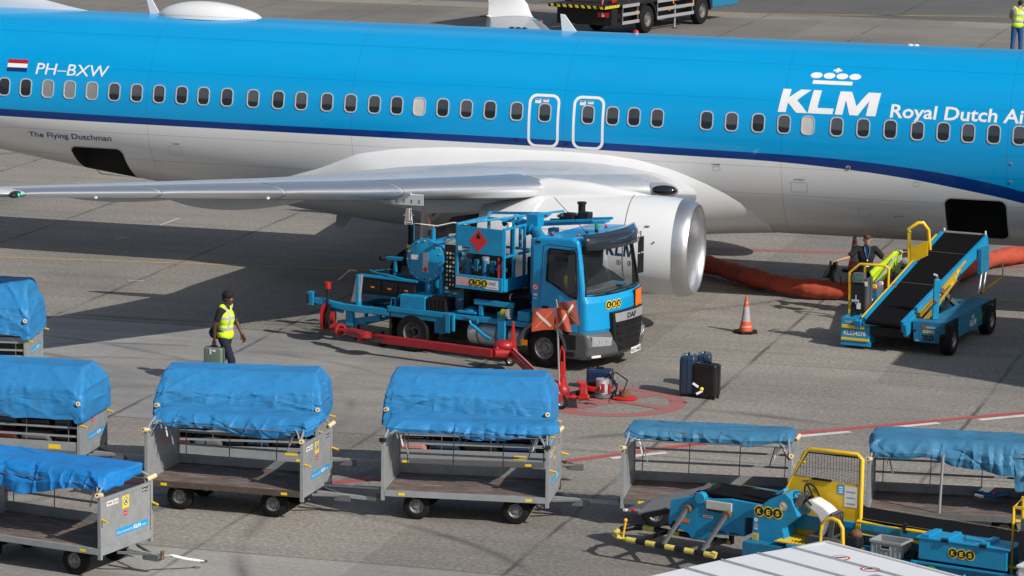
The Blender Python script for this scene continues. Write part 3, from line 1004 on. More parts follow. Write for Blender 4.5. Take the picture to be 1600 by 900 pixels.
# --- fin and tailplane
b = MB()
rows = []
for z, s_le, s_te, t in ((5.30, -9.2, -17.8, .03), (5.42, -9.9, -17.9, .06), (5.85, -12.0, -18.0, .14), (6.4, -13.2, -18.2, .26), (9.0, -15.4, -18.9, .20), (12.3, -18.0, -20.3, .1)):
    n_ = 14; P = []
    for k in range(2 * n_):
        u = (k if k <= n_ else 2 * n_ - k) / n_; sg = 1 if k <= n_ else -1
        P.append(Vector((s_le + (s_te - s_le) * u, sg * t * 2.6 * (.2969 * math.sqrt(u) - .126 * u - .3516 * u * u + .2843 * u ** 3 - .1015 * u ** 4) * 1.9, z)))
    rows.append(P)
b.grid(rows, WHITEF, closed=True); b.add(rows[-1], [tuple(range(len(rows[-1])))], WHITEF); b.obj('tail_fin', plane, smooth=40)
for sg in (1, -1):
    b = MB(); rows = []
    for lat, le, te, z in ((.4, -15.2, -18.6, 4.5), (7.1, -18.6, -20.0, 5.3)):
        rows.append([Vector((le + (te - le) * u, sg * lat, z + q)) for u, q in ((0, 0), (.1, .09), (.4, .13), (1, 0), (.4, -.1), (.1, -.07))])
    b.grid(rows, WINGG, closed=True); b.add(rows[-1], [tuple(range(6))], WINGG); b.obj('tailplane', plane, smooth=40)

# --- wings
WST = [  # lateral, LE s, TE s, LE z, thickness ratio
    (1.2, 4.9, -3.1, 2.22, .135), (2.2, 4.05, -3.0, 2.34, .132), (3.4, 3.02, -2.92, 2.50, .13), (4.83, 2.2, -2.80, 2.70, .125), (5.8, 1.72, -2.72, 2.78, .12),
    (7.5, .85, -3.05, 2.93, .118), (9.5, -.16, -3.52, 3.11, .115), (11.5, -1.18, -4.0, 3.32, .112), (13.5, -2.2, -4.5, 3.53, .11), (15.5, -3.22, -5.0, 3.735, .108), (16.9, -3.93, -5.36, 3.88, .105), (17.2, -4.12, -5.42, 3.91, .09)]


def foil(u, t, c, up):
    y = 5 * t * c * (.2969 * math.sqrt(u) - .126 * u - .3516 * u * u + .2843 * u ** 3 - .1036 * u ** 4)
    camb = .018 * c * math.sin(PI * min(1, u * 1.0)) - .012 * c * u
    return (camb + y * 1.0) if up else (camb * .6 - y * 1.05)


def wpt(st_, u, up, off=0.0, sg=-1):
    lat, le, te, z, t = st_; c = le - te
    zz = foil(u, t, c, up) + (off if up else -off)
    return Vector((le - u * c + (off if u < .02 else 0), sg * lat, z + zz))


def winterp(lat):
    for i in range(len(WST) - 1):
        a, c = WST[i], WST[i + 1]
        if a[0] <= lat <= c[0]:
            f = (lat - a[0]) / (c[0] - a[0]); return tuple(x + (y - x) * f for x, y in zip(a, c))
    return WST[-1]


US = [0, .004, .012, .03, .06, .1, .16, .24, .34, .46, .6, .75, .9, 1.0]
for sg in (-1, 1):
    b = MB(); rows = []
    lats = [1.2, 1.7, 2.2, 2.8, 3.4, 4.1, 4.83, 5.3, 5.8, 6.6, 7.5, 8.5, 9.5, 10.5, 11.5, 12.5, 13.5, 14.5, 15.5, 16.2, 16.9, 17.2]
    for lat in lats:
        W = winterp(lat)
        rows.append([wpt(W, u, True, 0, sg) for u in US] + [wpt(W, u, False, 0, sg) for u in US[-2:0:-1]])
    up_n = len(US); n = len(rows[0])
    vs = [p for r_ in rows for p in r_]
    fu, fl_ = [], []
    for i in range(len(rows) - 1):
        for j in range(n):
            q = (j + 1) % n; (fu if j < up_n - 1 else fl_).append((i * n + j, i * n + q, (i + 1) * n + q, (i + 1) * n + j))
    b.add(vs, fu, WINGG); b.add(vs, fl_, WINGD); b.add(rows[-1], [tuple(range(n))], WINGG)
    wing = b.obj('wing', plane, smooth=40)
    bm = bmesh.new(); bm.from_mesh(wing.data); bmesh.ops.remove_doubles(bm, verts=bm.verts, dist=.0003); bmesh.ops.recalc_face_normals(bm, faces=bm.faces); bm.to_mesh(wing.data); bm.free()
    # slats: bright metal leading edge in panels
    segs = [(4.98, 8.55), (8.6, 11.3), (11.35, 14.0), (14.05, 16.75)]
    for a, c in segs:
        b = MB(); rows = []
        N = 7
        for i in range(N):
            lat = a + (c - a) * i / (N - 1); W = winterp(lat); ch = W[1] - W[2]
            kk = .62 / ch if ch > 3 else .20
            kk = min(kk, .22)
            uu = [kk, kk * .8, kk * .6, kk * .4, kk * .22, kk * .1, kk * .03, 0]
            lo_ = [kk * .03, kk * .1, kk * .2, kk * .33]
            e = .012 if 0 < i < N - 1 else .006
            rows.append([wpt(W, u, True, e if u < kk else -.01, sg) + Vector((e, 0, 0)) for u in uu] + [wpt(W, u, False, e, sg) + Vector((e, 0, 0)) for u in lo_])
        b.grid(rows, ALU); b.obj('slat', wing, smooth=50)
    # inboard Krueger / leading edge in white
    b = MB(); rows = []
    for lat in (4.94, 4.8, 4.6, 4.3, 4.1, 3.6, 3.1, 2.6, 2.1):
        W = winterp(lat); taper = 1
        e = .010
        rows.append([wpt(W, u * taper, True, e, sg) + Vector((e, 0, 0)) for u in (.085, .06, .035, .015, .004, 0)] + [wpt(W, u * taper, False, e, sg) + Vector((e, 0, 0)) for u in (.004, .015, .03)])
    b.grid(rows, SILV); b.obj('leading_edge', wing, smooth=50)
    # flap track fairings
    for lat, s0, L in ((6.2, -4.6, 3.0), (9.5, -4.25, 3.1), (12.6, -5.0, 2.4)):
        W = winterp(lat); ch = W[1] - W[2]
        b = MB(); rows = []
        for i in range(15):
            t = i / 14; s = s0 + L * t; r_ = (math.sin(PI * min(.999, max(.001, t)) ** .8)) ** .75
            zc = W[3] - .14 - .05 * (1 - t); kz = .35 if lat > 12 else 1
            rows.append([Vector((s, sg * lat + .15 * r_ * math.cos(a), zc + (.30 * kz if math.sin(a) < 0 else .14) * r_ * math.sin(a))) for a in [2 * PI * k / 18 for k in range(18)]])
        b.grid(rows, WINGG, closed=True); b.obj('flap_fairing', wing, smooth=60)
    # winglet
    b = MB(); rows = []
    for k in range(11):
        t = k / 10; a = R(8 + 74 * min(1, t * 2.2)); 
        if t * 2.2 <= 1:
            q = R(8) + (R(74)) * t * 2.2; lat = 17.2 + .62 * math.sin((q - R(8)) * .5) * 1.15; z = 3.91 + .62 * (1 - math.cos(q - R(8)))
            l0, z0 = lat, z
        else:
            f = (t - 1 / 2.2) / (1 - 1 / 2.2); lat = l0 + .27 * f; z = z0 + 1.95 * f
        if t * 2.2 <= 1: le = -4.12 - .38 * (t * 2.2); te = -5.42 - .10 * (t * 2.2)
        else: le = -4.5 - 1.35 * f; te = -5.52 - .75 * f
        c_ = le - te; nx, nz = math.sin(a), -math.cos(a)
        rows.append([Vector((le - u * c_, sg * (lat - math.sin(a) * y), z + math.cos(a) * y)) for u, y in [(u_, foil(u_, .08, c_, True)) for u_ in (0, .02, .1, .3, .6, 1)] + [(u_, foil(u_, .08, c_, False)) for u_ in (.6, .3, .1, .02)]])
    b.grid(rows, WHITEF, closed=True); b.add(rows[-1], [tuple(range(10))], WHITEF); b.obj('winglet', wing, smooth=40)
    b = MB(); c = wpt(winterp(16.92), 0, True, 0, sg)
    b.sphere(c + Vector((-.03, 0, -.01)), (.10, .19, .065), GLASSD); b.obj('navigation_light', wing, smooth=50)
    b = MB()
    for q in (-.05, .05): b.sphere(c + Vector((.045, q, -.008)), .034, mat('lit_green_lamp', (.05, .75, .45), .2, dirt=0) if sg < 0 else REDL)
    b.obj('lamp', wing, smooth=50)
    b = MB(); b.bar((-5.4, sg * 17.18, 3.93), (-5.62, sg * 17.18, 3.93), .03, .03, DARK); b.sphere((-5.40, sg * 17.2, 3.94), (.07, .04, .035), STICW)
    b.obj('tip_light', wing, smooth=40)
    # small fittings beneath the leading edge
    b = MB()
    for lat in (15.3, 11.6, 8.0):
        W = winterp(lat); c = wpt(W, .03, False, 0, sg); b.sphere(c + Vector((0, 0, -.02)), (.04, .04, .03), STICW)
    b.obj('vane', wing, smooth=50)

# refuel panel (open) under the starboard wing
W = winterp(8.0)
b = MB()
pz = W[3] - .13
b.prism([(-.14, 0), (.60, 0), (.53, .20), (-.08, .20)], 0, .02, STICW, 'z')
b = MB()
M0 = Matrix.Rotation(R(-68), 3, 'X')
P = [(-.36, -.12), (.36, -.12), (.30, .12), (-.30, .12)]
def pp(a, c, e=0): return Vector((.30 + a + .03, -8.30, W[3] - .12)) + Vector((0, -.35 * c - e * .93, c * .93 - e * .35))
b.add([pp(-.31, -.11), pp(.31, -.11), pp(.33, .12), pp(-.36, .12), pp(-.31, -.11, .02), pp(.31, -.11, .02), pp(.33, .12, .02), pp(-.36, .12, .02)],
      [(0, 1, 2, 3), (7, 6, 5, 4), (0, 4, 5, 1), (1, 5, 6, 2), (2, 6, 7, 3), (3, 7, 4, 0)], WHITEF)
for k in range(4):
    for q in (0, 1):
        a = -.22 + k * .15; b.add([pp(a - .008, -.06 + q * .04, .024), pp(a + .016, -.06 + q * .04, .024), pp(a + .016, -.03 + q * .04, .024), pp(a - .008, -.03 + q * .04, .024)], [(0, 1, 2, 3)], BLK)
b.obj('fuelling_panel', plane)

# wing to body fairing
def interp(tab, x):
    for (a, va), (c, vc) in zip(tab, tab[1:]):
        if a <= x <= c:
            f = (x - a) / (c - a); f = f * f * (3 - 2 * f) if False else f; return va + (vc - va) * f
    return tab[0][1] if x < tab[0][0] else tab[-1][1]


ZT = [(-5.4, 1.9), (-4.6, 2.12), (-3.67, 2.41), (-2.78, 2.78), (-1.9, 2.93), (-.8, 3.02), (.6, 3.05), (1.95, 3.05), (2.7, 3.02), (3.3, 2.95), (4.0, 2.78), (4.62, 2.54), (5.1, 2.30), (5.5, 2.02), (5.72, 1.78), (5.85, 1.62)]
WW = [(-5.4, 0), (-4.6, .22), (-3.6, .5), (-2.4, .85), (-1.2, 1), (2.6, .95), (3.4, .72), (4.3, .42), (5.0, .20), (5.5, .08), (5.75, .03), (5.85, .0)]
b = MB(); rows = []
for k_ in range(58):
    s = -5.4 + 11.25 * k_ / 57; zt = interp(ZT, s); w_ = interp(WW, s); belly = ZC - RL + dz(s)
    y0 = on_skin(s, zt)[0].y * -1; half = []
    cp = [(y0, zt), (2.05, zt - .12), (2.30, 1.95), (2.05, 1.22), (1.2, 1.10), (.5, 1.10), (0, 1.10)]
    for q in range(23):
        t = q / 22; P = list(cp)
        while len(P) > 1: P = [(a[0] + (c[0] - a[0]) * t, a[1] + (c[1] - a[1]) * t) for a, c in zip(P, P[1:])]
        a0 = math.asin(max(-1, min(1, (zt - ZC) / (RL - dz(s))))); a_ = a0 + (-PI / 2 - a0) * t
        F_ = (RU * math.cos(a_) * 1.004, ZC + (RL - dz(s)) * math.sin(a_) - .006)
        half.append((F_[0] + (P[0][0] - F_[0]) * w_, F_[1] + (P[0][1] - F_[1]) * w_))
    rows.append([Vector((s, -y, z)) for y, z in half] + [Vector((s, y, z)) for y, z in half[-2::-1]])
b.grid(rows, WHITEF)
b.obj('wing_fairing', plane, smooth=60)

# landing light in the starboard wing root
for sg in (-1, 1):
    W = winterp(2.45); c = Vector((3.86, sg * 2.42, 2.44))
    b = MB(); b.sphere(c, (.40, .20, .17), SILV, 20, 12); b.obj('landing_light_housing', plane, smooth=60)
    b = MB(); b.sphere(c + Vector((.10, sg * .075, .02)), (.30, .165, .11), GLASSD, 20, 12); b.obj('landing_light', plane, smooth=60)

# --- engines
ENG = mat('fan_blade', (.07, .072, .075), .4, metal=.7, dirt=0)
LINR = mat('inlet_liner', (.20, .205, .21), .6, metal=.2, dirt=.2, scale=3)
for sg in (-1, 1):
    o = Vector((5.20, sg * 4.83, 1.67)); ax = Vector((-1, 0, 0))
    b = MB()
    pr = [(.30, .965), (.55, .99), (.9, 1.005), (1.5, 1.015), (2.2, 1.0), (2.9, .955), (3.5, .88), (4.0, .79), (4.3, .72), (4.28, .66), (3.6, .62), (3.0, .6)]
    b.lathe(pr, o, ax, WHITEF, 64)
    nac = b.obj('nacelle', plane, smooth=50)
    for v in nac.data.vertices:                      # flattened underside
        dz_ = v.co.z - o.z
        if dz_ < 0: v.co.z = o.z + dz_ * (1 - .06 * min(1, (o.x - v.co.x)))
    b = MB(); b.lathe([(.30, .967), (.2, .952), (.1, .93), (.04, .905), (0, .87), (.02, .835), (.09, .80), (.2, .775), (.34, .765)], o, ax, LIPM, 64); b.obj('inlet_lip', nac, smooth=60)
    b = MB(); b.lathe([(.34, .765), (.6, .775), (1.0, .785)], o, ax, LINR, 64); b.obj('inlet_duct', nac, smooth=60)
    b = MB()
    for k in range(24):
        a = 2 * PI * k / 24
        for (r0, r1) in ((.26, .785),):
            p0 = [o + ax * .98 + Vector((0, math.cos(a + e) * rr, math.sin(a + e) * rr)) + ax * dd for rr, e, dd in ((r0, 0, .0), (r1, .05, .06), (r1, .22, -.02), (r0, .26, .12))]
            b.add(p0, [(0, 1, 2, 3)], ENG)
    b.lathe([(1.1, .80), (1.12, .0)], o, ax, INNER, 32)
    b.obj('fan', nac, fix=False)
    b = MB(); b.lathe([(.62, .001), (.70, .08), (.85, .18), (1.0, .27)], o, ax, BLACKP, 24); b.obj('spinner', nac, smooth=60)
    b = MB(); b.lathe([(3.4, .60), (4.2, .50), (5.0, .36), (5.05, .30), (4.9, .28)], o, ax, STEELD, 32); b.lathe([(4.8, .27), (5.5, .05), (5.52, 0.001)], o, ax, STEELD, 24)
    b.obj('exhaust_nozzle', nac, smooth=50)
    b = MB(); rows = []
    for s, z0, z1, hw in ((4.35, 2.50, 2.66, .02), (3.8, 2.45, 2.76, .14), (3.0, 2.4, 2.88, .2), (2.2, 2.35, 2.93, .22), (1.0, 2.2, 2.72, .22), (-.3, 2.1, 2.6, .18), (-1.6, 2.3, 2.5, .04)):
        rows.append([Vector((s, sg * 4.83 + hw * c, (z0 + z1) / 2 + (z1 - z0) / 2 * d)) for c, d in ((0, 1), (.7, .8), (1, .2), (1, -1), (-1, -1), (-1, .2), (-.7, .8))])
    b.grid(rows, WHITEF, closed=True); b.obj('pylon', nac, smooth=60)
    b = MB()
    for s in (3.3, 4.55 ):     # cowl joints
        rr = 1.0
    th = R(52)
    b.prism([(4.0, 0), (3.3, 0), (3.25, .16), (3.45, .18)], -.01, .01, WHITEF, 'y')
    st_ = b.obj('strake', nac); st_.location = (0, sg * 4.83 - sg * .80, 1.67 + .60); st_.rotation_euler = (sg * R(-48 + 90) * -1 if False else sg * R(50), 0, 0)
    # cowl seams
    b = MB()
    for s, rr in ((5.20 - 1.25, 1.013),):
        b.lathe([(5.2 - s - .006, rr), (5.2 - s - .006, rr + .004), (5.2 - s + .006, rr + .004), (5.2 - s + .006, rr)], o, ax, STEELD, 64)
    cs = b.obj('cowl_seam', nac)
    for v in cs.data.vertices:
        dz_ = v.co.z - o.z
        if dz_ < 0: v.co.z = o.z + dz_ * .94

# --- undercarriage
for sg in (-1, 1):
    b = MB(); b.cyl((-.9, sg * 2.86, 2.4), (-1.0, sg * 2.86, .55), .11, WHITE); b.cyl((-1.0, sg * 2.4, .56), (-1.0, sg * 3.3, .56), .07, STEELD); b.bar((-.9, sg * 2.86, 1.6), (-.2, sg * 2.0, 2.3), .08, .08, WHITE)
    gr = b.obj('main_gear', plane, smooth=40)
    for q in (-.43, .43): wheel(gr, (-1.0, sg * 2.86 + q, .56), .56, .40, side=1 if q > 0 else -1)
b = MB(); b.cyl((16.3, 0, 2.2), (16.45, 0, .34), .09, WHITE); b.cyl((16.45, -.25, .34), (16.45, .25, .34), .05, STEELD); gr = b.obj('nose_gear', plane, smooth=40)
for q in (-.2, .2): wheel(gr, (16.45, q, .34), .34, .2, side=1 if q > 0 else -1)

# small hatches, drains and stencils on the skin
rnd = random.Random(5)
for s0, z0, w_, h_ in ((-6.9, 2.62, .30, .20), (-5.3, 2.05, .22, .16), (6.6, 2.55, .34, .22), (7.9, 2.05, .26, .2), (8.7, 1.85, .2, .14), (9.0, 2.75, .12, .10), (-7.4, 2.3, .14, .12), (4.9, 2.86, .16, .1), (11.0, 1.95, .2, .16)):
    b = MB(); o_ = rrect(s0, z0, w_ / 2, h_ / 2, .02, 2); i_ = rrect(s0, z0, w_ / 2 - .008, h_ / 2 - .008, .015, 2)
    b.grid([[on_skin(*p, .003)[0] for p in o_], [on_skin(*p, .003)[0] for p in i_]], WINGG, closed=True); b.obj('access_panel', plane, fix=False)
for txt, s0, z0, w_ in (('HYD SERVICE', 6.5, 2.70, .22), ('NO STEP', -6.95, 2.76, .16), ('GROUND LOCK', 8.5, 2.0, .2), ('CABIN PRESS', 4.8, 2.93, .18)):
    wrap(None, txt, s0, z0, .028, DARK, 'stencil', bold=.02, width=w_, cuts=2)

# latch lines and markings on the cowls, rivet rows on the radome
for sg in (-1, 1):
    o = Vector((5.20, sg * 4.83, 1.67))
    b = MB()
    for a_, s0, s1 in ((R(22), .9, 3.2), (R(-28), .5, 3.2)):
        for k in range(12):
            u0 = s0 + (s1 - s0) * k / 12; u1 = s0 + (s1 - s0) * (k + 1) / 12
            def rr_(u): return 1.0 + .015 * math.sin(min(1, u / 1.6) * PI / 2) - (max(0, u - 1.6) / 2.4) ** 2 * .18 + .003
            p = [o + Vector((-u, sg * rr_(u) * math.cos(a_ + e), rr_(u) * math.sin(a_ + e))) for u, e in ((u0, 0), (u1, 0), (u1, .008), (u0, .008))]
            b.add(p, [(0, 1, 2, 3)], WINGG)
    for u, a_, w_, h_ in ((.75, R(30), .10, .03), (1.6, R(12), .14, .03), (2.1, R(35), .08, .05), (1.0, R(-5), .05, .05), (.62, R(12), .04, .04)):
        p = [o + Vector((-u - du, sg * 1.022 * math.cos(a_ + da), 1.022 * math.sin(a_ + da))) for du, da in ((0, 0), (w_, 0), (w_, h_), (0, h_))]
        b.add(p, [(0, 1, 2, 3)], STEELD)
    b.obj('cowl_marking', plane, fix=False)
b = MB()
for k in range(30):
    t = .06 + .88 * k / 29; wv = (math.sin(PI * t ** .85)) ** .6
    b.sphere((-7.95 + 2.45 * t, -.455 * wv, 5.33 + .06 * wv), .008, STEELD, 6, 4)
rv = b.obj('rivet_row', plane); rv['kind'] = 'stuff'
# ------------------------------------------------------------------ luggage


def suitcase(name, label, loc, rz, size, m, kind='hard', group=None, tilt=None, ribs=True, tags=False, wheels=True, handle=True):
    "upright case: size = (thickness x, width y, height z) standing on its base"
    tx, wy, hz = size
    t = thing(name, label, 'suitcase' if kind == 'hard' else 'bag', loc, rz, group)
    if tilt: t.rotation_euler.x, t.rotation_euler.y = tilt
    z0 = .045 if wheels else 0
    b = MB(); b.box((0, 0, z0 + (hz - z0) / 2), (tx, wy, hz - z0), m)
    sh = b.obj('shell', t, bevel=min(tx, wy) * (.20 if kind == 'hard' else .33), seg=4)
    for p_ in sh.data.polygons: p_.use_smooth = True
    if ribs:
        b = MB()
        for sd_ in (-1, 1):
            for k in range(7):
                y = (k - 3) * wy * .115
                b.box((sd_ * tx / 2, y, z0 + (hz - z0) * .5), (.012, wy * .045, (hz - z0) * .80), m)
        b.obj('rib', sh, bevel=.004)
    b = MB()
    P = rrect(0, z0 + (hz - z0) / 2, wy / 2 + .003, (hz - z0) / 2 + .003, min(tx, wy) * .2, 4)
    b.tube([(0, a, c) for a, c in P], .007, BLACKP, 6, closed=True); b.obj('zip_band', t)
    if handle:
        b = MB(); b.tube([(0, -.07, hz - .005), (0, -.065, hz + .025), (0, .065, hz + .025), (0, .07, hz - .005)], .010, BLACKP, 6); b.obj('handle', t, smooth=40)
    if wheels:
        for x in (-1, 1):
            for y in (-1, 1):
                b = MB(); c = (x * (tx / 2 - .045), y * (wy / 2 - .05), .028); b.cyl((c[0], c[1] - .014, c[2]), (c[0], c[1] + .014, c[2]), .028, BLACK, n=12); b.box((c[0], c[1], .055), (.03, .045, .03), BLACKP)
                b.obj('castor', t, smooth=40)
    if tags:
        b = MB(); b.box((-tx / 2 - .02, -wy / 2 - .02, hz * .45), (.004, .05, .2), TAG, M=Euler((.6, .2, .3)).to_matrix()); b.obj('luggage_tag', t)
    return t


# ------------------------------------------------------------------ baggage carts
CL, CW, DH = 1.26, .65, .455      # half length, half width, deck height
CARTS = []
TARP = None


def tarp_mat(name, col, sc=2.0):
    m, n, l, p = _nodes(name)
    co = n.new('ShaderNodeTexCoord').outputs['Object']
    ms = n.new('ShaderNodeMapping'); ms.inputs['Scale'].default_value = (.7, 1, 2.2); l.new(co, ms.inputs[0])
    v = tnoise(n, l, ms.outputs[0], sc, 6, .65)
    c = mixc(n, l, v, tuple(x * .78 for x in col), tuple(min(1, x * 1.18) for x in col))
    g = ramp(n, l, tnoise(n, l, co, 3.6, 8, .75), ((.52, 0), (.76, .55)))
    c = mixc(n, l, g, c, (.035, .075, .12))
    fade = ramp(n, l, tnoise(n, l, ms.outputs[0], 5, 5, .7), ((.60, 0), (.8, .25)))
    c = mixc(n, l, fade, c, (.16, .36, .56))
    l.new(c, p.inputs['Base Color'])
    p.inputs['Roughness'].default_value = .62
    p.inputs['Specular IOR Level'].default_value = .3
    p.inputs['Coat Weight'].default_value = .05; p.inputs['Coat Roughness'].default_value = .3
    b = n.new('ShaderNodeBump'); b.inputs['Strength'].default_value = .5; b.inputs['Distance'].default_value = .03
    h = n.new('ShaderNodeTexNoise'); h.inputs['Scale'].default_value = 3.0; h.inputs['Detail'].default_value = 3; h.inputs['Distortion'].default_value = 1.6
    l.new(ms.outputs[0], h.inputs['Vector']); l.new(h.outputs['Fac'], b.inputs['Height']); l.new(b.outputs[0], p.inputs['Normal'])
    return m


TARPA = tarp_mat('tarpaulin_blue', (.026, .215, .49))
TARPB = tarp_mat('tarpaulin_bright_blue', (.010, .20, .56))
TARPC = tarp_mat('tarpaulin_weathered_blue', (.045, .185, .33))


def ridge(v, k=7.0):
    return max(0.0, 1 - k * abs(noise.noise(v))) ** 1.3



def shell(rings, seed, amp, m, parent, name='tarpaulin', n=250, capn=10, sag=.03, hem=None, pleat=0.0):
    """cloth draped over a frame. rings: (half length, half width, z, corner r, centre y, centre x) from hem to top"""
    b = MB(); rows = []
    so_ = Vector((seed * 7.3, seed * 3.1, seed * 1.7)); NR = 40
    def ringpts(hx, hy, z, r, cy, cx, t):
        out = []
        # perimeter walk of a rounded rectangle
        r = min(r, hx * .98, hy * .98)
        segs = []
        def corner(x0, y0, a0):
            return [(x0 + r * math.cos(R(a0 + 90 * k / 6)), y0 + r * math.sin(R(a0 + 90 * k / 6))) for k in range(7)]
        P = corner(hx - r, hy - r, 0) + corner(-(hx - r), hy - r, 90) + corner(-(hx - r), -(hy - r), 180) + corner(hx - r, -(hy - r), 270)
        L = [math.hypot(P[i][0] - P[(i + 1) % 28][0], P[i][1] - P[(i + 1) % 28][1]) for i in range(28)]; T = sum(L); acc = 0; i = 0
        for k in range(n):
            d = T * k / n
            while acc + L[i] < d and i < 27: acc += L[i]; i += 1
            f = (d - acc) / L[i] if L[i] else 0; a, c = P[i], P[(i + 1) % 28]
            x, y = a[0] + (c[0] - a[0]) * f, a[1] + (c[1] - a[1]) * f
            nx, ny = x / (hx * hx), y / (hy * hy); q = math.hypot(nx, ny) or 1; nx /= q; ny /= q
            p3 = Vector((x, y, z)) + so_
            fold = noise.noise(Vector((x * 2.6 + t * .5, y * 2.6, z * .8)) + so_) * .55 + noise.noise(Vector((x * 8.5 + t * 1.5, y * 8, z * 1.4)) + so_ * 2) * .30
            # sharp tension creases, steep near the corners and flatter in the middle
            ax_ = abs(x) / hx; c1 = ridge(Vector((x * 1.7 + z * (2.4 if x > 0 else -2.4), z * 1.3 + y * .8, seed)) , 6); c2 = ridge(Vector((x * 3.4, z * 3.0 - x * .9, seed + 4)), 8); c3 = ridge(Vector((x * 1.1 + 3, z * 6.5 + .8 * x, seed + 9)), 7)
            e = amp * (fold * (.30 + .6 * (1 - t)) + .95 * c1 * (.30 + .70 * ax_) + .65 * c2 * (1 - t * .6) - .40 * c3)
            if pleat and abs(ny) > .7:      # hanging pleats along the open sides
                ph = x * 9.0 + 2.2 * noise.noise(Vector((x * 1.3, seed, 1))) + z * 3.0 * math.sin(x * 2 + seed); e += pleat * (abs(math.sin(ph)) ** .6 - .6) * (1 - t) ** .7
            zz = z + amp * .35 * noise.noise(p3 * 2.7)
            if hem is not None:
                zz += hem(x, y) * (1 - t) ** 1.5 + (amp * 1.2 * noise.noise(Vector((x * 2.4, y * 2.4, seed * 5.0))) if t < .12 else 0)
            out.append(Vector((x + cx + nx * e, y + cy + ny * e, zz)))
        return out
    M_ = len(rings) - 1
    for k in range(NR + 1):
        u = k / NR * M_; i = min(int(u), M_ - 1); f = u - i; A_, B_ = rings[i], rings[i + 1]
        rows.append(ringpts(*[a + (c - a) * f for a, c in zip(A_, B_)], k / NR))
    top = rows[-1]; cx = sum(p.x for p in top) / n; cy = sum(p.y for p in top) / n; cz = sum(p.z for p in top) / n
    for k in range(1, capn + 1):
        f = 1 - k / capn * .985
        rows.append([Vector((cx + (p.x - cx) * f, cy + (p.y - cy) * f, p.z * f + cz * (1 - f) - sag * math.sin(PI / 2 * (1 - f)) + amp * .5 * noise.noise(Vector((p.x * f * 3, p.y * f * 3, seed * 9.1))))) for p in top])
    b.grid(rows, m, closed=True)
    # turned-under hem
    inn = [[Vector((p.x * .985, p.y * .985, p.z + .0)) for p in rows[0]], [Vector((p.x * .98, p.y * .97, p.z + .05)) for p in rows[0]]]
    b.grid([rows[0]] + inn, m, closed=True)
    o = b.obj(name, parent, smooth=24)
    return o


def end_panel(parent, sx, stickers=True, var=0):
    x = sx * CL
    b = MB()
    zt0, zt1 = 1.17, 1.17
    b.prism([(-CW + .03, DH + .02), (CW - .03, DH + .02), (CW - .03, zt1 - .02), (-CW + .03, zt0 - .02)], x - .012, x + .012, STEEL, 'x')
    pn = b.obj('end_panel', parent, bevel=.004)
    b = MB()
    for y in (-CW, CW):
        b.b(x - .028, x + .028, y - .025, y + .025, .30, 1.20, STEEL)
    b.b(x - .022, x + .022, -CW + .026, CW - .026, zt1 - .03, zt1 + .012, STEEL)
    b.b(x - .025, x + .025, -CW + .026, CW - .026, DH - .10, DH + .02, STEEL)
    # rivets
    for k in range(7):
        for zz in (DH + .05, zt1 - .06):
            b.cyl((x + .010, -.5 + k / 6, zz), (x + .018, -.5 + k / 6, zz), .008, STEELD, n=6)
            b.cyl((x - .010, -.5 + k / 6, zz), (x - .018, -.5 + k / 6, zz), .008, STEELD, n=6)
    b.obj('end_frame', pn, bevel=.004)
    if stickers:
        # written side of the panel faces outwards
        f = x + .0135 if sx > 0 else x - .0135
        xd = Vector((0, 1, 0)) if sx > 0 else Vector((0, -1, 0)); yd = Vector((0, 0, 1)); nx = Vector((sx, 0, 0)); o = Vector((f, 0, 0))
        s = MB()
        def q(y0, y1, z0, z1, m, e=.0): s.add([o + xd * y0 + yd * z0 + nx * e, o + xd * y1 + yd * z0 + nx * e, o + xd * y1 + yd * z1 + nx * e, o + xd * y0 + yd * z1 + nx * e], [(0, 1, 2, 3)], m)
        q(-.26, .56, .56, .66, STICB)
        put_text(s, 'Only to be used for', o + xd * -.24 + yd * .588 + nx * .002, xd, yd, .038, LETW, width=.40)
        put_text(s, 'KLM', o + xd * .185 + yd * .585 + nx * .002, xd, yd, .052, LETW, bold=.06, width=.18)
        put_text(s, 'cargo', o + xd * .385 + yd * .588 + nx * .002, xd, yd, .034, LETW, width=.13)
        q(-.10, .07, .93, 1.11, YELS); s_ = o + xd * -.015 + yd * 1.03 + nx * .002
        disc(s, s_, nx, .055, STICW, 20); disc(s, s_ + nx * .002, nx, .058, BLK, 20, r_in=.048); s.add([s_ + nx * .004 + xd * a + yd * c for a, c in ((-.03, -.03), (-.01, -.03), (0, 0), (.01, -.03), (.03, -.03), (.012, .01), (.012, .03), (-.012, .03), (-.012, .01))], [tuple(range(9))], BLK)
        q(-.07, .03, .82, .89, STICR); put_text(s, 'MAX', o + xd * -.06 + yd * .845 + nx * .002, xd, yd, .02, STICW, width=.08)
        q(-.50, -.20, 1.04, 1.11, STICW); put_text(s, 'WN 2210' if var % 2 else 'VN 2204', o + xd * -.485 + yd * 1.058 + nx * .002, xd, yd, .035, BLK, width=.27, bold=.02)
        q(.42, .56, 1.07, 1.13, BLACKP); put_text(s, 'EP-2', o + xd * .43 + yd * 1.085 + nx * .002, xd, yd, .028, STICW, width=.12, bold=.03)
        s.obj('sticker', pn, fix=False)
    return pn


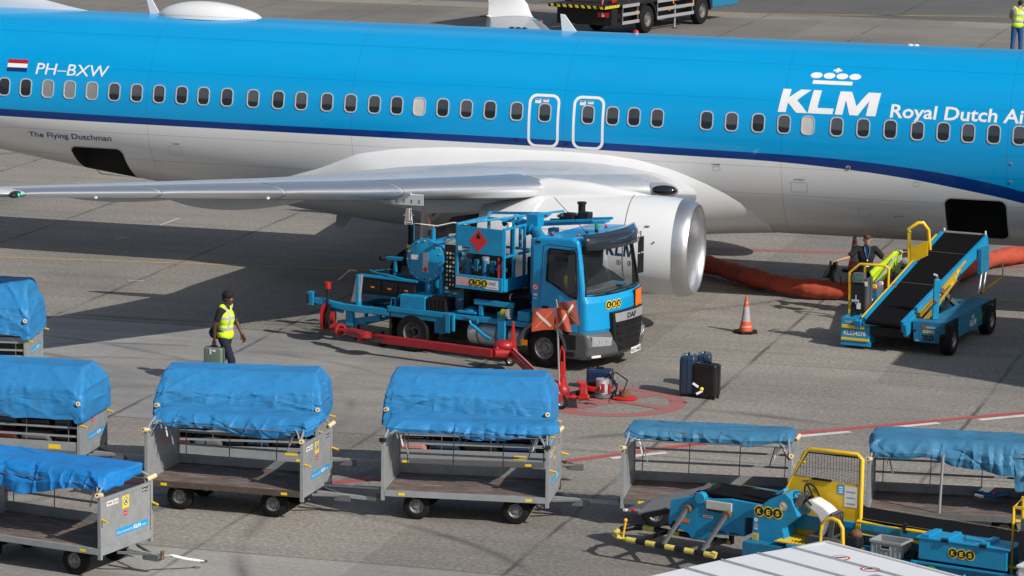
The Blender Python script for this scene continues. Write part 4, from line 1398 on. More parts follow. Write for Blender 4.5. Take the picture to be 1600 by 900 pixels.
def cart(label, ctr, rz, closed_side=False, group='blue canvas baggage carts', rear_rail=True, bar=1.05, var=0, left_mark=False, roll=(CREAM,) * 4, bar_end=None, towed=True):
    t = thing('baggage_cart', label, 'baggage cart', (ctr[0], ctr[1], 0), rz, group)
    b = MB()
    b.b(-CL + .03, CL - .03, -CW + .02, CW - .02, DH - .035, DH, DECKW); b.obj('deck', t, bevel=.003)
    b = MB()
    edge = mat('rusty_dark_edge', (.075, .055, .042), .7, dirt=.6, scale=8, dcol=(.16, .13, .11)) if var == 3 else (STEEL if var % 2 else STEELD)
    b.b(-CL + .03, CL - .03, -CW - .03, -CW + .018, DH - .085, DH + .004, edge); b.b(-CL + .03, CL - .03, CW - .018, CW + .03, DH - .085, DH + .004, edge)
    for x in (-.8, -.3, .3, .8): b.b(x - .03, x + .03, -CW + .02, CW - .02, DH - .11, DH - .037, STEELD)
    for x in (-.75, .75):
        b.b(x - .035, x + .035, -.40, .40, .17, .23, DARK)
        for y in (-.33, .33): b.b(x - .08, x + .08, y - .03, y + .03, .23, DH - .112, DARK)
    for x in (-.62, .62): b.bar((x, 0, .26), (x * 1.2, 0, .24), .3, .02, DARK)
    for x in (-.95, 1.0):
        b.b(x - .07, x + .03, -CW - .034, -CW - .029, DH - .065, DH - .025, YELS)
    b.obj('chassis', t, bevel=.004)
    for x in (-.76, .76):
        for y in (-.50, .48):
            wheel(t, (x, y, .207), .207, .14, side=-1 if y < 0 else 1, rim=RIMM)
    end_panel(t, 1, True, var); end_panel(t, -1, left_mark, var)
    if not left_mark:
        b = MB(); b.add([(-CL + .0135, .02, .86), (-CL + .0135, .10, .86), (-CL + .0135, .10, .98), (-CL + .0135, .02, .98)], [(0, 1, 2, 3)], STICO); b.obj('sticker', t, fix=False)
    # back (and near) side: kick board, rails and thin uprights
    sides = ((1, True),) + (((-1, True),) if closed_side else ())
    for sd_, _ in sides:
        y = sd_ * CW
        b = MB(); b.b(-CL + .03, CL - .03, y - .008, y + .008, DH + .006, DH + .15, STEEL); b.obj('kick_board', t, bevel=.003)
        b = MB()
        for z in ((.70, .98) if closed_side else (.76, .96)): b.bar((-CL + .03, y, z), (CL - .03, y, z), .018, .032, STEEL)
        for x in (-1.12, -.40, .38, 1.08): b.cyl((x, y, DH + .15), (x + .01, y, 1.12), .008, STEELD, n=6)
        if closed_side: b.bar((-CL + .03, y - .004, .84), (CL - .03, y - .004, .84), .016, .028, STEEL); b.b(.75, .95, y - .013, y - .0085, DH + .03, DH + .10, YELS)
        b.obj('side_rail', t, smooth=30)
    # hoops that carry the cover
    b = MB()
    for x in (-CL, CL):
        b.tube([(x, -CW, 1.19), (x * .985, -CW * .98, 1.27), (x * .96, -.40, 1.40), (x * .95, -.28, 1.46), (x * .95, .28, 1.46), (x * .96, .40, 1.40), (x * .985, CW * .98, 1.27), (x, CW, 1.19)], .017, STEEL, 8)
    for y in (-.34, .34): b.cyl((-CL * .95, y, 1.44), (CL * .95, y, 1.44), .014, STEELD, n=8)
    for y in (-.52, .52): b.cyl((-CL * .97, y, 1.33), (CL * .97, y, 1.33), .010, STEELD, n=6)
    b.obj('cover_hoop', t, smooth=40)
    # cream corner rollers, yellow latch grips
    for k, (sx_, sy_) in enumerate(((-1, -1), (1, -1), (-1, 1), (1, 1))):
        c = Vector((sx_ * CL, sy_ * (CW + .02), 1.235)); d = Vector((sx_ * .02, sy_ * .085, .018))
        b = MB(); b.cyl(c - d, c + d, .036, roll[k], n=14); b.cyl(c + d, c + d * 1.03, .014, DARK, n=8); b.cyl(c - d * 1.03, c - d, .014, DARK, n=8)
        b.cyl(c - Vector((0, 0, .06)), c, .012, STEELD, n=6); b.obj('roller', t, smooth=40)
    for sx_, sy_ in ((1, 1), (1, -1)):
        b = MB(); c = Vector((sx_ * CL + .04, sy_ * CW, .88)); b.cyl(c - Vector((.01, .0, 0)), c + Vector((.10, -.02, -.02)), .017, YEL, n=8); b.obj('latch_grip', t, smooth=40)
    # lashing straps
    rnd = random.Random(var * 5 + 1)
    for sx_ in (-1, 1):
        b = MB(); x = sx_ * CL * .97
        for q in range(3):
            y0 = -CW * (1 - .1 * q)
            pts = [Vector((x + sx_ * .01 * q, y0 + .02 * q, 1.20 - .05 * q)), Vector((x - sx_ * (.05 + .03 * q), y0 + .06, 1.32)), Vector((x - sx_ * (.12 + .05 * q), y0 + .16, 1.36 - .04 * q)), Vector((x - sx_ * (.16 + .07 * q), y0 + .12, 1.24 - .13 * q))]
            b.tube(pts, .011, (CLOTHG, STICW, CLOTHG)[q], 5)
        b.obj('strap', t, smooth=50)
    if towed:
        b = MB(); e = bar
        b.bar((CL, .05, .30), (CL + e, .03, .27), .055, .055, STEEL); b.bar((CL, -.22, .32), (CL + .4, .02, .29), .03, .04, STEELD); b.bar((CL, .30, .32), (CL + .4, .06, .29), .03, .04, STEELD)
        b.box((CL + .42, .04, .25), (.26, .10, .09), STEELD); b.cyl((CL + e - .02, .03, .24), (CL + e - .02, .03, .36), .03, BROWNR); b.obj('drawbar', t, bevel=.004)
        b = MB(); b.b(-CL - .08, -CL - .03, -.06, .10, .24, .34, DARK); b.obj('hitch', t, bevel=.004)
    CARTS.append(t)
    return t


def full_cover(t, seed, m=TARPA, lean=0.0, zt=1.74):
    R_ = [(1.35, .73, 1.02, .05, 0, 0), (1.345, .72, 1.18, .05, .0, 0), (1.33, .70, 1.34, .05, .01, 0), (1.315, .675, 1.47, .05, .02, 0), (1.30, .64, 1.505, .05, .03, 0), (1.265, .50, 1.60, .06, .05, -.01), (1.225, .34, zt - .03, .06, .07, -.02), (1.19, .28, zt, .05, .08, -.02 + lean)]
    shell(R_, seed, .029, m, t, pleat=.012, hem=lambda x, y: -.05 * math.sin(x * 2.0 + seed) - (.07 if abs(x) > 1.2 else 0))


def rolled_cover(t, seed, m=TARPA, hemf=None, ztop=1.50, hy=.40, z0=1.37):
    R_ = [(1.25, hy + .03, z0 - .03, .04, -.02, 0), (1.26, hy + .05, z0 + .03, .05, -.02, 0), (1.24, hy + .02, ztop - .045, .05, 0, 0), (1.22, hy - .06, ztop - .01, .05, 0, 0), (1.16, hy - .16, ztop, .05, .02, 0)]
    shell(R_, seed, .052, m, t, hem=hemf, sag=.02, pleat=.045)
    # bundled flap hanging below the fold, with its dark webbing hem
    b = MB(); rows = []
    for i in range(40):
        x = -1.22 + 2.44 * i / 39; dp = .06 + .035 * math.sin(x * 2.1 + seed) + .03 * noise.noise(Vector((x * 3, seed, 0)))
        rows.append([Vector((x, -hy + .02 + .02 * noise.noise(Vector((x * 4, k, seed))), z0 + .02 - dp * k / 4)) for k in range(5)])
    b.grid(rows, m); b.obj('cover_flap', t, smooth=70)
    b = MB(); b.tube([(-1.22 + 2.44 * i / 24, -hy - .0 + .015 * math.sin(i), z0 - .045 - .035 * math.sin((-1.22 + 2.44 * i / 24) * 2.1 + seed)) for i in range(25)], .010, BLACKP, 5); b.obj('hem_webbing', t, smooth=50)


G_ = 'baggage carts with blue canvas covers'
# the train in front
d1 = cart('empty cart with bunched-up blue tarp and an orange sticker inside its left panel', (-4.16, 53.93), R(-16), var=3, group=G_, bar=1.0)
rolled_cover(d1, 3.0, TARPA, lambda x, y: -.10 - .05 * math.sin(x * 3) if y < 0 else 0)
e1 = cart('empty cart with pale steel edge and bunched-up tarp, in front of the red fuelling gear', (-.57, 53.63), R(-8.5), var=1, group=G_, roll=(BLACKP, BLACKP, CREAM, CREAM))
rolled_cover(e1, 5.5, TARPA, lambda x, y: -.05 * math.cos(x * 1.3) if y < 0 else 0)
f1 = cart('open cart with thin rolled tarp, partly hidden by the near grey loader flap', (3.06, 53.32), R(-9), var=2, group=G_)
rolled_cover(f1, 8.2, TARPC, lambda x, y: -.02 if y < 0 else 0, hy=.33)
g1 = cart('open cart with weathered tarp sagging over a grey pole, behind the yellow guard panel', (6.72, 52.80), R(-9), var=4, group=G_)


def g_hem(x, y): return (-.10 - .16 * max(0, math.sin((x + .4) * 1.3)) - (.25 if x > .9 else 0)) if y < 0 else 0


rolled_cover(g1, 11.3, TARPC, g_hem, ztop=1.52, hy=.50)
b = MB(); b.cyl((-.20, -CW + .0, DH), (-.17, -CW + .02, 1.36), .022, STEEL, n=10); b.obj('cover_prop', g1, smooth=40)
# frontmost cart, its drawbar lying free
c1 = cart('frontmost empty cart with bright blue tarp sagging in the middle and a free white drawbar', (-6.57, 50.32), R(-27), var=7, group=G_, bar=.62)
rolled_cover(c1, 14.9, TARPB, lambda x, y: (-.05 - .14 * math.exp(-((x + .1) / .55) ** 2)) if y < 0 else 0, hy=.46, ztop=1.51, z0=1.34)
pb = (Matrix.Rotation(R(27), 3, 'Z') @ (site(318, 877, .12) - Vector((-6.57, 50.32, 0))))
b = MB(); s0 = Vector((CL + .58, .03, .29)); b.tube([s0, s0.lerp(pb, .25) + Vector((0, 0, .02)), s0.lerp(pb, .6), pb], lambda u: .030 - .012 * u, STICW, 8)
b.tube([pb + Vector((.05 * math.cos(k), .05 * math.sin(k), 0)) for k in [i * PI / 5 for i in range(10)]], .012, STEELD, 6, closed=True); b.obj('tow_eye', c1, smooth=50)
# the loaded row behind
d2 = cart('loaded cart under a full blue tarp, nearest the walking man with the yellow vest', (-4.25, 56.1), R(-4), True, var=5, group=G_)
full_cover(d2, 21.0, TARPA)
e2 = cart('loaded cart under a full smooth blue tarp, closest to the red fuelling arm', (-.62, 56.02), R(-5), True, var=6, group=G_, towed=True, bar=.3)
full_cover(e2, 25.4, TARPA)
bb = cart('loaded cart at the left edge with full tarp and side rails facing the camera', (-7.91, 56.44), R(-12), True, var=8, group=G_, left_mark=True, bar=1.15)
full_cover(bb, 31.7, TARPA)
aa = cart('rearmost cart at the left edge, its peaked blue tarp cut off by the frame', (-9.85, 63.55), R(-5), True, var=9, group=G_, towed=False)
full_cover(aa, 36.1, TARPA, zt=1.86)

# bags inside the loaded carts
rnd = random.Random(11)
BG = 'suitcases packed inside the covered baggage carts'
kinds = [(LUGK, 'black'), (LUGN, 'navy'), (LUGM, 'maroon'), (LUGG, 'grey'), (LUGK, 'black'), (LUGB, 'dark blue')]
for ci, (ct, place) in enumerate(((bb, 'cart at the left edge'), (d2, 'cart behind the orange-stickered one'), (e2, 'covered cart near the red arm'))):
    x = -1.12; k = 0
    while x < .95:
        wd = rnd.uniform(.34, .62)
        mt, cn = kinds[(k + ci * 2) % 6]
        if ci == 2 and k == 0: mt, cn = LUGP, 'rose'
        for lay in range(2):
            if lay == 1: mt, cn = kinds[(k + ci + 3) % 6]
            p = Matrix.Rotation(ct.rotation_euler.z, 3, 'Z') @ Vector((x + wd / 2, -.30 + rnd.uniform(-.03, .03), 0)) + Vector(ct.location)
            hz = .27 if lay == 0 else .24
            o = suitcase('suitcase', f"{cn} suitcase lying in the {'bottom' if lay == 0 else 'upper'} layer of the {place}, number {k + 1} from its left end" if False else f"{cn} suitcase in the {'lower' if lay == 0 else 'upper'} layer, {['first', 'second', 'third', 'fourth', 'fifth', 'sixth', 'seventh'][k]} from left, {place}", (p.x, p.y, DH + .002 + lay * .285), ct.rotation_euler.z + PI / 2, (.5, wd - .03, hz), mt, group=BG, ribs=False, wheels=False, handle=lay == 1)
        x += wd; k += 1
# ------------------------------------------------------------------ fuelling truck
TRO = site(848, 577.5)
truck = thing('fuelling_truck', 'bright blue cab-over aircraft fuelling truck with pump gear, parked under the wing beside the engine', 'fuelling truck', (TRO.x, TRO.y, 0), R(-30.3))
Y0, Y1 = .10, 2.22


def solid(poly, y0, y1, m, name='x', bev=0, seg=3, axis='y'):
    b = MB(); b.prism(poly, y0, y1, m, axis); return b.obj(name, None, bevel=bev, seg=seg)


arch = [(-.07 + .47 * math.cos(R(a)), .37 + .47 * math.sin(R(a))) for a in range(180, -1, -12)]
# cab shell: closed solid, hollowed out, then windows and wheel arches cut
prof = [(-.34, 1.0), (-.34, 2.36), (-.24, 2.46), (.52, 2.50), (.68, 2.43), (.98, 1.42), (1.03, 1.30), (1.05, .80), (.98, .66), (.46, .66), (.46, .90), (.05, .95)]
cabo = solid(prof, Y0, Y1, CABB, 'cab', .055, 3)
bake(cabo)
inn = [(-.27, 1.05), (-.27, 2.28), (-.2, 2.38), (.48, 2.41), (.60, 2.34), (.86, 1.50), (.86, 1.05)]
cuts = [solid(inn, Y0 + .04, Y1 - .04, GREYP, 'c1')]
wsq = [(Y0 + .06, 1.45), (Y1 - .06, 1.45), (Y1 - .12, 2.33), (Y0 + .12, 2.33)]
cuts.append(solid(wsq, .58, 1.3, BLACKP, 'c2', axis='x'))
dw = [(-.01, 1.66), (.02, 2.24), (.06, 2.27), (.56, 2.27), (.62, 2.22), (.74, 1.50), (.70, 1.38), (.50, 1.40), (.22, 1.56)]
cuts.append(solid(dw, Y0 - .2, Y1 + .2, BLACKP, 'c3'))
cut(cabo, cuts)
cabo.parent = truck
for p_ in cabo.data.polygons: p_.use_smooth = False
# curved glass and rubbers
b = MB()
def wsp(y, z, o=0): return (.962 - (z - 1.45) * .305 + o, y, z)
b.grid([[wsp(Y0 + .07 + .05 * (z - 1.45) / .88 + (Y1 - Y0 - .14 - .10 * (z - 1.45) / .88) * k / 16, z) for k in range(17)] for z in (1.46, 1.75, 2.05, 2.32)], GLASS); b.obj('windscreen', truck, smooth=60, fix=False)
b = MB()
Q = [wsp(Y0 + .05 + (Y1 - Y0 - .10) * k / 10, 1.43, .012) for k in range(11)] + [wsp(Y1 - .11 - (Y1 - Y0 - .22) * k / 10, 2.34, .012) for k in range(11)]
b.tube(Q, .018, BLACK, 6, closed=True); b.obj('windscreen_seal', truck, smooth=50)
for y, s_ in ((Y0 + .015, -1), (Y1 - .015, 1)):
    b = MB(); b.add([(x, y, z) for x, z in dw], [tuple(range(len(dw)))], SMOKE if s_ < 0 else GLASS); wnd = b.obj('door_window', truck, fix=False)
    b = MB(); b.tube([(x, y + s_ * .02, z) for x, z in dw], .012, BLACK, 6, closed=True); b.obj('window_seal', wnd, smooth=50)
    b = MB(); e = y + s_ * .0165
    ds = [(-.16, .98), (-.14, 1.5), (-.08, 2.30), (.0, 2.34), (.62, 2.33), (.70, 2.26), (.86, 1.50), (.88, .74), (.47, .74), (.44, .88), (.30, .96), (.06, 1.02)]
    b.tube([(x, y + s_ * .013, z) for x, z in ds], .006, BLACKP, 5, closed=True)
    b.box((-.02, y + s_ * .03, 1.16), (.12, .03, .045), BLACKP)
    b.obj('door', truck)
    b = MB(); b.box((-.20, y + s_ * .012, 2.39 - .02), (.10, .03, .035), BLACKP); b.obj('marker_lamp', truck)
# interior: seats, dash, wheel, far-window decals
b = MB(); b.b(.52, .86, Y0 + .08, Y1 - .08, 1.12, 1.44, GREYP); b.box((.60, 1.0, 1.47), (.24, 1.5, .05), GREYP); b.box((.74, 1.55, 1.49), (.22, .26, .02), BLUE2); b.obj('dashboard', truck, bevel=.03)
for y in (.62, 1.66):
    b = MB(); b.box((.05, y, 1.28), (.46, .48, .12), BLACKP); b.box((-.16, y, 1.62), (.12, .46, .62), BLACKP); b.box((-.17, y, 2.0), (.08, .24, .16), BLACKP); b.obj('seat', truck, bevel=.04, seg=3)
b = MB(); c = Vector((.42, .60, 1.56)); a_, b_, d_ = basis((-.75, 0, .66)); b.tube([c + (a_ * math.cos(k) + b_ * math.sin(k)) * .20 for k in [i * PI / 10 for i in range(20)]], .014, BLACKP, 6, closed=True); b.cyl(c, (.60, .60, 1.40), .03, BLACKP); b.obj('steering_wheel', truck, smooth=50)
b = MB(); b.sphere((.14, .66, 1.62), (.13, .17, .25), YELS); b.sphere((.16, .66, 1.95), (.1, .09, .12), DARK); b.obj('hanging_vest', truck, smooth=60)
# lettering on the far door window, read through the windscreen
b = MB(); f = Y1 - .035
klm(b, (.08, f, 1.88), (1, 0, 0), (0, 0, 1), .24, STICB, width=.66)
for x, z in ((.36, 1.76), (.60, 1.76)): disc(b, (x, f, z), (0, -1, 0), .055, STICR, 18, r_in=.038); b.box((x, f, z), (.03, .004, .05), BLK)
b.obj('window_sticker', truck, fix=False)
# sun visor
b = MB(); rows = []
for i in range(13):
    t = i / 12; y = Y0 + .06 + (Y1 - Y0 - .12) * t; bow = .10 * (1 - (2 * t - 1) ** 4)
    rows.append([Vector((.66 + bow * .5, y, 2.54)), Vector((.80 + bow * .6, y, 2.57)), Vector((.93 + bow * .6, y, 2.48)), Vector((.97 + bow * .55, y, 2.28))])
b.grid(rows, SMOKE); vs_ = b.obj('sun_visor', truck, smooth=60); md = vs_.modifiers.new('thick', 'SOLIDIFY'); md.thickness = .012
# bumper, front corner panels, grille
b = MB()
bp = [(.40, .24), (.98, .24), (1.10, .32), (1.12, .50), (1.08, .70), (1.0, .76), (.46, .74), (.44, .45)]
b.prism(bp, Y0 - .02, Y1 + .02, GREYP, 'y'); bo = b.obj('bumper', truck, bevel=.06, seg=3)
b = MB(); b.b(.36, .72, Y0 - .025, Y0 + .2, .42, .70, BLACKP); b.b(.40, .66, Y0 - .045, Y0 + .1, .30, .38, BLACKP); b.obj('step', truck, bevel=.01)
for s_, y in ((-1, Y0), (1, Y1)):
    b = MB(); pts = [Vector((x, y + (.02 if s_ < 0 else -.02), z)) for x, z in arch]
    for i in range(len(arch) - 1):
        (x0, z0), (x1, z1) = arch[i], arch[i + 1]
        k = 1.13
        def o_(x, z): return (-.07 + (x + .07) * k, .37 + (z - .37) * k)
        X0, Z0 = o_(x0, z0); X1, Z1 = o_(x1, z1); ya, yb = y - .03 * s_ * -1 - .0, y - s_ * .45
        b.add([(x0, ya, z0), (x1, ya, z1), (X1, ya, Z1), (X0, ya, Z0), (x0, yb, z0), (x1, yb, z1), (X1, yb, Z1), (X0, yb, Z0)], [(0, 1, 2, 3), (4, 7, 6, 5), (0, 4, 5, 1), (3, 2, 6, 7)], GREYP)
    b.obj('mudguard', truck, smooth=30)
for y in (Y0 + .18, Y1 - .18):
    wheel(truck, (-.07, y, .37), .37, .26, side=-1 if y < 1 else 1, rr=.56)
wheel(truck, (-2.93, Y0 + .22, .37), .37, .46, side=-1, rr=.56, hub='d'); wheel(truck, (-2.93, Y1 - .22, .37), .37, .46, side=1, rr=.56)
b = MB()
gp = [(.62, 1.10), (1.80, 1.10), (1.76, .60), (1.58, .34), (.84, .34), (.66, .60)]
b.prism([(y, z) for y, z in gp], 1.02, 1.128, BLACKP, 'x'); gr_ = b.obj('grille', truck, bevel=.02)
b = MB()
for z in (.86, .72, .58, .45):
    hw_ = .50 if z > .6 else .40; b.prism([(1.21 - hw_, z), (1.21 + hw_, z), (1.21 + hw_ - .06, z - .05), (1.21 - hw_ + .06, z - .05)], 1.12, 1.15, BLACK, 'x')
b.obj('grille_bar', gr_, bevel=.006)
b = MB(); b.prism([(.66, 1.075), (1.76, 1.075), (1.73, .91), (.69, .91)], 1.129, 1.142, SILV, 'x'); sb = b.obj('badge_panel', gr_, bevel=.006)
b = MB(); put_text(b, 'DAF', (1.145, 1.06, .945), (0, 1, 0), (0, 0, 1), .10, BLACKP, bold=.05, width=.34); b.obj('lettering', sb, fix=False)
for y0, y1 in ((Y0 + .06, .60), (Y1 - .50, Y1 - .06)):
    b = MB(); b.prism([(y0, .50), (y1, .48), (y1 + (.03 if y0 < 1 else -.0), .64), (y0, .69)], 1.095, 1.125, LAMPG, 'x'); hl = b.obj('headlight', truck, bevel=.02)
    for k in range(3):
        b = MB(); yy = y0 + .09 + k * .15; b.lathe([(0, .055), (-.012, .05), (-.03, .001)], (1.130, yy, .58), (1, 0, 0), CHROME, 16); b.obj('lamp_reflector', hl, smooth=50)
b = MB(); b.b(1.10, 1.124, .16, .34, .29, .33, STICW); b.obj('fog_lamp', truck)
b = MB(); b.b(1.118, 1.128, 1.26, 1.72, .24, .35, STICW); pl = b.obj('number_plate', truck)
b = MB(); put_text(b, 'KL514655', (1.1295, 1.28, .262), (0, 1, 0), (0, 0, 1), .062, BLK, bold=.03, width=.42); b.obj('plate_number', pl, fix=False)
b = MB(); b.b(1.055, 1.07, 1.54, 1.92, 1.03, 1.40, STICO); b.b(1.052, 1.058, 1.52, 1.94, 1.01, 1.42, BLK); b.obj('hazard_plate', truck)
k_ = kes(truck, (1.046, .60, 1.24), (0, 1, 0), (0, 0, 1), .085)
# flush side louvre on the far corner, chin seam
b = MB()
for z in (.95, 1.02, 1.09, 1.16, 1.23): b.b(.97, 1.045, Y1 - .08, Y1 + .004, z, z + .03, BLACKP)
b.obj('louvre', truck)
# wipers
b = MB(); b.tube([(1.0, .5, 1.44), (1.005, .9, 1.50), (.985, 1.25, 1.55)], .010, BLACK, 5); b.tube([(1.0, 1.2, 1.44), (1.005, 1.55, 1.50), (.985, 1.85, 1.55)], .010, BLACK, 5); b.obj('wiper', truck)
# mirrors
def mirror(y, s_):
    b = MB(); x0 = .66
    e_ = .20 if s_ < 0 else .36; b.tube([(x0, y, 2.30), (x0 + .10, y + s_ * e_, 2.33), (x0 + .10, y + s_ * e_, 1.55), (x0 + .02, y, 1.52)], .016, BLACKP, 6); mo = b.obj('mirror', truck, smooth=50)
    b = MB(); b.box((x0 + .07, y + s_ * (e_ + .01), 2.08), (.12, .24, .30), BLACKP); b.box((x0 + .07, y + s_ * (e_ + .01), 1.72), (.13, .25, .38), BLACKP); b.obj('mirror_housing', mo, bevel=.045, seg=3)
mirror(Y0, -1); mirror(Y1, 1)
b = MB(); b.box((.40, Y0 - .10, 2.14), (.26, .22, .10), BLACKP); b.bar((.30, Y0 - .02, 2.18), (.44, Y0 - .12, 2.16), .03, .03, BLACKP); b.obj('kerb_mirror', truck, bevel=.035, seg=3)
# roof things
for x, y, m_ in ((.45, .45, REDL), (-.05, .35, REDL), (.35, 1.7, REDL)):
    b = MB(); b.cyl((x, y, 2.47), (x, y, 2.50), .035, BLACKP, n=12); b.sphere((x, y, 2.51), (.032, .032, .03), m_); b.obj('roof_lamp', truck, smooth=50)
b = MB(); b.cyl((.52, 1.02, 2.50), (.52, 1.02, 2.56), .035, BLACKP); b.cyl((.52, 1.02, 2.56), (.52, 1.02, 2.66), .04, GREENL); b.obj('beacon', truck, smooth=50)
b = MB(); b.cyl((.45, .80, 2.49), (-.15, .58, 3.15), .006, BLACK, n=6); b.cyl((.45, .80, 2.48), (.44, .80, 2.54), .02, BLACK, n=8); b.obj('whip_antenna', truck)
# door writing
b = MB(); f = Y0 - .004
klm(b, (.30, f, 1.03), (1, 0, 0), (0, 0, 1), .12, LETW, width=.42); crown(b, (.42, f, 1.17), (1, 0, 0), (0, 0, 1), .20, LETW)
disc(b, (-.24, f, 1.52), (0, -1, 0), .07, STICW, 18); disc(b, (-.24, f - .002, 1.52), (0, -1, 0), .07, STICR, 18, r_in=.052); b.box((-.24, f - .003, 1.52), (.02, .002, .07), STICR, M=Matrix.Rotation(R(40), 3, 'Y')); b.b(-.28, -.20, f - .002, f, 1.36, 1.40, STICW); b.b(-.27, -.21, f - .002, f, 1.40 - .10, 1.32, STICW)
b.obj('door_lettering', truck, fix=False)

# chassis and deck
b = MB()
for y in (.75, 1.55): b.b(-4.2, -.2, y - .04, y + .04, .50, .72, DARK)
for x in (-3.9, -3.2, -2.3, -1.4, -.6): b.b(x - .04, x + .04, .77, 1.53, .52, .68, DARK)
b.b(-3.1, -2.75, .4, 1.9, .32, .42, DARK); b.obj('chassis_frame', truck)
b = MB()
b.b(-3.46, -.36, Y0 - .01, Y0 + .05, .73, .83, BLUE); b.b(-3.46, -.36, Y0 + .05, Y1, .79, .825, BLUE2); b.b(-3.50, -3.46, Y0, Y1, .70, .83, BLUE)
b.b(-1.95, -1.55, Y0 + .02, Y0 + .32, .86, .90, BLUE); b.b(-.62, -.38, Y0, Y0 + .5, .84, 1.02, BLUE)
b.obj('deck', truck, bevel=.008)
b = MB(); b.b(-3.44, -3.41, Y0, Y0 + .55, .10, .72, BLACK); b.b(-3.41, -2.40, Y0 + .0, Y0 + .02, .64, .73, BLUE2); b.b(-2.44, -2.2, Y0 + .01, Y0 + .04, .42, .73, BLUE2); b.obj('mudflap', truck)
b = MB(); b.b(-2.46, -1.74, .40, 1.8, .30, .72, BLACK); b.b(-3.35, -2.5, .62, 1.7, .40, .76, BLACK); b.b(-1.7, -.5, .75, 1.6, .25, .55, BLACK); b.obj('underbody', truck, bevel=.02)
b = MB(); b.cyl((-1.72, Y0 + .25, .50), (-.90, Y0 + .25, .50), .23, SILV, n=28)
for x in (-1.5, -1.1): b.lathe([(-.02, .236), (-.02, .240), (.02, .240), (.02, .236)], (x, Y0 + .25, .5), (1, 0, 0), STEELD, 28)
b.obj('fuel_tank', truck, smooth=40, bevel=.015)
b = MB(); b.cyl((-.86, Y0 + .22, .5), (-.62, Y0 + .22, .5), .18, SILV, n=24); b.obj('air_tank', truck, smooth=40, bevel=.02)
for x, w_, h_ in ((-2.16, .10, .34), (-2.02, .05, .30), (-1.02, .16, .50)):
    b = MB(); b.b(x, x + w_, Y0 - .06, Y0, .80 - h_ + (.10 if h_ > .4 else 0), .83 + (.15 if h_ > .4 else 0), BLUE); b.obj('bracket', truck, bevel=.008)
b = MB(); b.tube([(-1.62, Y0 - .03, .74), (-1.55, Y0 - .05, .66), (-1.24, Y0 - .08, .48), (-1.15, Y0 - .08, .45)], .035, BLUE, 8); b.cyl((-1.75, Y0 + .02, .78), (-1.45, Y0 - .02, .75), .05, BLUE2); b.obj('deadman_arm', truck, smooth=50)
b = MB(); b.cyl((-1.72, Y0 + .2, .84), (-1.72, Y0 + .2, .93), .14, BLUE, n=20); b.cyl((-1.72, Y0 + .2, .93), (-1.72, Y0 + .2, .96), .09, BLUE2, n=16); b.obj('hatch', truck, smooth=40, bevel=.01)
# rear gear boom and outrigger frame
b = MB()
b.bar((-3.42, Y0 + .05, .70), (-4.48, Y0 + .05, .70), .10, .13, BLUE); b.bar((-4.46, Y0 + .05, .70), (-5.20, Y0 + .05, .78), .10, .12, BLUE); b.box((-5.24, Y0 + .05, .80), (.14, .14, .26), BLUE); b.box((-5.28, Y0 - .03, .80), (.04, .05, .18), DARK)
b.bar((-5.1, Y0 + .08, .66), (-4.55, Y0 + .1, .60), .06, .06, BLUE)
b.bar((-4.48, Y0 + .05, .69), (-4.30, 1.6, .69), .09, .10, BLUE); b.bar((-3.5, 1.6, .69), (-4.4, 1.6, .69), .09, .10, BLUE); b.bar((-3.9, .2, .69), (-3.9, 1.6, .69), .06, .08, BLUE2)
b.obj('rear_boom', truck, bevel=.01)
b = MB(); b.bar((-4.72, .30, .34), (-3.75, .30, .55), .09, .11, BLUE); b.bar((-4.25, .45, .36), (-3.6, .5, .56), .06, .07, BLUE2); b.box((-4.40, .22, .52), (.16, .10, .36), BLUE); b.box((-4.12, .35, .52), (.05, .08, .30), BLUE2)
b.obj('lift_arm', truck, bevel=.01)
b = MB(); b.b(-4.22, -3.0, .30, .36, .98, 1.30, DARK); b.b(-4.22, -3.0, .36, 1.1, .92, 1.00, BLUE2); b.b(-4.26, -2.95, .28, .38, 1.30, 1.345, BLUE)
for k in range(3): b.b(-4.10 + k * .38, -3.78 + k * .38, .28, .30, 1.04, 1.26, BLACKP); b.b(-3.98 + k * .38, -3.9 + k * .38, .27, .28, 1.11, 1.14, STICO)
b.prism([(-4.40, .80), (-4.22, .80), (-4.16, 1.34), (-4.28, 1.34)], .24, .30, SILV, 'y'); b.b(-4.28, -4.22, .22, .34, .72, 1.34, BLUE)
b.obj('locker', truck, bevel=.008)
b = MB(); b.tube([(-3.1, .3, 1.33), (-3.6, .32, 1.38), (-3.9, .45, 1.36), (-4.2, .6, 1.38)], .022, BLUE, 8); b.tube([(-3.4, .5, 1.36), (-3.8, .7, 1.42), (-4.1, .62, 1.38)], .018, BLUE2, 8); b.obj('pipe', truck, smooth=50)
# far-side rack
b = MB()
for x in (-4.15, -3.7, -3.2): b.b(x - .03, x + .03, 1.4, 1.46, .8, 1.52, BLUE)
b.bar((-4.35, 1.43, 1.50), (-3.0, 1.43, 1.54), .07, .07, BLUE); b.bar((-4.2, 1.43, 1.2), (-3.0, 1.43, 1.2), .05, .05, BLUE2); b.b(-4.1, -3.3, 1.2, 1.6, .84, 1.15, BLUE2); b.cyl((-4.42, 1.3, 1.50), (-4.34, 1.56, 1.50), .05, BLACKP)
b.obj('rack', truck, bevel=.01)
b = MB(); b.b(-3.22, -2.66, Y0 + .02, Y0 + .42, .83, 1.08, BLUE); b.obj('equipment_box', truck, bevel=.012)
b = MB()
for k in range(5): b.b(-2.62 + k * .085, -2.55 + k * .085, Y0 + .03, Y0 + .40, .83, 1.08, BLACK)
b.b(-2.6, -2.25, Y0 + .05, Y0 + .38, .83, 1.05, DARK); b.obj('bellows', truck, bevel=.01)
b = MB(); rr_ = random.Random(4)
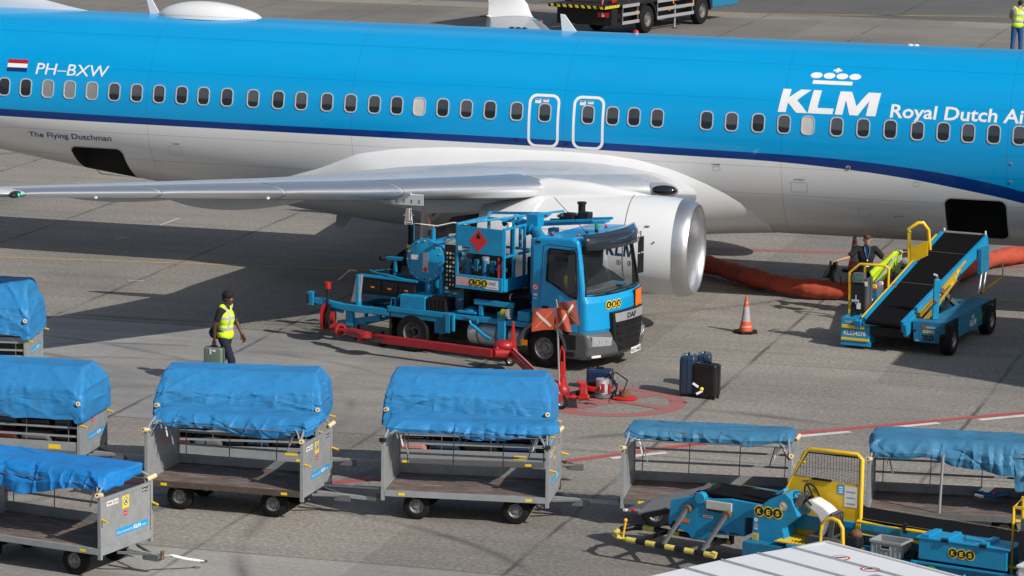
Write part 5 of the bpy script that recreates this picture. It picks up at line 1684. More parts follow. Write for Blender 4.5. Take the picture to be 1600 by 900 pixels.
for k in range(9):
    x = -3.50 + rr_.random() * .3; y = Y0 + rr_.random() * .3; b.tube([(x, y, .84), (x + rr_.uniform(-.1, .1), y + .05, .95 + rr_.random() * .12), (x + .18, y + .1, 1.0 + rr_.random() * .1), (x + .25, y, .86)], .008, BLUE, 5)
b.obj('cable_coil', truck, smooth=60)
# filter vessel
b = MB(); c0 = Vector((-2.83, Y0 + .24, 1.74)); ay = Vector((0, 1, 0))
b.lathe([(0, .001), (.0, .30), (.03, .36), (.035, .41), (.10, .41), (.105, .34), (.95, .34), (1.1, .28), (1.2, .15), (1.22, .001)], c0, ay, BLUE, 40)
vs_ = b.obj('filter_vessel', truck, smooth=35)
b = MB()
for k in range(16):
    a = 2 * PI * k / 16; p = c0 + Vector((.37 * math.cos(a), 0, .37 * math.sin(a))); b.cyl(p + ay * .0, p + ay * .14, .016, SILV if k % 3 else BLUE2, n=6)
b.obj('bolt', vs_)
b = MB(); y = c0.y - .004
b.b(c0.x - .28, c0.x - .12, y - .004, y, c0.z + .0, c0.z + .09, STICW); b.b(c0.x - .02, c0.x + .10, y - .004, y, c0.z - .22, c0.z + .16, SILV); b.cyl((c0.x + .04, y - .006, c0.z - .17), (c0.x + .04, y, c0.z - .17), .05, STICR, n=14)
b.obj('nameplate', vs_)
b = MB(); b.cyl((-2.9, 1.0, 1.40), (-2.9, 1.0, .8), .11, BLUE); b.cyl((-2.85, .55, 1.40), (-2.85, .55, .83), .07, BLUE); b.cyl((-2.52, .5, 1.5), (-2.52, .5, .85), .06, BLUE); b.lathe([(-.02, .09), (-.02, .11), (.02, .11), (.02, .09)], (-2.52, .5, 1.1), (0, 0, 1), BLUE2, 16)
b.tube([(-2.7, .9, 2.05), (-2.6, .9, 2.16), (-2.3, .95, 2.2), (-2.1, 1.0, 2.3)], .04, SILV, 10); b.cyl((-2.80, .62, 2.06), (-2.80, .62, 2.32), .045, BLUE); b.cyl((-2.80, .62, 2.32), (-2.80, .62, 2.38), .02, SILV)
b.tube([(-3.25, .4, 2.42), (-3.0, .5, 2.40), (-2.7, .6, 2.38), (-2.4, .7, 2.46), (-2.1, .8, 2.42)], .012, STICW, 6); b.cyl((-3.12, .44, 2.08), (-3.12, .44, 2.42), .010, BLUE2, n=6)
for dx in (-.15, .12): b.tube([(-2.83 + dx, .5 + .05 * math.cos(k), 2.08 + .05 * math.sin(k)) for k in [i * PI / 6 for i in range(12)]], .010, BLUE, 5, closed=True)
b.obj('pipework', truck, smooth=45)
# control column with brass gauges
b = MB(); b.b(-2.42, -2.16, .42, .62, 1.22, 2.08, DARK); b.cyl((-2.42, .52, 2.08), (-2.16, .52, 2.08), .09, SILV); 
for i in range(8):
    for j in range(3): b.box((-2.36 + j * .07, .415, 1.32 + i * .085), (.035, .01, .04), CREAM if (i + j) % 3 else BLUE2)
b.b(-2.40, -2.33, .412, .42, 1.22, 1.27, STICW); b.obj('control_panel', truck, bevel=.006)
# lifting platform (cage) with hazard panel
x0, x1, y0, y1 = -1.97, -.95, Y0 + .0, Y0 + 1.15
b = MB()
b.b(x0, x1, y0 - .012, y0 + .012, 2.02, 2.52, BLUE)
b.b(x0, x1, y0 - .02, y0 + .03, 1.34, 1.60, BLUE); b.b(x1 - .03, x1 + .03, y0 + .03, y1, 1.34, 1.58, BLUE); b.b(x0 + .03, x1 - .03, y0 + .03, y1, 1.34, 1.37, BLUE2)
pf_ = b.obj('lifting_platform', truck, bevel=.006)
b = MB()
for (x, y) in ((x0, y0), (x1, y0), (x1, y0 + .35), (x1, y0 + .75), (x1, y1), (x0, y1), ((x0 + x1) / 2, y1)): b.b(x - .025, x + .025, y + .013, y + .06, 1.36, 2.53, BLUE)
for z in (2.52, 2.0): b.bar((x1, y0, z), (x1, y1, z), .045, .045, BLUE); b.bar((x0, y1, z), (x1, y1, z), .045, .045, BLUE); b.bar((x0, y0 + .03, z + .02), (x0, y1, z + .02), .045, .045, BLUE)
b.bar((x0 - .35, y1 + .6, 2.52), (x1, y1 + .6, 2.62), .05, .05, BLUE); b.bar((x0, y1, 2.53), (x0 - .3, y1 + .6, 2.52), .05, .05, BLUE); b.bar((x1, y1, 2.53), (x1, y1 + .6, 2.62), .05, .05, BLUE); b.bar((-1.6, y1 + .6, 2.55), (-1.6, y1 + .6, 1.9), .06, .05, BLUE); b.bar((-1.3, y1 + .6, 2.58), (-1.3, y1 + .6, 1.9), .10, .05, BLUE)
b.bar((x0, y0 + .02, 2.54), (x1 + .3, y1 + .6, 2.70), .04, .04, BLUE)
b.obj('guard_rail', pf_, bevel=.004)
b = MB(); f = y0 - .016; cx, cz, r_ = -1.48, 2.27, .215
b.add([(cx, f, cz - r_), (cx + r_ * .95, f, cz), (cx, f, cz + r_), (cx - r_ * .95, f, cz)], [(0, 1, 2, 3)], STICR)
b.add([(cx + a, f - .003, cz + .04 + c) for a, c in ((-.035, 0), (.04, 0), (.045, .04), (.02, .07), (.01, .12), (-.02, .08), (-.04, .05))], [tuple(range(7))], BLK)
b.b(-1.92, -1.83, f - .002, f, 2.06, 2.14, STICW); b.b(-1.83, -1.68, f - .002, f, 2.06, 2.13, BLK); put_text(b, 'JET A-1', (-1.825, f - .005, 2.075), (1, 0, 0), (0, 0, 1), .035, STICW, width=.13, bold=.03)
f = y0 - .023
b.b(-1.95, -1.68, f - .002, f, 1.40, 1.56, mat('sticker_pink', (.62, .36, .42), .5)); b.b(-1.32, -1.03, f - .002, f, 1.38, 1.55, STICW); put_text(b, 'KUNZ', (-1.30, f - .005, 1.46), (1, 0, 0), (0, 0, 1), .06, BLK, width=.22, bold=.0); put_text(b, 'gmbh aircraft equipment', (-1.30, f - .005, 1.405), (1, 0, 0), (0, 0, 1), .02, BLK, width=.24)
b.obj('placard', pf_, fix=False)
kes(pf_, (-1.60, f - .004, 1.48), (1, 0, 0), (0, 0, 1), .078)
# meters and pump inside the cage
b = MB(); rr_ = random.Random(9)
for k in range(5):
    x = -1.85 + k * .18; b.cyl((x, y0 + .25, 1.55 + .1 * (k % 2)), (x, y0 + .25, 1.86), .055, BLUE2); b.cyl((x - .08, y0 + .28, 1.70), (x + .10, y0 + .28, 1.72), .04, (BLUE, SILV, BLUE2)[k % 3])
b.cyl((-1.5, y0 + .30, 1.50), (-1.5, y0 + .30, 1.92), .07, SILV); b.cyl((-1.15, y0 + .18, 1.50), (-1.15, y0 + .18, 1.95), .025, RED); b.cyl((-1.08, y0 + .20, 1.5), (-1.08, y0 + .20, 1.9), .018, RED)
b.b(-1.9, -1.0, y0 + .45, y0 + .55, 1.4, 1.98, DARK); b.obj('pump', pf_, smooth=45)
# transfer pipes between cage and cab
b = MB()
b.tube([(-1.55, 1.15, 2.50), (-1.20, 1.15, 2.52), (-1.0, 1.1, 2.46), (-.80, 1.0, 2.44), (-.55, .80, 2.34), (-.38, .66, 2.26)], .095, BLUE, 14)
b.tube([(-1.25, 1.5, 2.30), (-.95, 1.4, 2.32), (-.82, 1.1, 2.44)], .085, BLUE, 14); b.lathe([(-.03, .10), (-.03, .13), (.03, .13), (.03, .10)], (-.80, 1.0, 2.44), (.8, -.5, -.1), BLUE, 18); b.lathe([(-.03, .10), (-.03, .13), (.03, .13), (.03, .10)], (-1.30, 1.15, 2.52), (1, 0, 0), BLUE, 18)
b.box((-.82, 1.05, 2.60), (.24, .24, .24), BLUE); b.cyl((-1.35, 1.0, 2.42), (-1.35, 1.0, 2.52), .05, STICW); b.obj('transfer_pipe', truck, smooth=45)
b = MB(); b.b(-.62, -.42, .55, .95, 1.10, 2.34, BLUE); b.b(-.80, -.66, 1.5, 1.7, .82, 2.4, BLUE); b.b(-.95, -.45, 1.0, 1.3, .82, 1.9, DARK); b.obj('mast', truck, bevel=.012)
b = MB(); b.bar((-.95, 1.55, 2.46), (.35, 1.75, 2.60), .30, .05, BLUE); b.bar((-.9, 1.4, 2.52), (.15, 1.55, 2.63), .04, .05, BLUE); b.bar((-.95, 1.85, 2.50), (.3, 2.05, 2.62), .04, .05, BLUE); b.obj('roof_ramp', truck, bevel=.008)
for x, y, z in ((-.45, 1.75, 2.62), (-.15, 1.78, 2.66), (-.62, 1.9, 2.58)):
    b = MB(); b.box((x, y, z), (.22, .20, .14), DARK); b.cyl((x - .2, y, z), (x - .05, y, z + .02), .03, SILV); b.obj('hose_coupling', truck, bevel=.01)
b = MB(); b.cyl((-.35, 2.0, 2.66), (-.35, 2.0, 2.84), .07, BLACKP); b.cyl((-.35, 2.0, 2.84), (-.35, 2.0, 2.88), .09, BLACKP); b.obj('warning_lamp', truck, smooth=40)
b = MB(); b.tube([(-.9, .35, 1.22), (-.55, .40, 1.24), (-.3, .6, 1.26)], .075, BLACKP, 12); b.lathe([(-.01, .035), (-.01, .078), (.015, .078), (.015, .035)], (-.9, .35, 1.22), (1, .1, 0), SILV, 16); b.obj('intake_pipe', truck, smooth=45)
b = MB(); b.b(-1.6, -.75, Y0 + .05, Y0 + .12, 1.05, 1.15, BLUE); b.b(-1.5, -1.42, Y0 + .06, Y0 + .14, .84, 1.05, BLUE); b.b(-.86, -.78, Y0 + .06, Y0 + .14, .84, 1.05, BLUE); b.b(-2.1, -.7, .6, 1.9, .86, 1.28, BLACK); b.obj('subframe', truck, bevel=.008)
for k in range(6):
    b = MB(); b.lathe([(-.03, .09), (-.03, .10), (.03, .10), (.03, .09)], (-1.95, .55, .86 + .07 * k), (0, 0, 1), BLACK, 18); b.cyl((-1.95, .55, .84 + .07 * k), (-1.95, .55, .88 + .07 * k), .08, BLACK, n=14)
    b.obj('spring_ring', truck, smooth=40)
b = MB(); b.cyl((-.95, Y0 + .0, .95), (-.85, Y0 + .0, .95), .085, mat('hose_green', (.25, .3, .02), .5), n=16); b.cyl((-.83, Y0, .95), (-.78, Y0, .95), .10, SILV, n=16); b.obj('hose_reel', truck, smooth=40)
b = MB(); b.b(-.52, -.40, Y0 - .01, Y0 + .0, .40, .50, AMBER); b.obj('side_marker', truck)

# the cab front is bowed: its corners stand back from the middle


def bow_front(o):
    for ch in o.children:
        if ch.type == 'MESH' and ch.data.vertices:
            for v in ch.data.vertices:
                if v.co.x > .50: v.co.x += (.05 - .25 * min(1.15, abs((v.co.y - 1.16) / 1.06)) ** 2.4) * min(1, max(0, (v.co.x - .62) / .3))
        bow_front(ch)


def slice_y(o):
    for ch in list(o.children):
        if ch.type == 'MESH' and ch.data.vertices and max(v.co.x for v in ch.data.vertices) > .75:
            ys = [v.co.y for v in ch.data.vertices]
            if max(ys) - min(ys) > .3:
                if ch.modifiers: bake(ch)
                bm = bmesh.new(); bm.from_mesh(ch.data)
                for k in range(1, 12):
                    y = .05 + 2.2 * k / 12
                    if min(ys) < y < max(ys): bmesh.ops.bisect_plane(bm, geom=bm.verts[:] + bm.edges[:] + bm.faces[:], plane_co=(0, y, 0), plane_no=(0, 1, 0), dist=1e-5)
                bm.to_mesh(ch.data); bm.free()
        slice_y(ch)


slice_y(truck)
bow_front(truck)

# ------------------------------------------------------------------ fuelling hose up to the wing
top = acw(.28, -8.05, 2.62); basep = truck.matrix_basis @ Vector((-3.80, 1.2, 1.47))
h = thing('fuelling_hose', 'black fuelling hose hanging from the open wing panel down to the blue truck', 'hose', (basep.x, basep.y, basep.z))
loc = lambda p: Vector(p) - basep
b = MB(); pts = []
for k in range(19):
    u = k / 18; p = Vector(top).lerp(basep, u); p += Vector((.09 * math.sin(PI * u), 0, -.05 * math.sin(PI * u))); pts.append(loc(p))
b.tube(pts, .065, BLACK, 12); b.obj('rubber_hose', h, smooth=60)
b = MB(); t_ = loc(top); b.cyl(t_ + Vector((0, 0, .04)), t_ + Vector((.0, 0, -.20)), .055, CHROME, r1=.075); b.cyl(t_ + Vector((.0, 0, -.20)), t_ + Vector((0, 0, -.28)), .085, CHROME); b.box(t_ + Vector((0, 0, -.1)), (.2, .03, .03), CHROME); b.obj('nozzle', h, smooth=40)
b = MB(); q = pts[11]; dq = (pts[12] - pts[10]).normalized(); b.cyl(q - dq * .05, q + dq * .05, .069, YELS, n=14); b.cyl(q + dq * .10, q + dq * .13, .069, YELS, n=14); b.obj('yellow_band', h, smooth=40)
cb = MB(); p0 = top + Vector((.22, -.05, .25)); p1 = truck.matrix_basis @ Vector((-2.85, .75, 2.1)); cb.tube([p0, p0.lerp(p1, .5) + Vector((.02, 0, -.05)), p1], .011, mat('brown_cable', (.28, .05, .03), .6), 6)
tag(cb.obj('bonding_cable', smooth=60), 'thin reddish bonding cable running from the wing beside the black hose to the truck', 'cable')

# ------------------------------------------------------------------ red hydrant arm in front of the truck
A0, A1, A2, A3 = site(520, 512, .35), site(578, 528, .34), site(770, 552, .34), site(800, 556, .30)
org = Vector((A1.x, A1.y, 0))
arm = thing('hydrant_hose_boom', 'long red hydrant hose boom on small wheels along the near side of the truck', 'hose boom', org)
L_ = lambda p: Vector(p) - org
b = MB(); b.bar(L_(A1) + Vector((.1, 0, 0)), L_(A2), .11, .15, RED); b.obj('long_beam', arm, bevel=.01)
b = MB(); b.tube([L_(A0), L_(A0).lerp(L_(A1), .5) + Vector((0, 0, .02)), L_(A1) + Vector((-.05, 0, .04))], .085, RED, 12); b.lathe([(-.03, .08), (-.03, .13), (.03, .13), (.03, .08)], L_(A0).lerp(L_(A1), .2), (A1 - A0), RED, 18); b.obj('swivel_pipe', arm, smooth=45)
b = MB(); ct = L_(site(512, 495, .48)); 
for q in (-.06, .06): b.lathe([(-.02, .10), (-.02, .26), (.02, .26), (.02, .10)], ct + Vector((q, 0, 0)), (1, -.25, 0), RED if q < 0 else BLACK, 26)
b.cyl(ct + Vector((-.12, .03, 0)), ct + Vector((.14, -.03, 0)), .12, RED); b.cyl(ct + Vector((0, 0, .1)), ct + Vector((0, 0, .62)), .028, DARK); b.cyl(ct + Vector((0, 0, .55)), ct + Vector((0, 0, .68)), .06, REDB)
b.tube([ct + Vector((.05, 0, .65)), ct + Vector((.2, 0, .72)), ct + Vector((.42, 0, .92)), ct + Vector((.55, 0, .9))], .01, BROWNR, 5); b.obj('hose_drum', arm, smooth=45)
b = MB(); c = L_(A1); b.cyl(c + Vector((-.1, 0, -.06)), c + Vector((-.1, 0, .10)), .14, RED, n=20); b.cyl(c + Vector((.06, -.02, -.02)), c + Vector((.06, -.02, .02)), .24, DARK, n=24); b.obj('turntable', arm, smooth=40)
for px, py in ((598, 541), (560, 531), (797, 572)):
    c = L_(site(px, py, 0)); w_ = wheel(arm, c + Vector((0, 0, .10)), .10, .06, side=-1, rr=.5, hub=False)
    b = MB(); b.bar(c + Vector((0, .06, .10)), c + Vector((0, .06, .28)), .04, .05, DARK); b.obj('castor_fork', arm)
Bp = L_(site(797, 552, .30))
b = MB(); b.cyl(L_(A2), Bp, .09, RED); b.sphere(Bp + Vector((-.12, 0, .14)), (.20, .16, .12), RED, 18, 10); b.cyl(Bp + Vector((-.28, -.1, .1)), Bp + Vector((.1, .1, .02)), .07, RED); b.obj('elbow', arm, smooth=50)
up = MB(); up.prism([(Bp.x - .04, .25), (Bp.x + .14, .25), (Bp.x + .09, .60), (Bp.x + .07, .90), (Bp.x + .03, .90), (Bp.x + .01, .60)], Bp.y - .04, Bp.y + .03, REDB, 'y'); up.obj('lock_post', arm, bevel=.012)
E1_ = L_(site(874, 622, .32))
b = MB(); b.bar(Bp + Vector((.05, 0, -.0)), E1_, .12, .14, RED); b.bar(Bp + Vector((.05, 0, .09)), E1_ + Vector((0, 0, .09)), .03, .03, mat('red_edge', (.7, .3, .3), .4)); b.obj('near_beam', arm, bevel=.01)

# coupler unit standing on the red ring
K0 = site(876, 640, 0)
ku = thing('hydrant_coupler', 'red hydrant pit coupler with upright post, round plates and hoses on the painted ring', 'hydrant coupler', K0)
L_ = lambda px, py, z=0: site(px, py, z) - K0
b = MB(); b.cyl((.02, .15, .20), (.02, .15, .55), .10, REDB, r1=.07); b.box((.02, .15, .66), (.07, .04, .34), REDB); b.tube([(-.02, .15, .6), (-.03, .15, 1.0), (.0, .15, 1.10), (.04, .15, 1.0), (.06, .15, .6)], .022, REDB, 8); b.sphere((-.12, .12, .42), (.16, .12, .09), REDB, 16, 8); b.sphere((.02, .15, .30), (.14, .12, .14), RED, 16, 8)
b.obj('column', ku, smooth=45)
b = MB(); b.bar((.02, .1, .10), (.02, .1, .3), .07, .10, RED); b.obj('castor_fork', ku)
wheel(ku, (0, .02, .13), .13, .07, side=-1, rr=.5, hub=False); 
b = MB(); q = L_(930, 618); b.cyl(q + Vector((-.05, 0, .02)), q + Vector((-.05, 0, .07)), .30, BLACK, n=28); b.cyl(q + Vector((0, 0, .12)), q + Vector((0, 0, .20)), .27, REDB, n=28); b.cyl(q + Vector((0, 0, .2)), q + Vector((0, 0, .27)), .14, DARK, n=18); b.obj('round_base', ku, smooth=40, bevel=.012)
b = MB(); b.tube([(.05, .12, .22), (.22, .14, .20), (.42, .05, .22), q + Vector((-.2, 0, .2))], .055, REDB, 10); b.box((.36, .10, .34), (.07, .07, .26), REDB); b.cyl((.28, .10, .47), (.42, .10, .45), .035, REDB); b.box((.74, .26, .34), (.07, .07, .16), RED); b.box((.86, .26, .33), (.06, .07, .18), RED); b.cyl((.30, .02, .2), (.5, -.02, .24), .05, REDB); b.obj('link_arm', ku, bevel=.02, smooth=45)
b = MB(); q2 = L_(941, 621); rr_ = random.Random(3)
b.cyl(q2 + Vector((0, 0, .02)), q2 + Vector((0, 0, .34)), .12, SILV, n=16); b.cyl(q2 + Vector((0, 0, .02)), q2 + Vector((0, 0, .08)), .2, STEELD, n=18); b.cyl(q2 + Vector((.0, -.1, .2)), q2 + Vector((.02, -.2, .22)), .07, CHROME, n=12)
for k in range(7): a = rr_.random() * 6; b.box(q2 + Vector((.12 * math.cos(a), .08 * math.sin(a), .12 + .2 * rr_.random())), (.09, .07, .06), (STEELD, DARK, SILV)[k % 3])
b.obj('valve_block', ku, smooth=45)
b = MB()
for k in range(4): b.tube([q2 + Vector((0, 0, .30)), q2 + Vector((.12 + .05 * k, .05, .42 - .06 * k)), q2 + Vector((.26, .0, .16)), q2 + Vector((.22 - .05 * k, -.12, .04)), q2 + Vector((.06, -.14, .08))], .012, BLACK, 6)
b.tube([q2 + Vector((.05, .1, .36)), q2 + Vector((.25, .3, .40)), q2 + Vector((.45, .1, .30)), L_(974, 612, .25)], .010, BLACK, 6); b.obj('signal_hose', ku, smooth=60)
pt = thing('pit_lid', 'round red pit lid with a brown cap lying on the ring, right of the coupler', 'pit lid', site(976, 624, 0))
b = MB(); b.lathe([(0.0, .001), (.0, .215), (.03, .23), (.055, .20), (.06, .001)], (0, 0, .005), (0, 0, 1), REDB, 32); b.obj('lid', pt, smooth=40)
b = MB(); b.lathe([(.06, .001), (.06, .105), (.15, .105), (.16, .09), (.16, .001)], (0, 0, .006), (0, 0, 1), BROWNR, 24); b.obj('cap', pt, smooth=40)

# flags on a pole
FP = site(873, 640, 0) + Vector((.0, .02, 0))
fl_ = thing('flag_stand', 'steel pole with white-crossed orange flags standing before the truck cab', 'flag', FP)
b = MB(); b.cyl((0, 0, .45), (-.06, .0, 1.86), .018, STEEL, n=10); b.cyl((-.06, 0, 1.86), (-.08, 0, 1.96), .012, STEEL, n=8); b.obj('pole', fl_, smooth=40)
FLG = mat('flag_orange', (.36, .050, .016), .7, dirt=.2, scale=9, dcol=(.2, .03, .01)); FLGD = mat('flag_dark_orange', (.17, .028, .012), .7, dirt=.2, scale=9, dcol=(.1, .02, .01)); FLW = mat('flag_white', (.46, .41, .37), .7, dirt=.2)


def flagm(P00, P10, P01, P11, m, seed, name='flag_cloth'):
    def S_(u, v):
        p = P00.lerp(P10, u).lerp(P01.lerp(P11, u), v); return p + Vector((0, .07 * math.sin(u * 5 + v * 2 + seed) * u, 0))
    b = MB(); b.grid([[S_(i / 12, j / 10) for i in range(13)] for j in range(11)], m); o = b.obj(name, fl_, smooth=70)
    b = MB()
    for (a, c) in (((.16, .16), (.84, .84)), ((.84, .16), (.16, .84))):
        row0, row1 = [], []
        for k in range(9):
            u = a[0] + (c[0] - a[0]) * k / 8; v = a[1] + (c[1] - a[1]) * k / 8
            row0.append(S_(u - .035, v + .045) + Vector((0, -.008, 0))); row1.append(S_(u + .035, v - .045) + Vector((0, -.008, 0)))
        b.grid([row0, row1], FLW)
    b.obj('white_cross', o, smooth=70)


V = Vector
flagm(V((-.10, 0, 1.42)), V((-.50, -.04, 1.40)), V((-.09, 0, 1.80)), V((-.48, -.04, 1.80)), FLG, 0)
flagm(V((-.08, -.03, 1.45)), V((.20, -.12, 1.40)), V((-.07, -.02, 1.82)), V((.12, -.12, 1.76)), FLG, 1.5)
flagm(V((-.06, .03, 1.52)), V((.34, .0, 1.52)), V((-.06, .03, 1.90)), V((.26, 0, 1.94)), FLGD, .7)

# ------------------------------------------------------------------ luggage on the apron
LG = 'suitcases left standing on the apron'
c = site(939, 607); suitcase('suitcase', 'small navy suitcase lying among the red hydrant gear near the truck bumper', (c.x - .02, c.y + .02, 0), R(82), (.30, .48, .36), LUGN, group=LG, wheels=False)
c = site(1075, 618); suitcase('suitcase', 'tall ribbed dark blue suitcase at the left of the group of three', (c.x, c.y + .05, 0), R(-8), (.28, .42, .74), LUGB, group=LG, ribs=True)
for o in COL.objects: pass
c = site(1104, 622); suitcase('suitcase', 'large glossy black suitcase with white tags in front of the two blue ones', (c.x, c.y, 0), R(60), (.25, .46, .64), LUGK, group=LG)
c = site(1100, 605); suitcase('suitcase', 'dark blue suitcase standing behind the glossy black one', (c.x, c.y + .05, 0), R(-6), (.25, .38, .62), LUGB, group=LG)
c = site(1086, 604, .25)
b = MB(); b.box(Vector((-.02, -.16, .06)), (.12, .006, .04), TAG, M=Euler((0, .6, .0)).to_matrix()); b.box(Vector((.05, -.17, -.07)), (.12, .006, .04), TAG, M=Euler((0, -.5, .0)).to_matrix()); b.sphere((.09, -.17, -.01), (.035, .015, .035), YELS)
tg = b.obj('luggage_tag', None); tg.location = site(1088, 605, .30) + Vector((0, .05, 0)); tag(tg, 'white paper tags with a yellow dot tied to the black suitcase of the group', 'luggage tag')

# ------------------------------------------------------------------ cones


def cone(label, loc, h=.74):
    t = thing('traffic_cone', label, 'traffic cone', loc, 0, 'traffic cones')
    OR = mat('cone_orange', (.72, .10, .03), .55, dirt=.3, dcol=(.2, .05, .03)); GY = mat('cone_grey_band', (.40, .40, .40), .5, dirt=.5, scale=14, dcol=(.25, .06, .04))
    b = MB(); P = []
    for k in range(16):
        a = 2 * PI * k / 16; r_ = .25 if k % 2 else .21; P.append((r_ * math.cos(a), r_ * math.sin(a)))
    b.prism(P, 0, .05, BLACK, 'z'); b.obj('base', t, bevel=.01)
    prof_ = [(.05, .135, OR), (.12, .125, OR), (.125, .118, GY), (.15, .112, OR), (.24, .095, GY), (.26, .09, GY), (.52 * h / .74, .055, GY), (.53 * h / .74, .053, OR), (.60 * h / .74, .043, GY), (.62 * h / .74, .041, OR), (h, .018, OR)]
    b = MB()
    for i in range(len(prof_) - 1): b.lathe([(prof_[i][0], prof_[i][1]), (prof_[i + 1][0], prof_[i + 1][1])], (0, 0, 0), (0, 0, 1), prof_[i][2], 24)
    b.lathe([(h, .018), (h + .005, .001)], (0, 0, 0), (0, 0, 1), OR, 24); b.obj('cone_body', t, smooth=50)
    return t


cone('orange and grey cone standing alone on the open apron between engine and belt loader', site(1165, 520))
c_ = site(1334, 424)
c2 = cone('red and white cone behind the man in black, near the fuselage', c_, h=.86); c2.scale = (1.1, 1.1, 1.0)

# ------------------------------------------------------------------ orange air hose
hs = []
for px, py, z in ((1080, 405, .30), (1110, 412, .28), (1150, 424, .26), (1200, 438, .25), (1250, 447, .25), (1300, 450, .25), (1350, 448, .25), (1420, 440, .25), (1480, 428, .25), (1530, 408, .25), (1570, 399, .25), (1640, 388, .25), (1720, 376, .25)):
    hs.append(site(px, py, z))
out = []
for i in range(len(hs) - 1):
    p0, p1, p2, p3 = hs[max(i - 1, 0)], hs[i], hs[i + 1], hs[min(i + 2, len(hs) - 1)]
    for k in range(10):
        t = k / 10; out.append(.5 * ((2 * p1) + (p2 - p0) * t + (2 * p0 - 5 * p1 + 4 * p2 - p3) * t * t + (3 * p1 - p0 - 3 * p2 + p3) * t ** 3))
mb = MB(); mb.tube(out, lambda u: .215 + .009 * math.sin(u * 520) + .013 * math.sin(u * 37) + .008 * math.sin(u * 91), ORHOSE, 20)
o = mb.obj('air_hose', smooth=60)
for v in o.data.vertices: v.co.z = max(.012, .012 + (v.co.z - .012) * .88)
tag(o, 'fat orange preconditioned-air hose lying across the apron under the fuselage', 'air hose')
# ------------------------------------------------------------------ belt loader at the forward hold
l1 = thing('belt_loader', 'blue belt loader with its black belt raised to the open forward hold', 'belt loader', (8.29, 67.32, 0), R(66), 'belt loaders')
b = MB()
b.prism([(0, .24), (.62, .24), (.66, .64), (0, .66)], -.05, .30, BLUE2, 'x')
b.b(.30, 3.02, 0, .42, .24, .66, BLUE2); b.b(.30, 3.02, 1.62, 2.05, .24, .64, BLUE2); b.b(.1, 3.0, .42, 1.62, .26, .34, DARK); b.b(2.80, 3.02, .42, 1.62, .26, .60, BLUE2)
b.b(-.08, .30, 1.50, 2.08, .10, .60, BLUE); b.b(-.10, -.08, 1.46, 2.08, .06, .16, BLUE)
ch = b.obj('chassis', l1, bevel=.012)
b = MB(); b.b(-.115, -.082, 1.60, 2.06, .40, .46, YEL); b.b(-.125, -.101, 1.50, 2.06, .165, .215, YEL); b.obj('step_edge', ch, bevel=.004)
b = MB(); f = -.084
put_text(b, 'KL554278', (f, 2.02, .265), (0, -1, 0), (0, 0, 1), .085, STICW, bold=.03, width=.44); put_text(b, 'TLD', (-.054, .46, .29), (0, -1, 0), (0, 0, 1), .10, BLK, bold=.08, width=.24)
disc(b, (-.054, .42, .54), (-1, 0, 0), .035, STICR, 14); b.b(-.056, -.053, .20, .38, .52, .56, mat('sticker_grey', (.3, .35, .4), .5))
for k in range(4): disc(b, (-.054, .42 - k * .06, .455), (-1, 0, 0), .028, YELS, 12, r_in=.014)
b.b(-.056, -.053, .52, .58, .265, .28, STICW); b.b(-.083, -.0815, 1.80, 2.0, .50, .54, mat('sticker_grey', (.3, .35, .4), .5)); b.obj('lettering', ch, fix=False)
b = MB(); klm(b, (1.55, -.003, .33), (1, 0, 0), (0, 0, 1), .12, LETW, width=.42); crown(b, (1.66, -.003, .47), (1, 0, 0), (0, 0, 1), .18, LETW); disc(b, (2.3, -.004, .45), (0, -1, 0), .11, mat('sticker_green', (.10, .38, .04), .5), 18); b.obj('side_lettering', ch, fix=False)
for x, y in ((.42, .0), (2.72, .0), (.66, 1.96), (2.72, 2.0)):
    wheel(l1, (x - .22 if x < 1 else x, y, .29), .29, .22, side=-1 if y < 1 else 1)
    b = MB(); ar = [(.36 * math.cos(R(a)), .36 * math.sin(R(a))) for a in range(0, 181, 15)]
    b.prism([(x - (.22 if x < 1 else 0) + p, .29 + q) for p, q in ar] + [(x - (.22 if x < 1 else 0) - .40, .29), (x - (.22 if x < 1 else 0) - .40, .66), (x - (.22 if x < 1 else 0) + .40, .66), (x - (.22 if x < 1 else 0) + .40, .29)], y - .06, y - .045, BLACK, 'y'); b.obj('wheel_arch', l1)
# boom
B0, B1 = Vector((-.15, 1.215, .60)), Vector((3.78, .85, 1.78)); db = (B1 - B0).normalized(); sb_ = Vector((0, 0, 1)).cross(db).normalized(); ub = db.cross(sb_)


def bp_(t, s, u): return B0.lerp(B1, t) + sb_ * s + ub * u


b = MB(); hw = .36
def slab(mb, t0, t1, s0, s1, u0, u1, m, s0b=None, s1b=None):
    s0b = s0 if s0b is None else s0b; s1b = s1 if s1b is None else s1b
    vs = [bp_(t0, s0, u0), bp_(t0, s1, u0), bp_(t0, s1, u1), bp_(t0, s0, u1), bp_(t1, s0b, u0), bp_(t1, s1b, u0), bp_(t1, s1b, u1), bp_(t1, s0b, u1)]
    mb.add(vs, [(0, 1, 2, 3), (7, 6, 5, 4), (0, 4, 5, 1), (1, 5, 6, 2), (2, 6, 7, 3), (3, 7, 4, 0)], m)
W0, W1 = .35, .43
slab(b, 0, 1, -W0, W0, -.04, .0, BELT, -W1, W1); b.cyl(bp_(0, -W0, -.05), bp_(0, W0, -.05), .055, BELT, n=16); b.cyl(bp_(1, -W1, -.05), bp_(1, W1, -.05), .055, BELT, n=16)
for t in (.42, .78): slab(b, t, t + .003, -W0 - .02, W0 + .02, .001, .004, STEELD, -W0 - .03, W0 + .03)
b.obj('belt', l1)
b = MB()
slab(b, .0, 1, -W0 - .08, -W0 - .01, -.20, .03, BLUE, -W1 - .08, -W1 - .01); slab(b, .0, 1, W0 + .01, W0 + .08, -.20, .035, BLUE, W1 + .01, W1 + .08)
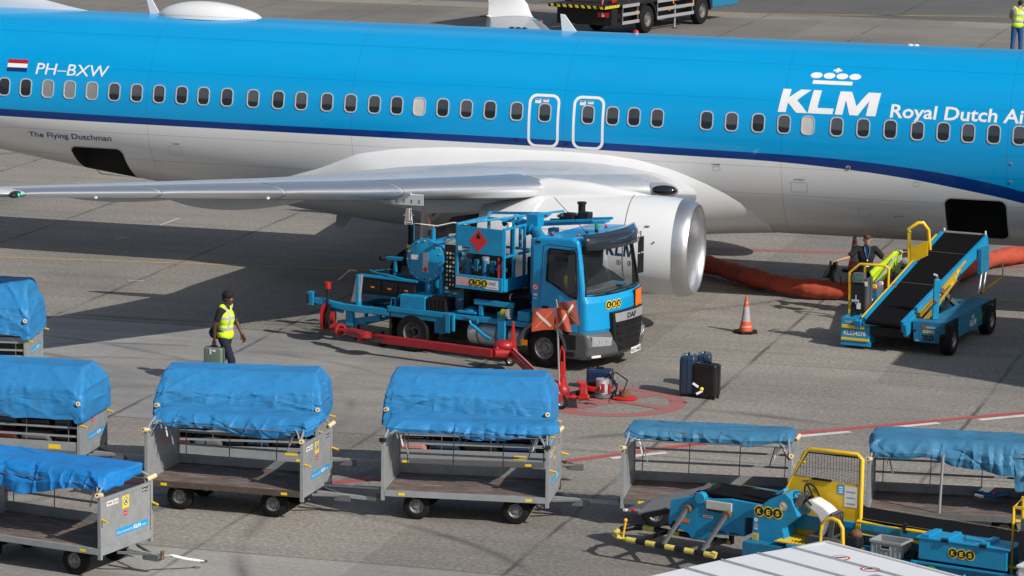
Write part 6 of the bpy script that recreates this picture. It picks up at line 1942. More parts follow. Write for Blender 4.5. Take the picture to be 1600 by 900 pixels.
slab(b, -.02, .10, -W0 - .16, -W0 - .09, -.24, .01, BLUE); slab(b, -.02, .06, W0 + .09, W0 + .22, -.16, -.01, BLUE); slab(b, .1, .9, -.3, .3, -.18, -.10, DARK)
slab(b, .0, .96, W0 + .082, W0 + .11, -.02, .045, YEL, W1 + .082, W1 + .11)
bm_ = b.obj('boom', l1, bevel=.006)
b = MB()
for t0, t1, u0, u1, s in ((.10, .64, -.14, -.06, -.50), (.12, .72, -.08, -.03, -.48), (.16, .56, -.22, -.12, -.55), (.12, .40, -.28, -.18, -.56)): b.tube([bp_(t0, s, u0), bp_((t0 + t1) / 2, s - .02, (u0 + u1) / 2), bp_(t1, s, u1)], .032, mat('worn_yellow', (.42, .27, .03), .5, dirt=.6, dcol=(.07, .05, .02)), 8)
b.tube([bp_(.45, -.53, -.22), bp_(.5, -.55, -.12), bp_(.56, -.52, -.12), bp_(.62, -.5, -.04)], .03, YEL, 8); b.obj('folded_handrail', bm_, smooth=50)
b = MB()
for y in (.55, 1.5): b.bar((2.7, y, .45), (1.3, y - .02, 1.05), .07, .10, STEELD); b.bar((1.2, y, .40), (2.6, y - .03, 1.25), .07, .10, DARK)
b.cyl((2.2, .8, .45), (1.5, .8, 1.0), .05, CHROME); b.cyl((2.2, 1.3, .45), (1.5, 1.3, 1.0), .05, CHROME); b.b(.5, 1.4, .55, 1.5, .34, .55, DARK); b.obj('scissor_lift', l1, bevel=.006)
b = MB(); 
for x in (3.25, 3.55): b.cyl((x, .35, .70), (x + .35, .36, 1.50), .025, SILV, n=10)
b.obj('prop_strut', bm_, smooth=40)
b = MB(); b.cyl((3.25, .30, .72), (3.9, .05, .98), .035, mat('worn_yellow', (.62, .42, .04)), n=10); b.cyl((3.9, .05, .98), (4.0, .1, 1.25), .012, BROWNR, n=6); b.obj('guide_arm', bm_, smooth=40)
b = MB(); b.box((3.86, .86, 1.80), (.06, .90, .035), SILV); b.cyl((3.82, .42, 1.80), (3.82, .42, 1.88), .02, STICW); b.cyl((3.82, 1.28, 1.82), (3.82, 1.28, 1.88), .02, STICW); b.b(3.2, 3.75, .30, .38, 1.1, 1.60, BLUE2); b.obj('head_bumper', bm_, bevel=.006)
b = MB(); b.bar((.24, .30, .66), (.20, .27, 1.44), .12, .06, BLUE); b.tube([(.2, .27, 1.42), (.18, .28, 1.52), (.16, .34, 1.54)], .025, SILV, 8); b.cyl((.17, .29, 1.0), (.15, .29, 1.0), .045, STEELD); b.obj('boom_rest', l1, bevel=.006)
b = MB(); b.tube([(.28, 2.04, .62), (.28, 2.06, 1.42), (.30, 1.86, 1.60), (.34, 1.36, 1.60), (.36, 1.30, 1.54), (.36, 1.30, 1.16)], .024, YEL, 8); b.tube([(.60, 1.86, .65), (.60, 1.86, 1.52), (.31, 1.86, 1.60)], .02, YEL, 8); b.obj('cab_rail', l1, smooth=50)
b = MB(); b.b(.28, .62, 1.70, 1.74, .60, 1.32, GREYP); b.b(.26, .60, 1.74, 2.0, .62, 1.22, DARK); b.b(.24, .40, 1.76, 1.98, 1.24, 1.42, STEELD); b.b(.235, .24, 1.79, 1.94, 1.29, 1.38, mat('display_green', (.05, .22, .14), .3, dirt=0))
b.box((.272, 1.72, 1.22), (.006, .06, .09), STICW); b.box((.252, 1.85, .78), (.006, .08, .12), STICW); b.cyl((.22, 1.98, .88), (.22, 1.84, .88), .03, SILV); b.cyl((.22, 1.9, .82), (.22, 1.9, 1.0), .012, SILV); b.obj('control_box', l1, bevel=.008)
b = MB(); b.b(.7, 1.3, 1.62, 2.0, .64, .95, BLUE2); b.b(.8, 1.2, 1.66, 1.95, .95, 1.05, STEELD); b.cyl((.69, 1.75, .85), (.66, 1.75, .85), .045, STICW)
for k in range(5): b.box((.9 + .1 * k, 1.75, 1.08), (.06, .08, .07), (YELS, STICR, STICB, SILV, STICW)[k])
b.b(1.3, 2.9, 1.62, 2.0, .64, .72, BLUE2); b.obj('engine_cover', l1, bevel=.01)
b = MB(); b.tube([(2.35, 1.52, 1.33), (2.35, 1.55, 2.04), (2.40, 1.38, 2.16), (2.45, 1.30, 2.16), (2.50, 1.20, 2.02), (2.55, 1.17, 1.62)], .036, YEL, 10); b.prism([(1.52, 1.33), (1.52, 1.66), (1.17, 1.82), (1.17, 1.52)], 2.40, 2.43, YEL, 'x'); b.obj('end_guard', l1, smooth=45)
b = MB(); b.sphere((2.36, 1.55, 1.98), (.05, .05, .03), GREENL); b.obj('marker_lamp', l1, smooth=50)
b = MB(); b.b(-.06, .2, .70, 1.5, .30, .46, DARK); b.bar((-.12, .8, .55), (-.12, 1.62, .52), .05, .07, BLUE)
for k in range(6): b.tube([(-.02, .75 + k * .1, .5), (-.06, .78 + k * .1, .35), (.05, .8 + k * .1, .26)], .014, DARK, 5)
b.cyl((-.05, .62, .48), (.2, .62, .44), .05, DARK); b.cyl((-.02, .52, .3), (-.02, .52, .5), .03, SILV); b.obj('front_bar', l1)

# cart with bags on the far side of the loader
p = site(1414, 482)
s_ = suitcase('suitcase', 'dark grey trunk standing beside the raised belt, under the grey helmet-shaped bag', (p.x, p.y, 0), R(66), (.44, .50, .84), mat('trunk_grey', (.05, .055, .065), .5), group=None, ribs=False, wheels=False)
bg_ = thing('bag', 'pale grey rounded bag resting on the dark trunk beside the belt', 'bag', (p.x, p.y, .872), R(66))
b = MB(); b.sphere((0, 0, .13), (.22, .24, .16), mat('bag_pale', (.36, .37, .39), .5), 20, 12); b.obj('bag_body', bg_, smooth=60)
b = MB(); b.tube([(0, -.12, .26), (0, -.08, .34), (0, .08, .34), (0, .12, .26)], .014, BLACK, 6); b.obj('handle', bg_, smooth=50)

# ------------------------------------------------------------------ near belt loader
l2 = thing('belt_loader', 'near belt loader with tall yellow mesh guard, white seat and striped bumper', 'belt loader', (1.57, 50.85, 0), R(-31), 'belt loaders')
# striped bumper frame
b = MB()
def striped(p, q, r_, n_):
    p, q = Vector(p), Vector(q)
    for k in range(n_):
        b.cyl(p.lerp(q, k / n_), p.lerp(q, (k + 1) / n_), r_, YELD if k % 2 == 0 else BLACKP, n=12)
YELD = mat('bumper_yellow', (.66, .55, .12), .5, dirt=.5, dcol=(.15, .12, .03)); 
striped((.18, 0, .33), (1.62, 0, .29), .042, 9); striped((.02, .75, .34), (1.50, .75, .32), .042, 7)
bf = b.obj('bumper_bar', l2, smooth=40)
b = MB(); b.tube([(.20, 0, .33), (.04, .02, .335), (-.12, .16, .34), (-.17, .35, .34)], .042, YELD, 10); b.tube([(-.17, .35, .34), (-.18, .50, .34), (-.10, .68, .34), (.03, .75, .34)], .045, BLACKP, 10)
b.bar((.35, 0, .32), (.45, .75, .34), .05, .06, BLACKP); b.bar((1.25, 0, .32), (1.42, .75, .34), .06, .06, STEELD); b.bar((1.50, .75, .30), (1.50, .75, .66), .06, .06, BLACKP); b.bar((1.6, .0, .26), (1.62, .0, .34), .07, .07, YELD); b.obj('bumper_frame', bf, smooth=40)
for x0_, x1_ in ((.78, .93), (1.42, 1.58)):
    b = MB(); b.bar((x0_, .0, .33), (x1_, .42, .80), .045, .05, STEELD); b.cyl((x1_, .40, .80), (x1_, .48, .80), .06, BROWNR, n=10); b.obj('bumper_strut', bf)
b = MB(); b.cyl((.10, .02, .34), (.13, .04, .58), .018, mat('amber_plastic', (.85, .45, .02), .4), n=8); b.sphere((.13, .04, .60), .03, mat('amber_plastic', (.85, .45, .02))); b.obj('corner_wand', bf, smooth=50)
# tail of the boom: side plates, flap and belt
b = MB(); P = [(.58, .52), (.62, .88), (1.02, 1.00), (1.28, .98), (1.60, 1.02), (2.1, 1.0), (2.1, .80), (1.84, .78), (1.84, .50), (1.30, .46), (1.22, .36), (.98, .34), (.92, .42)]
b.prism(P, .50, .56, BLUE, 'y'); b.prism(P, 1.36, 1.42, BLUE2, 'y'); b.b(2.1, 6.6, .56, .62, .72, .93, BLUE); b.b(2.1, 6.6, 1.30, 1.36, .72, .93, BLUE); b.b(.7, 1.8, .56, 1.36, .48, .75, BLUE2)
b.cyl((1.12, .44, .98), (1.12, .56, .98), .085, BLUE, n=20); b2 = b.obj('boom', l2, bevel=.01)
b = MB(); T0, T1 = (1.02, 1.035), (6.7, .90)
def bq(x, z): return z + (T0[1] - z) * 0
b.add([(1.0, .62, 1.04), (1.0, 1.30, 1.04), (6.7, 1.30, .925), (6.7, .62, .925), (1.0, .62, 1.00), (1.0, 1.30, 1.00), (6.7, 1.30, .885), (6.7, .62, .885)], [(0, 1, 2, 3), (7, 6, 5, 4), (0, 4, 5, 1), (1, 5, 6, 2), (2, 6, 7, 3), (3, 7, 4, 0)], BELT); b.cyl((1.0, .62, .99), (1.0, 1.30, .99), .05, BELT); b.obj('belt', l2)
b = MB(); b.add([(1.2, 1.301, 1.055), (6.7, 1.301, .94), (6.7, 1.325, .94), (1.2, 1.325, 1.055), (3.5, .60, .995), (6.7, .60, .93), (6.7, .618, .93), (3.5, .618, .995)], [(0, 1, 2, 3), (4, 5, 6, 7)], mat('brass_edge', (.5, .36, .12), .4, metal=.5)); b.obj('belt_edge', l2, fix=False)
b = MB()
b.box((1.42, .485, .90), (.42, .03, .13), CREAM if False else mat('lamp_box', (.55, .53, .47), .4)); b.box((1.42, .48, .82), (.36, .03, .03), BLACKP); b.obj('lamp_box', b2, bevel=.01)
b = MB(); f = .497
b.b(.72, .93, f - .002, f, .58, .63, STICO); b.add([(.79, f, .64), (.87, f, .64), (.83, f, .71)], [(0, 1, 2)], YELS); b.b(1.16, 1.32, f - .002, f, .70, .735, STICW); b.b(1.18, 1.30, f - .004, f - .002, .71, .725, STICR); b.b(1.30, 1.52, f - .002, f, .505, .525, BLK); b.b(1.6, 1.75, f - .002, f, .51, .53, BLK); b.box((1.2, .49, .93), (.10, .02, .04), AMBER); b.box((.70, .5, .50), (.12, .03, .12), BLACK, M=Matrix.Rotation(R(30), 3, 'Y')); b.obj('decal', b2)
b = MB()   # grey hinged tail flap sloping down to the left
FL0, FL1 = Vector((.95, 0, 1.03)), Vector((-.42, 0, .58)); 
def fq(t, y, dzz=0): p = FL0.lerp(FL1, t); return (p.x, y, p.z + dzz + (y - 1.26) * .26)
b.add([fq(0, .62), fq(0, 1.26), fq(.72, 1.2), fq(.72, .70), fq(0, .62, -.03), fq(0, 1.26, -.03), fq(.72, 1.2, -.03), fq(.72, .70, -.03)], [(0, 1, 2, 3), (7, 6, 5, 4), (0, 4, 5, 1), (1, 5, 6, 2), (2, 6, 7, 3), (3, 7, 4, 0)], mat('flap_grey', (.27, .26, .245), .45, metal=.3, dirt=.3))
b.add([fq(.72, .72), fq(.72, 1.18), fq(1, 1.0), fq(1, .92), fq(.72, .72, -.03), fq(.72, 1.18, -.03), fq(1, 1.0, -.03), fq(1, .92, -.03)], [(0, 1, 2, 3), (7, 6, 5, 4), (0, 4, 5, 1), (1, 5, 6, 2), (2, 6, 7, 3), (3, 7, 4, 0)], STEELD)
b.bar(fq(0, .60, -.05), fq(.62, .66, -.05), .05, .08, BLACKP); b.bar(fq(-.06, .60, .03), fq(.25, .60, .03), .05, .06, SILV); fl2 = b.obj('tail_flap', l2, bevel=.004)
b = MB()
for t, m_ in ((.74, CHROME), (.82, STICR), (.86, CHROME), (.95, STICW)): b.box(fq(t, .74 + (t - .7) * .6, .02), (.05, .06, .03), m_)
for t in (.02, .30): b.cyl(fq(t, .60, .0), fq(t, .66, .02), .035, CHROME, n=10)
b.box(fq(.02, .56, -.05), (.14, .05, .12), YEL); b.bar((1.06, .60, .98), (1.14, 1.02, 1.08), .05, .05, BLACKP); b.bar((.98, .60, .99), (1.02, .95, 1.08), .05, .05, STEELD); b.obj('hinge_roller', fl2)
# steering console
b = MB(); cp_ = [(2.09, .30), (2.12, .97), (2.36, 1.17), (2.62, 1.30), (2.72, 1.22), (2.84, .98), (2.60, .78), (2.66, .52), (2.74, .30)]
b.prism(cp_, .20, .58, BLUE, 'y'); cn = b.obj('console', l2, bevel=.015)
kes(cn, (2.22, .196, .99), (1, 0, 0), (0, 0, 1), .085)
b = MB(); f = .197
disc(b, (2.60, f, 1.11), (0, -1, 0), .065, STICW, 20); disc(b, (2.60, f - .002, 1.11), (0, -1, 0), .067, mat('decal_tan', (.5, .36, .22), .5), 20, r_in=.056); b.box((2.60, f - .003, 1.11), (.10, .002, .02), mat('decal_tan', (.5, .36, .22)), M=Matrix.Rotation(R(40), 3, 'Y'))
disc(b, (2.17, f, .855), (0, -1, 0), .03, STICW, 14); b.b(2.14, 2.20, f - .002, f, .74, .81, mat('sticker_grey', (.3, .35, .4))); b.b(2.14, 2.20, f - .002, f, .715, .735, STICW); b.b(2.12, 2.22, f - .002, f, .52, .66, YELS); b.b(2.14, 2.20, f - .004, f - .002, .54, .585, mat('decal_tan', (.5, .36, .22))); b.b(2.14, 2.20, f - .004, f - .002, .60, .64, mat('decal_tan', (.5, .36, .22))); b.obj('decal', cn, fix=False)
b = MB(); M_ = Matrix.Rotation(R(-30), 3, 'Y'); b.box((2.78, .39, 1.15), (.05, .34, .36), STEELD, M=Matrix.Rotation(R(28), 3, 'Y')); b.box((2.50, .35, 1.285), (.14, .14, .04), STICB, M=M_); b.box((2.36, .33, 1.215), (.14, .16, .04), BLACKP, M=M_)
for k in range(5): b.sphere((2.79 + .0 * k, .24 + k * .06, 1.26 - .02 * k), .016, CHROME)
b.obj('dash_panel', cn, bevel=.006)
b = MB(); c = Vector((2.95, .42, 1.26)); a_, b_, d_ = basis((.86, 0, .50)); b.tube([c + (a_ * math.cos(k) + b_ * math.sin(k)) * .19 for k in [i * PI / 12 for i in range(24)]], .014, BLACKP, 8, closed=True); b.cyl(c, (2.80, .40, 1.16), .025, BLACKP); b.bar(c - b_ * .18, c + b_ * .18, .03, .015, BLACKP); b.obj('steering_wheel', cn, smooth=50)
# deck of the vehicle
b = MB(); b.b(2.05, 4.75, .02, .58, .30, .56, BLUE2); b.b(2.75, 4.75, .0, .60, .57, .62, BLUE); b.b(4.75, 6.9, .0, .56, .20, .66, BLUE2); b.b(2.0, 6.9, .60, 1.4, .30, .55, DARK); b.b(3.8, 4.75, -.02, .02, .35, .52, BLACK); b.obj('vehicle_body', l2, bevel=.01)
b = MB(); b.b(2.55, 3.15, .03, .56, .622, .632, mat('tread_yellow', (.55, .4, .06), .6, dirt=.6)); 
for k in range(10): b.b(2.58 + k * .057, 2.60 + k * .057, .05, .54, .632, .64, YEL)
b.obj('tread_plate', l2)
for x in (3.0, 6.2):
    wheel(l2, (x, .12, .27), .27, .2, side=-1); wheel(l2, (x, 1.3, .27), .27, .2, side=1)
# white seat with grey back
b = MB(); st_p = [(2.93, 1.23), (3.02, 1.25), (3.20, 1.17), (3.30, 1.10), (3.32, 1.0), (3.26, .82), (3.20, .72), (3.12, .74), (3.16, .92), (3.10, 1.02), (2.96, 1.12)]
b.prism(st_p, .26, .52, WHITE, 'y'); se = b.obj('seat_shell', l2, bevel=.03, seg=3)
b = MB(); b.prism([(3.32, 1.10), (3.40, 1.06), (3.36, .74), (3.26, .70), (3.30, .90)], .24, .54, GREYP, 'y')
for k in range(4): b.b(3.30, 3.40, .26 + k * .07, .29 + k * .07, .78, 1.08, BLACKP)
b.obj('seat_back', se, bevel=.01)
b = MB(); b.b(2.98, 3.55, .12, .56, .63, .74, GREYP); b.b(3.45, 3.75, .25, .55, .64, .80, DARK); b.sphere((3.68, .35, .82), (.09, .08, .07), BROWNR); b.obj('seat_base', l2, bevel=.03)
b = MB(); b.tube([(3.26, .06, .62), (3.28, .06, .95), (3.34, .06, 1.04), (3.44, .06, 1.07), (3.54, .06, 1.04), (3.60, .06, .95), (3.62, .06, .62)], .028, YEL, 10); b.obj('grab_hoop', l2, smooth=50)
# yellow guard with mesh
b = MB()
gy = .60
pl_ = [(2.42, .60), (3.60, .60), (3.60, 1.46), (2.52, 1.48), (2.37, 1.14)]
b.prism(pl_, gy, gy + .03, YEL, 'y'); gd = b.obj('guard_panel', l2, bevel=.006)
b = MB(); fr = [(2.34, gy + .015, 1.08), (2.72, gy + .015, 1.84), (2.80, gy + .015, 1.89), (3.54, gy + .015, 1.90), (3.61, gy + .015, 1.84), (3.61, gy + .015, .60)]
b.tube(fr, .030, YEL, 10); b.prism([(3.52, .60), (3.66, .60), (3.64, .95), (3.58, .95)], gy - .05, gy + .0, YEL, 'y'); b.obj('guard_frame', gd, smooth=45)
b = MB(); b.tube([(2.54, gy + .01, 1.475), (2.76, gy + .01, 1.84), (3.575, gy + .01, 1.86), (3.575, gy + .01, 1.455)], .010, BLACKP, 6, closed=True); b.box((3.0, gy - .01, 1.475), (.3, .03, .03), BLACKP)
for k in range(21):
    x = 2.60 + k * .047; z1 = min(1.85, 1.475 + (x - 2.54) * 1.66); b.bar((x, gy + .01, 1.475 - (x - 2.54) * .02), (x, gy + .01, z1), .004, .004, BLACKP)
for k in range(17):
    z = 1.49 + k * .022; x0_ = 2.55 + (z - 1.475) * .6; b.bar((x0_, gy + .012, z), (3.57, gy + .012, z - .012), .0028, .0028, BLACKP)
b.obj('wire_mesh', gd)
b = MB(); f = gy - .004; b.b(3.25, 3.35, f - .002, f, 1.30, 1.44, STICB); b.b(3.36, 3.56, f - .002, f, 1.13, 1.43, STICW)
for i in range(3): b.b(3.39, 3.53, f - .004, f - .002, 1.17 + i * .085, 1.19 + i * .085, mat('sticker_grey', (.3, .35, .4))); b.b(3.27, 3.33, f - .004, f - .002, 1.32 + i * .035, 1.34 + i * .035, LETW)
b.b(2.70, 2.78, f - .002, f, 1.42, 1.435, STICR); b.obj('placard', gd, fix=False)
# yellow rail, long box, big box
b = MB(); b.tube([(3.62, .50, .97), (4.5, .50, .95), (6.6, .50, .90)], .028, YEL, 8); b.tube([(3.62, .46, .80), (4.2, .46, .80), (4.62, .46, .80), (4.72, .44, .72), (4.85, .44, .72)], .024, YEL, 8); b.box((4.36, .50, .97), (.04, .07, .14), BLACKP); b.b(3.62, 6.6, .545, .56, .70, .72, BLUE); b.obj('side_handrail', l2, smooth=50)
b = MB(); b.b(4.80, 6.12, .0, .46, .70, .985, BLUE); b.b(4.76, 6.16, -.015, .48, .986, 1.01, BLUE); bx = b.obj('battery_box', l2, bevel=.008)
b = MB()
for x in (4.85, 5.15, 5.72): b.b(x, x + .10, .0, .44, 1.012, 1.05, BLUE)
for x in (5.19, 5.76): b.b(x - .04, x + .06, -.035, -.016, .985, 1.03, BLACKP)
b.tube([(5.45, .10, 1.012), (5.45, .10, 1.04), (5.58, .10, 1.04), (5.58, .10, 1.012)], .008, BLUE2, 5); b.obj('lid_catch', bx, bevel=.004)
kes(bx, (5.32, -.004, .85), (1, 0, 0), (0, 0, 1), .075)
b = MB(); b.b(4.70, 6.3, -.03, .0, .635, .67, BLUE); b.b(4.76, 6.9, -.026, -.0, .18, .55, BLUE); b.b(4.74, 4.78, -.04, .0, .2, .66, BLUE); sp = b.obj('side_skirt', l2, bevel=.006)
b = MB(); f = -.029
disc(b, (5.02, f, .50), (0, -1, 0), .13, mat('sticker_green', (.10, .38, .04)), 24); disc(b, (5.12, f - .001, .36), (0, -1, 0), .12, mat('sticker_green', (.10, .38, .04)), 24); put_text(b, 'GSE', (4.91, f - .004, .50), (1, 0, 0), (0, 0, 1), .075, STICW, width=.22); put_text(b, 'green', (5.0, f - .004, .36), (1, 0, 0), (0, 0, 1), .05, STICW, width=.22)
klm(b, (5.28, f - .002, .27), (1, 0, 0), (0, 0, 1), .16, LETW, width=.56); crown(b, (5.40, f - .002, .46), (1, 0, 0), (0, 0, 1), .24, LETW); b.obj('side_lettering', sp, fix=False)
b = MB(); b.tube([(6.17, .06, .62), (6.17, .06, 1.60), (6.20, .30, 1.70), (6.20, .30, .62)], .022, YEL, 8); b.bar((6.17, .06, 1.60), (6.9, .06, 1.60), .035, .035, YEL); b.cyl((6.12, .1, .75), (6.24, .1, .75), .02, YEL); b.obj('rear_rail', l2, smooth=45)
b = MB(); b.b(6.30, 6.62, .0, .45, .66, 1.46, GREYP); b.b(6.28, 6.60, -.01, -.0, .9, 1.3, DARK); b.cyl((6.34, .1, .72), (6.34, -.06, .72), .05, SILV); b.obj('control_cabinet', l2, bevel=.012)
b = MB(); b.cyl((4.62, .22, .62), (4.66, .25, .74), .12, BLACK, r1=.10, n=16); b.b(4.5, 4.78, .15, .4, .62, .70, BLACKP); b.b(3.86, 3.92, .12, .16, .62, .70, YEL); b.obj('cable_reel', l2, bevel=.01)
# open grey crate
p = l2.matrix_basis @ Vector((4.27, .24, .622))
cr = thing('plastic_crate', 'open grey plastic crate standing on the near belt loader behind the yellow guard', 'crate', p, R(-31))
CRG = mat('crate_grey', (.30, .315, .32), .5, dirt=.2); b = MB(); L, Wd, H_ = .46, .34, .23
b.b(-L / 2, L / 2, -Wd / 2, Wd / 2, 0, .015, CRG)
for s in (-1, 1):
    b.b(-L / 2, L / 2, s * Wd / 2 - .008, s * Wd / 2 + .008, .015, H_, CRG); b.b(s * L / 2 - .008, s * L / 2 + .008, -Wd / 2 + .009, Wd / 2 - .009, .015, H_, CRG)
    b.b(-L / 2 - .015, L / 2 + .015, s * (Wd / 2 + .012) - .012, s * (Wd / 2 + .012) + .012, H_ - .03, H_ + .003, CRG); b.b(s * (L / 2 + .012) - .012, s * (L / 2 + .012) + .012, -Wd / 2, Wd / 2, H_ - .03, H_ + .003, CRG)
for k in range(7): b.b(-L / 2 + .02 + k * .07, -L / 2 + .028 + k * .07, -Wd / 2 - .016, -Wd / 2 - .008, .02, H_ - .03, CRG)
b.obj('crate_body', cr, bevel=.003)
b = MB(); b.b(-.07, .07, -Wd / 2 - .02, -Wd / 2 - .009, .125, .165, BLACKP); b.tube([(-.075, -Wd / 2 - .018, .17), (-.06, -Wd / 2 - .018, .12), (.06, -Wd / 2 - .018, .12), (.075, -Wd / 2 - .018, .17)], .008, CRG, 6); b.obj('handle', cr)

# folded blue strap on the right-hand cart deck
p = g1.matrix_basis @ Vector((.55, .38, DH + .012))
b = MB(); rows = []
for i in range(14):
    x = -.28 + .56 * i / 13; rows.append([Vector((x, -.08 + .16 * j / 5, .05 + .05 * abs(math.sin(x * 6 + j)) - (.02 if abs(x) < .05 else 0) + .03 * (x < -.15))) for j in range(6)])
b.grid(rows, TARPB); b.box((.03, 0, .10), (.03, .17, .02), STICR)
o = b.obj('folded_canvas', smooth=60); o.location = p; o.rotation_euler.z = R(-9); tag(o, 'folded bright blue canvas with red strap left on the deck of the right-hand cart', 'canvas')

# ------------------------------------------------------------------ white-roofed trailer in the foreground
cvz = 2.2
pts = [Vector((1.83, 41.23)), Vector((3.91, 43.02)), Vector((5.20, 41.37))]
e1_ = (pts[0] - pts[1]).normalized(); e2_ = Vector((e1_.y, -e1_.x)) * -1
if e2_.dot(pts[2] - pts[1]) < 0: e2_ = -e2_
org = Vector((pts[1].x, pts[1].y, 0)); ang = math.atan2(e2_.y, e2_.x)
tr = thing('covered_trailer', 'white ribbed trailer roof with red no-step symbols in the foreground corner', 'trailer', org, ang)
sgn = 1 if (Matrix.Rotation(-ang, 2) @ e1_).y > 0 else -1
L1_, L2_ = 2.9, 3.6
RF = mat('roof_white', (.76, .775, .80), .4, dirt=.12, scale=1.2, var=.05, dcol=(.4, .4, .4))
b = MB(); rows = []
for i in range(2):
    x = L1_ * i; rows.append([Vector((x, sgn * L2_ * j / 6, cvz + .0 + (.05 * math.sin(PI * j / 6)))) for j in range(7)])
b.grid(rows, RF); b.b(0, L1_, sgn * 0, sgn * L2_, cvz - .06, cvz - .002, RF); b.obj('roof', tr, smooth=30)
b = MB()
for j in (1, 2, 3, 4, 5):
    y = sgn * L2_ * j / 6; z = cvz + .05 * math.sin(PI * j / 6); b.bar((.02, y, z + .012), (L1_ - .02, y, z + .012), .022, .024, SILV)
b.bar((-.012, 0, cvz - .02), (-.012, sgn * L2_, cvz - .02), .03, .09, SILV); b.bar((0, -sgn * .012, cvz - .02), (L1_, -sgn * .012, cvz - .02), .03, .09, STICW); b.obj('roof_rib', tr, bevel=.003)
b = MB()
for (u, v) in ((.72, .48), (1.35, .62)):
    c = Vector((v if False else u, sgn * v, cvz + .05 * math.sin(PI * v / L2_) + .006)); disc(b, c, (0, 0, 1), .12, STICR, 28, r_in=.095); disc(b, c, (0, 0, 1), .095, STICW, 24)
    b.box(c + Vector((0, 0, .004)), (.13, .03, .002), DARK, rz=R(60)); b.box(c + Vector((.02, .03, .004)), (.09, .02, .002), DARK, rz=R(75)); b.box(c + Vector((-.02, -.03, .004)), (.07, .02, .002), DARK, rz=R(50))
b.obj('no_step_symbol', tr, fix=False)
b = MB(); b.b(.03, L1_ - .03, sgn * .03, sgn * (L2_ - .03), .45, cvz - .061, STICW); b.b(.03, L1_ - .03, sgn * .03, sgn * (L2_ - .03), .35, .45, STEELD); b.obj('trailer_body', tr)
for x in (.5, L1_ - .5):
    for y in (.2, L2_ - .2): wheel(tr, (x, sgn * y, .25), .25, .18, side=1 if (y > 1) == (sgn > 0) else -1)
b = MB(); b.b(1.9, 2.3, sgn * 1.1, sgn * 1.5, cvz + .055, cvz + .16, SILV); b.obj('roof_vent', tr, bevel=.01)
wb = thing('white_cabinet', 'plain pale grey cabinet cut off by the bottom right corner of the frame', 'cabinet', site(1602, 890, .9) - Vector((-.1, 0, .9)), R(-31))
b = MB(); b.b(-.13, .7, -.2, .5, .1, .95, STICW); b.obj('cabinet_body', wb, bevel=.02, seg=3); b = MB(); b.b(-.15, .72, -.22, .52, .952, .99, WHITE); b.obj('lid', wb, bevel=.01)

# ------------------------------------------------------------------ lift truck beyond the aircraft
tO = Vector((4.79, 130.3, 0)); hd = math.atan2(134.1 - 130.3, 6.99 - 4.79)
lt = thing('lift_truck', 'dark lorry with scissor bed, red tail lamps and pale side guards beyond the aircraft', 'lorry', tO, hd)
# x forward (to the right and away), y left
b = MB(); b.b(-2.6, 7.0, .35, .50, .80, 1.10, DARK); b.b(-2.6, 7.0, 1.7, 1.85, .80, 1.10, DARK); b.b(-2.3, 4.5, .02, 2.2, 1.10, 1.24, DARK); b.b(-2.75, -2.3, .0, 2.25, .45, 1.05, BLACKP); b.b(-1.8, 4.0, .3, 1.9, .45, .95, BLACKP); b.obj('chassis', lt, bevel=.02)
for x in (0.0, 4.35):
    wheel(lt, (x, .14, .5), .5, .30, side=-1); wheel(lt, (x, 2.1, .5), .5, .30, side=1)
    b = MB(); ar = [(x + .60 * math.cos(R(a)), .5 + .60 * math.sin(R(a))) for a in range(0, 181, 15)] + [(x + .68 * math.cos(R(a)), .5 + .68 * math.sin(R(a))) for a in range(180, -1, -15)]
    b.prism(ar, -.02, .34, BLACKP, 'y'); b.obj('mudguard', lt, smooth=30)
for x0_, x1_ in ((-1.95, -.68), (.72, 3.62)):
    b = MB()
    for z in (.50, .80, 1.10): b.b(x0_, x1_, -.02, .01, z - .06, z + .06, SILV)
    for x in (x0_ + .06, x1_ - .06): b.b(x - .03, x + .03, .01, .05, .44, 1.16, STEELD)
    b.obj('side_guard', lt, bevel=.01)
b = MB()
for x, z in ((-.95, .78), (1.9, .95), (1.6, .7), (3.5, .85)): b.b(x, x + .08, -.03, -.021, z, z + .12, AMBER)
b.obj('side_marker', lt)
b = MB(); b.cyl((2.3, .1, .02), (2.3, .1, .9), .035, SILV); b.cyl((2.3, .1, 0), (2.3, .1, .03), .1, DARK); b.obj('stabiliser_leg', lt, smooth=40)
b = MB(); b.b(-2.80, -2.76, .12, .55, .76, .93, REDL); b.b(-2.82, -2.765, .30, .38, .78, .91, STICW); b.obj('tail_lamp', lt)
b = MB(); b.b(-3.3, -2.3, .0, 2.3, 1.08, 1.20, DARK)
for k in range(9):
    y = .05 + k * .25; b.prism([(-3.31, 0), (-3.30, 0)] if False else [(y, 1.09), (y + .11, 1.09), (y + .17, 1.19), (y + .06, 1.19)], -3.32, -3.302, YELS, 'x')
    b.prism([(-3.28 + k * .12, 1.09), (-3.22 + k * .12, 1.09), (-3.17 + k * .12, 1.19), (-3.23 + k * .12, 1.19)], -.018, -.002, YELS, 'y')
b.obj('striped_platform', lt)
b = MB(); b.bar((-2.3, .3, 1.25), (2.6, .3, 2.9), .12, .16, RED); b.bar((2.6, .4, 1.25), (-2.2, .4, 2.9), .12, .16, DARK); b.bar((-2.3, 1.9, 1.25), (2.6, 1.9, 2.9), .12, .16, RED); b.bar((-1.2, .2, 1.25), (3.4, .2, 2.2), .05, .05, RED); b.bar((-.4, .2, 1.30), (4.2, .2, 2.3), .05, .05, RED); b.obj('scissor_lift', lt, bevel=.01)
b = MB(); b.b(-3.2, 3.6, 0, 2.3, 2.95, 3.15, DARK); b.b(-3.1, 3.5, .1, 2.2, 3.151, 4.6, STICW); b.obj('box_body', lt, bevel=.03)
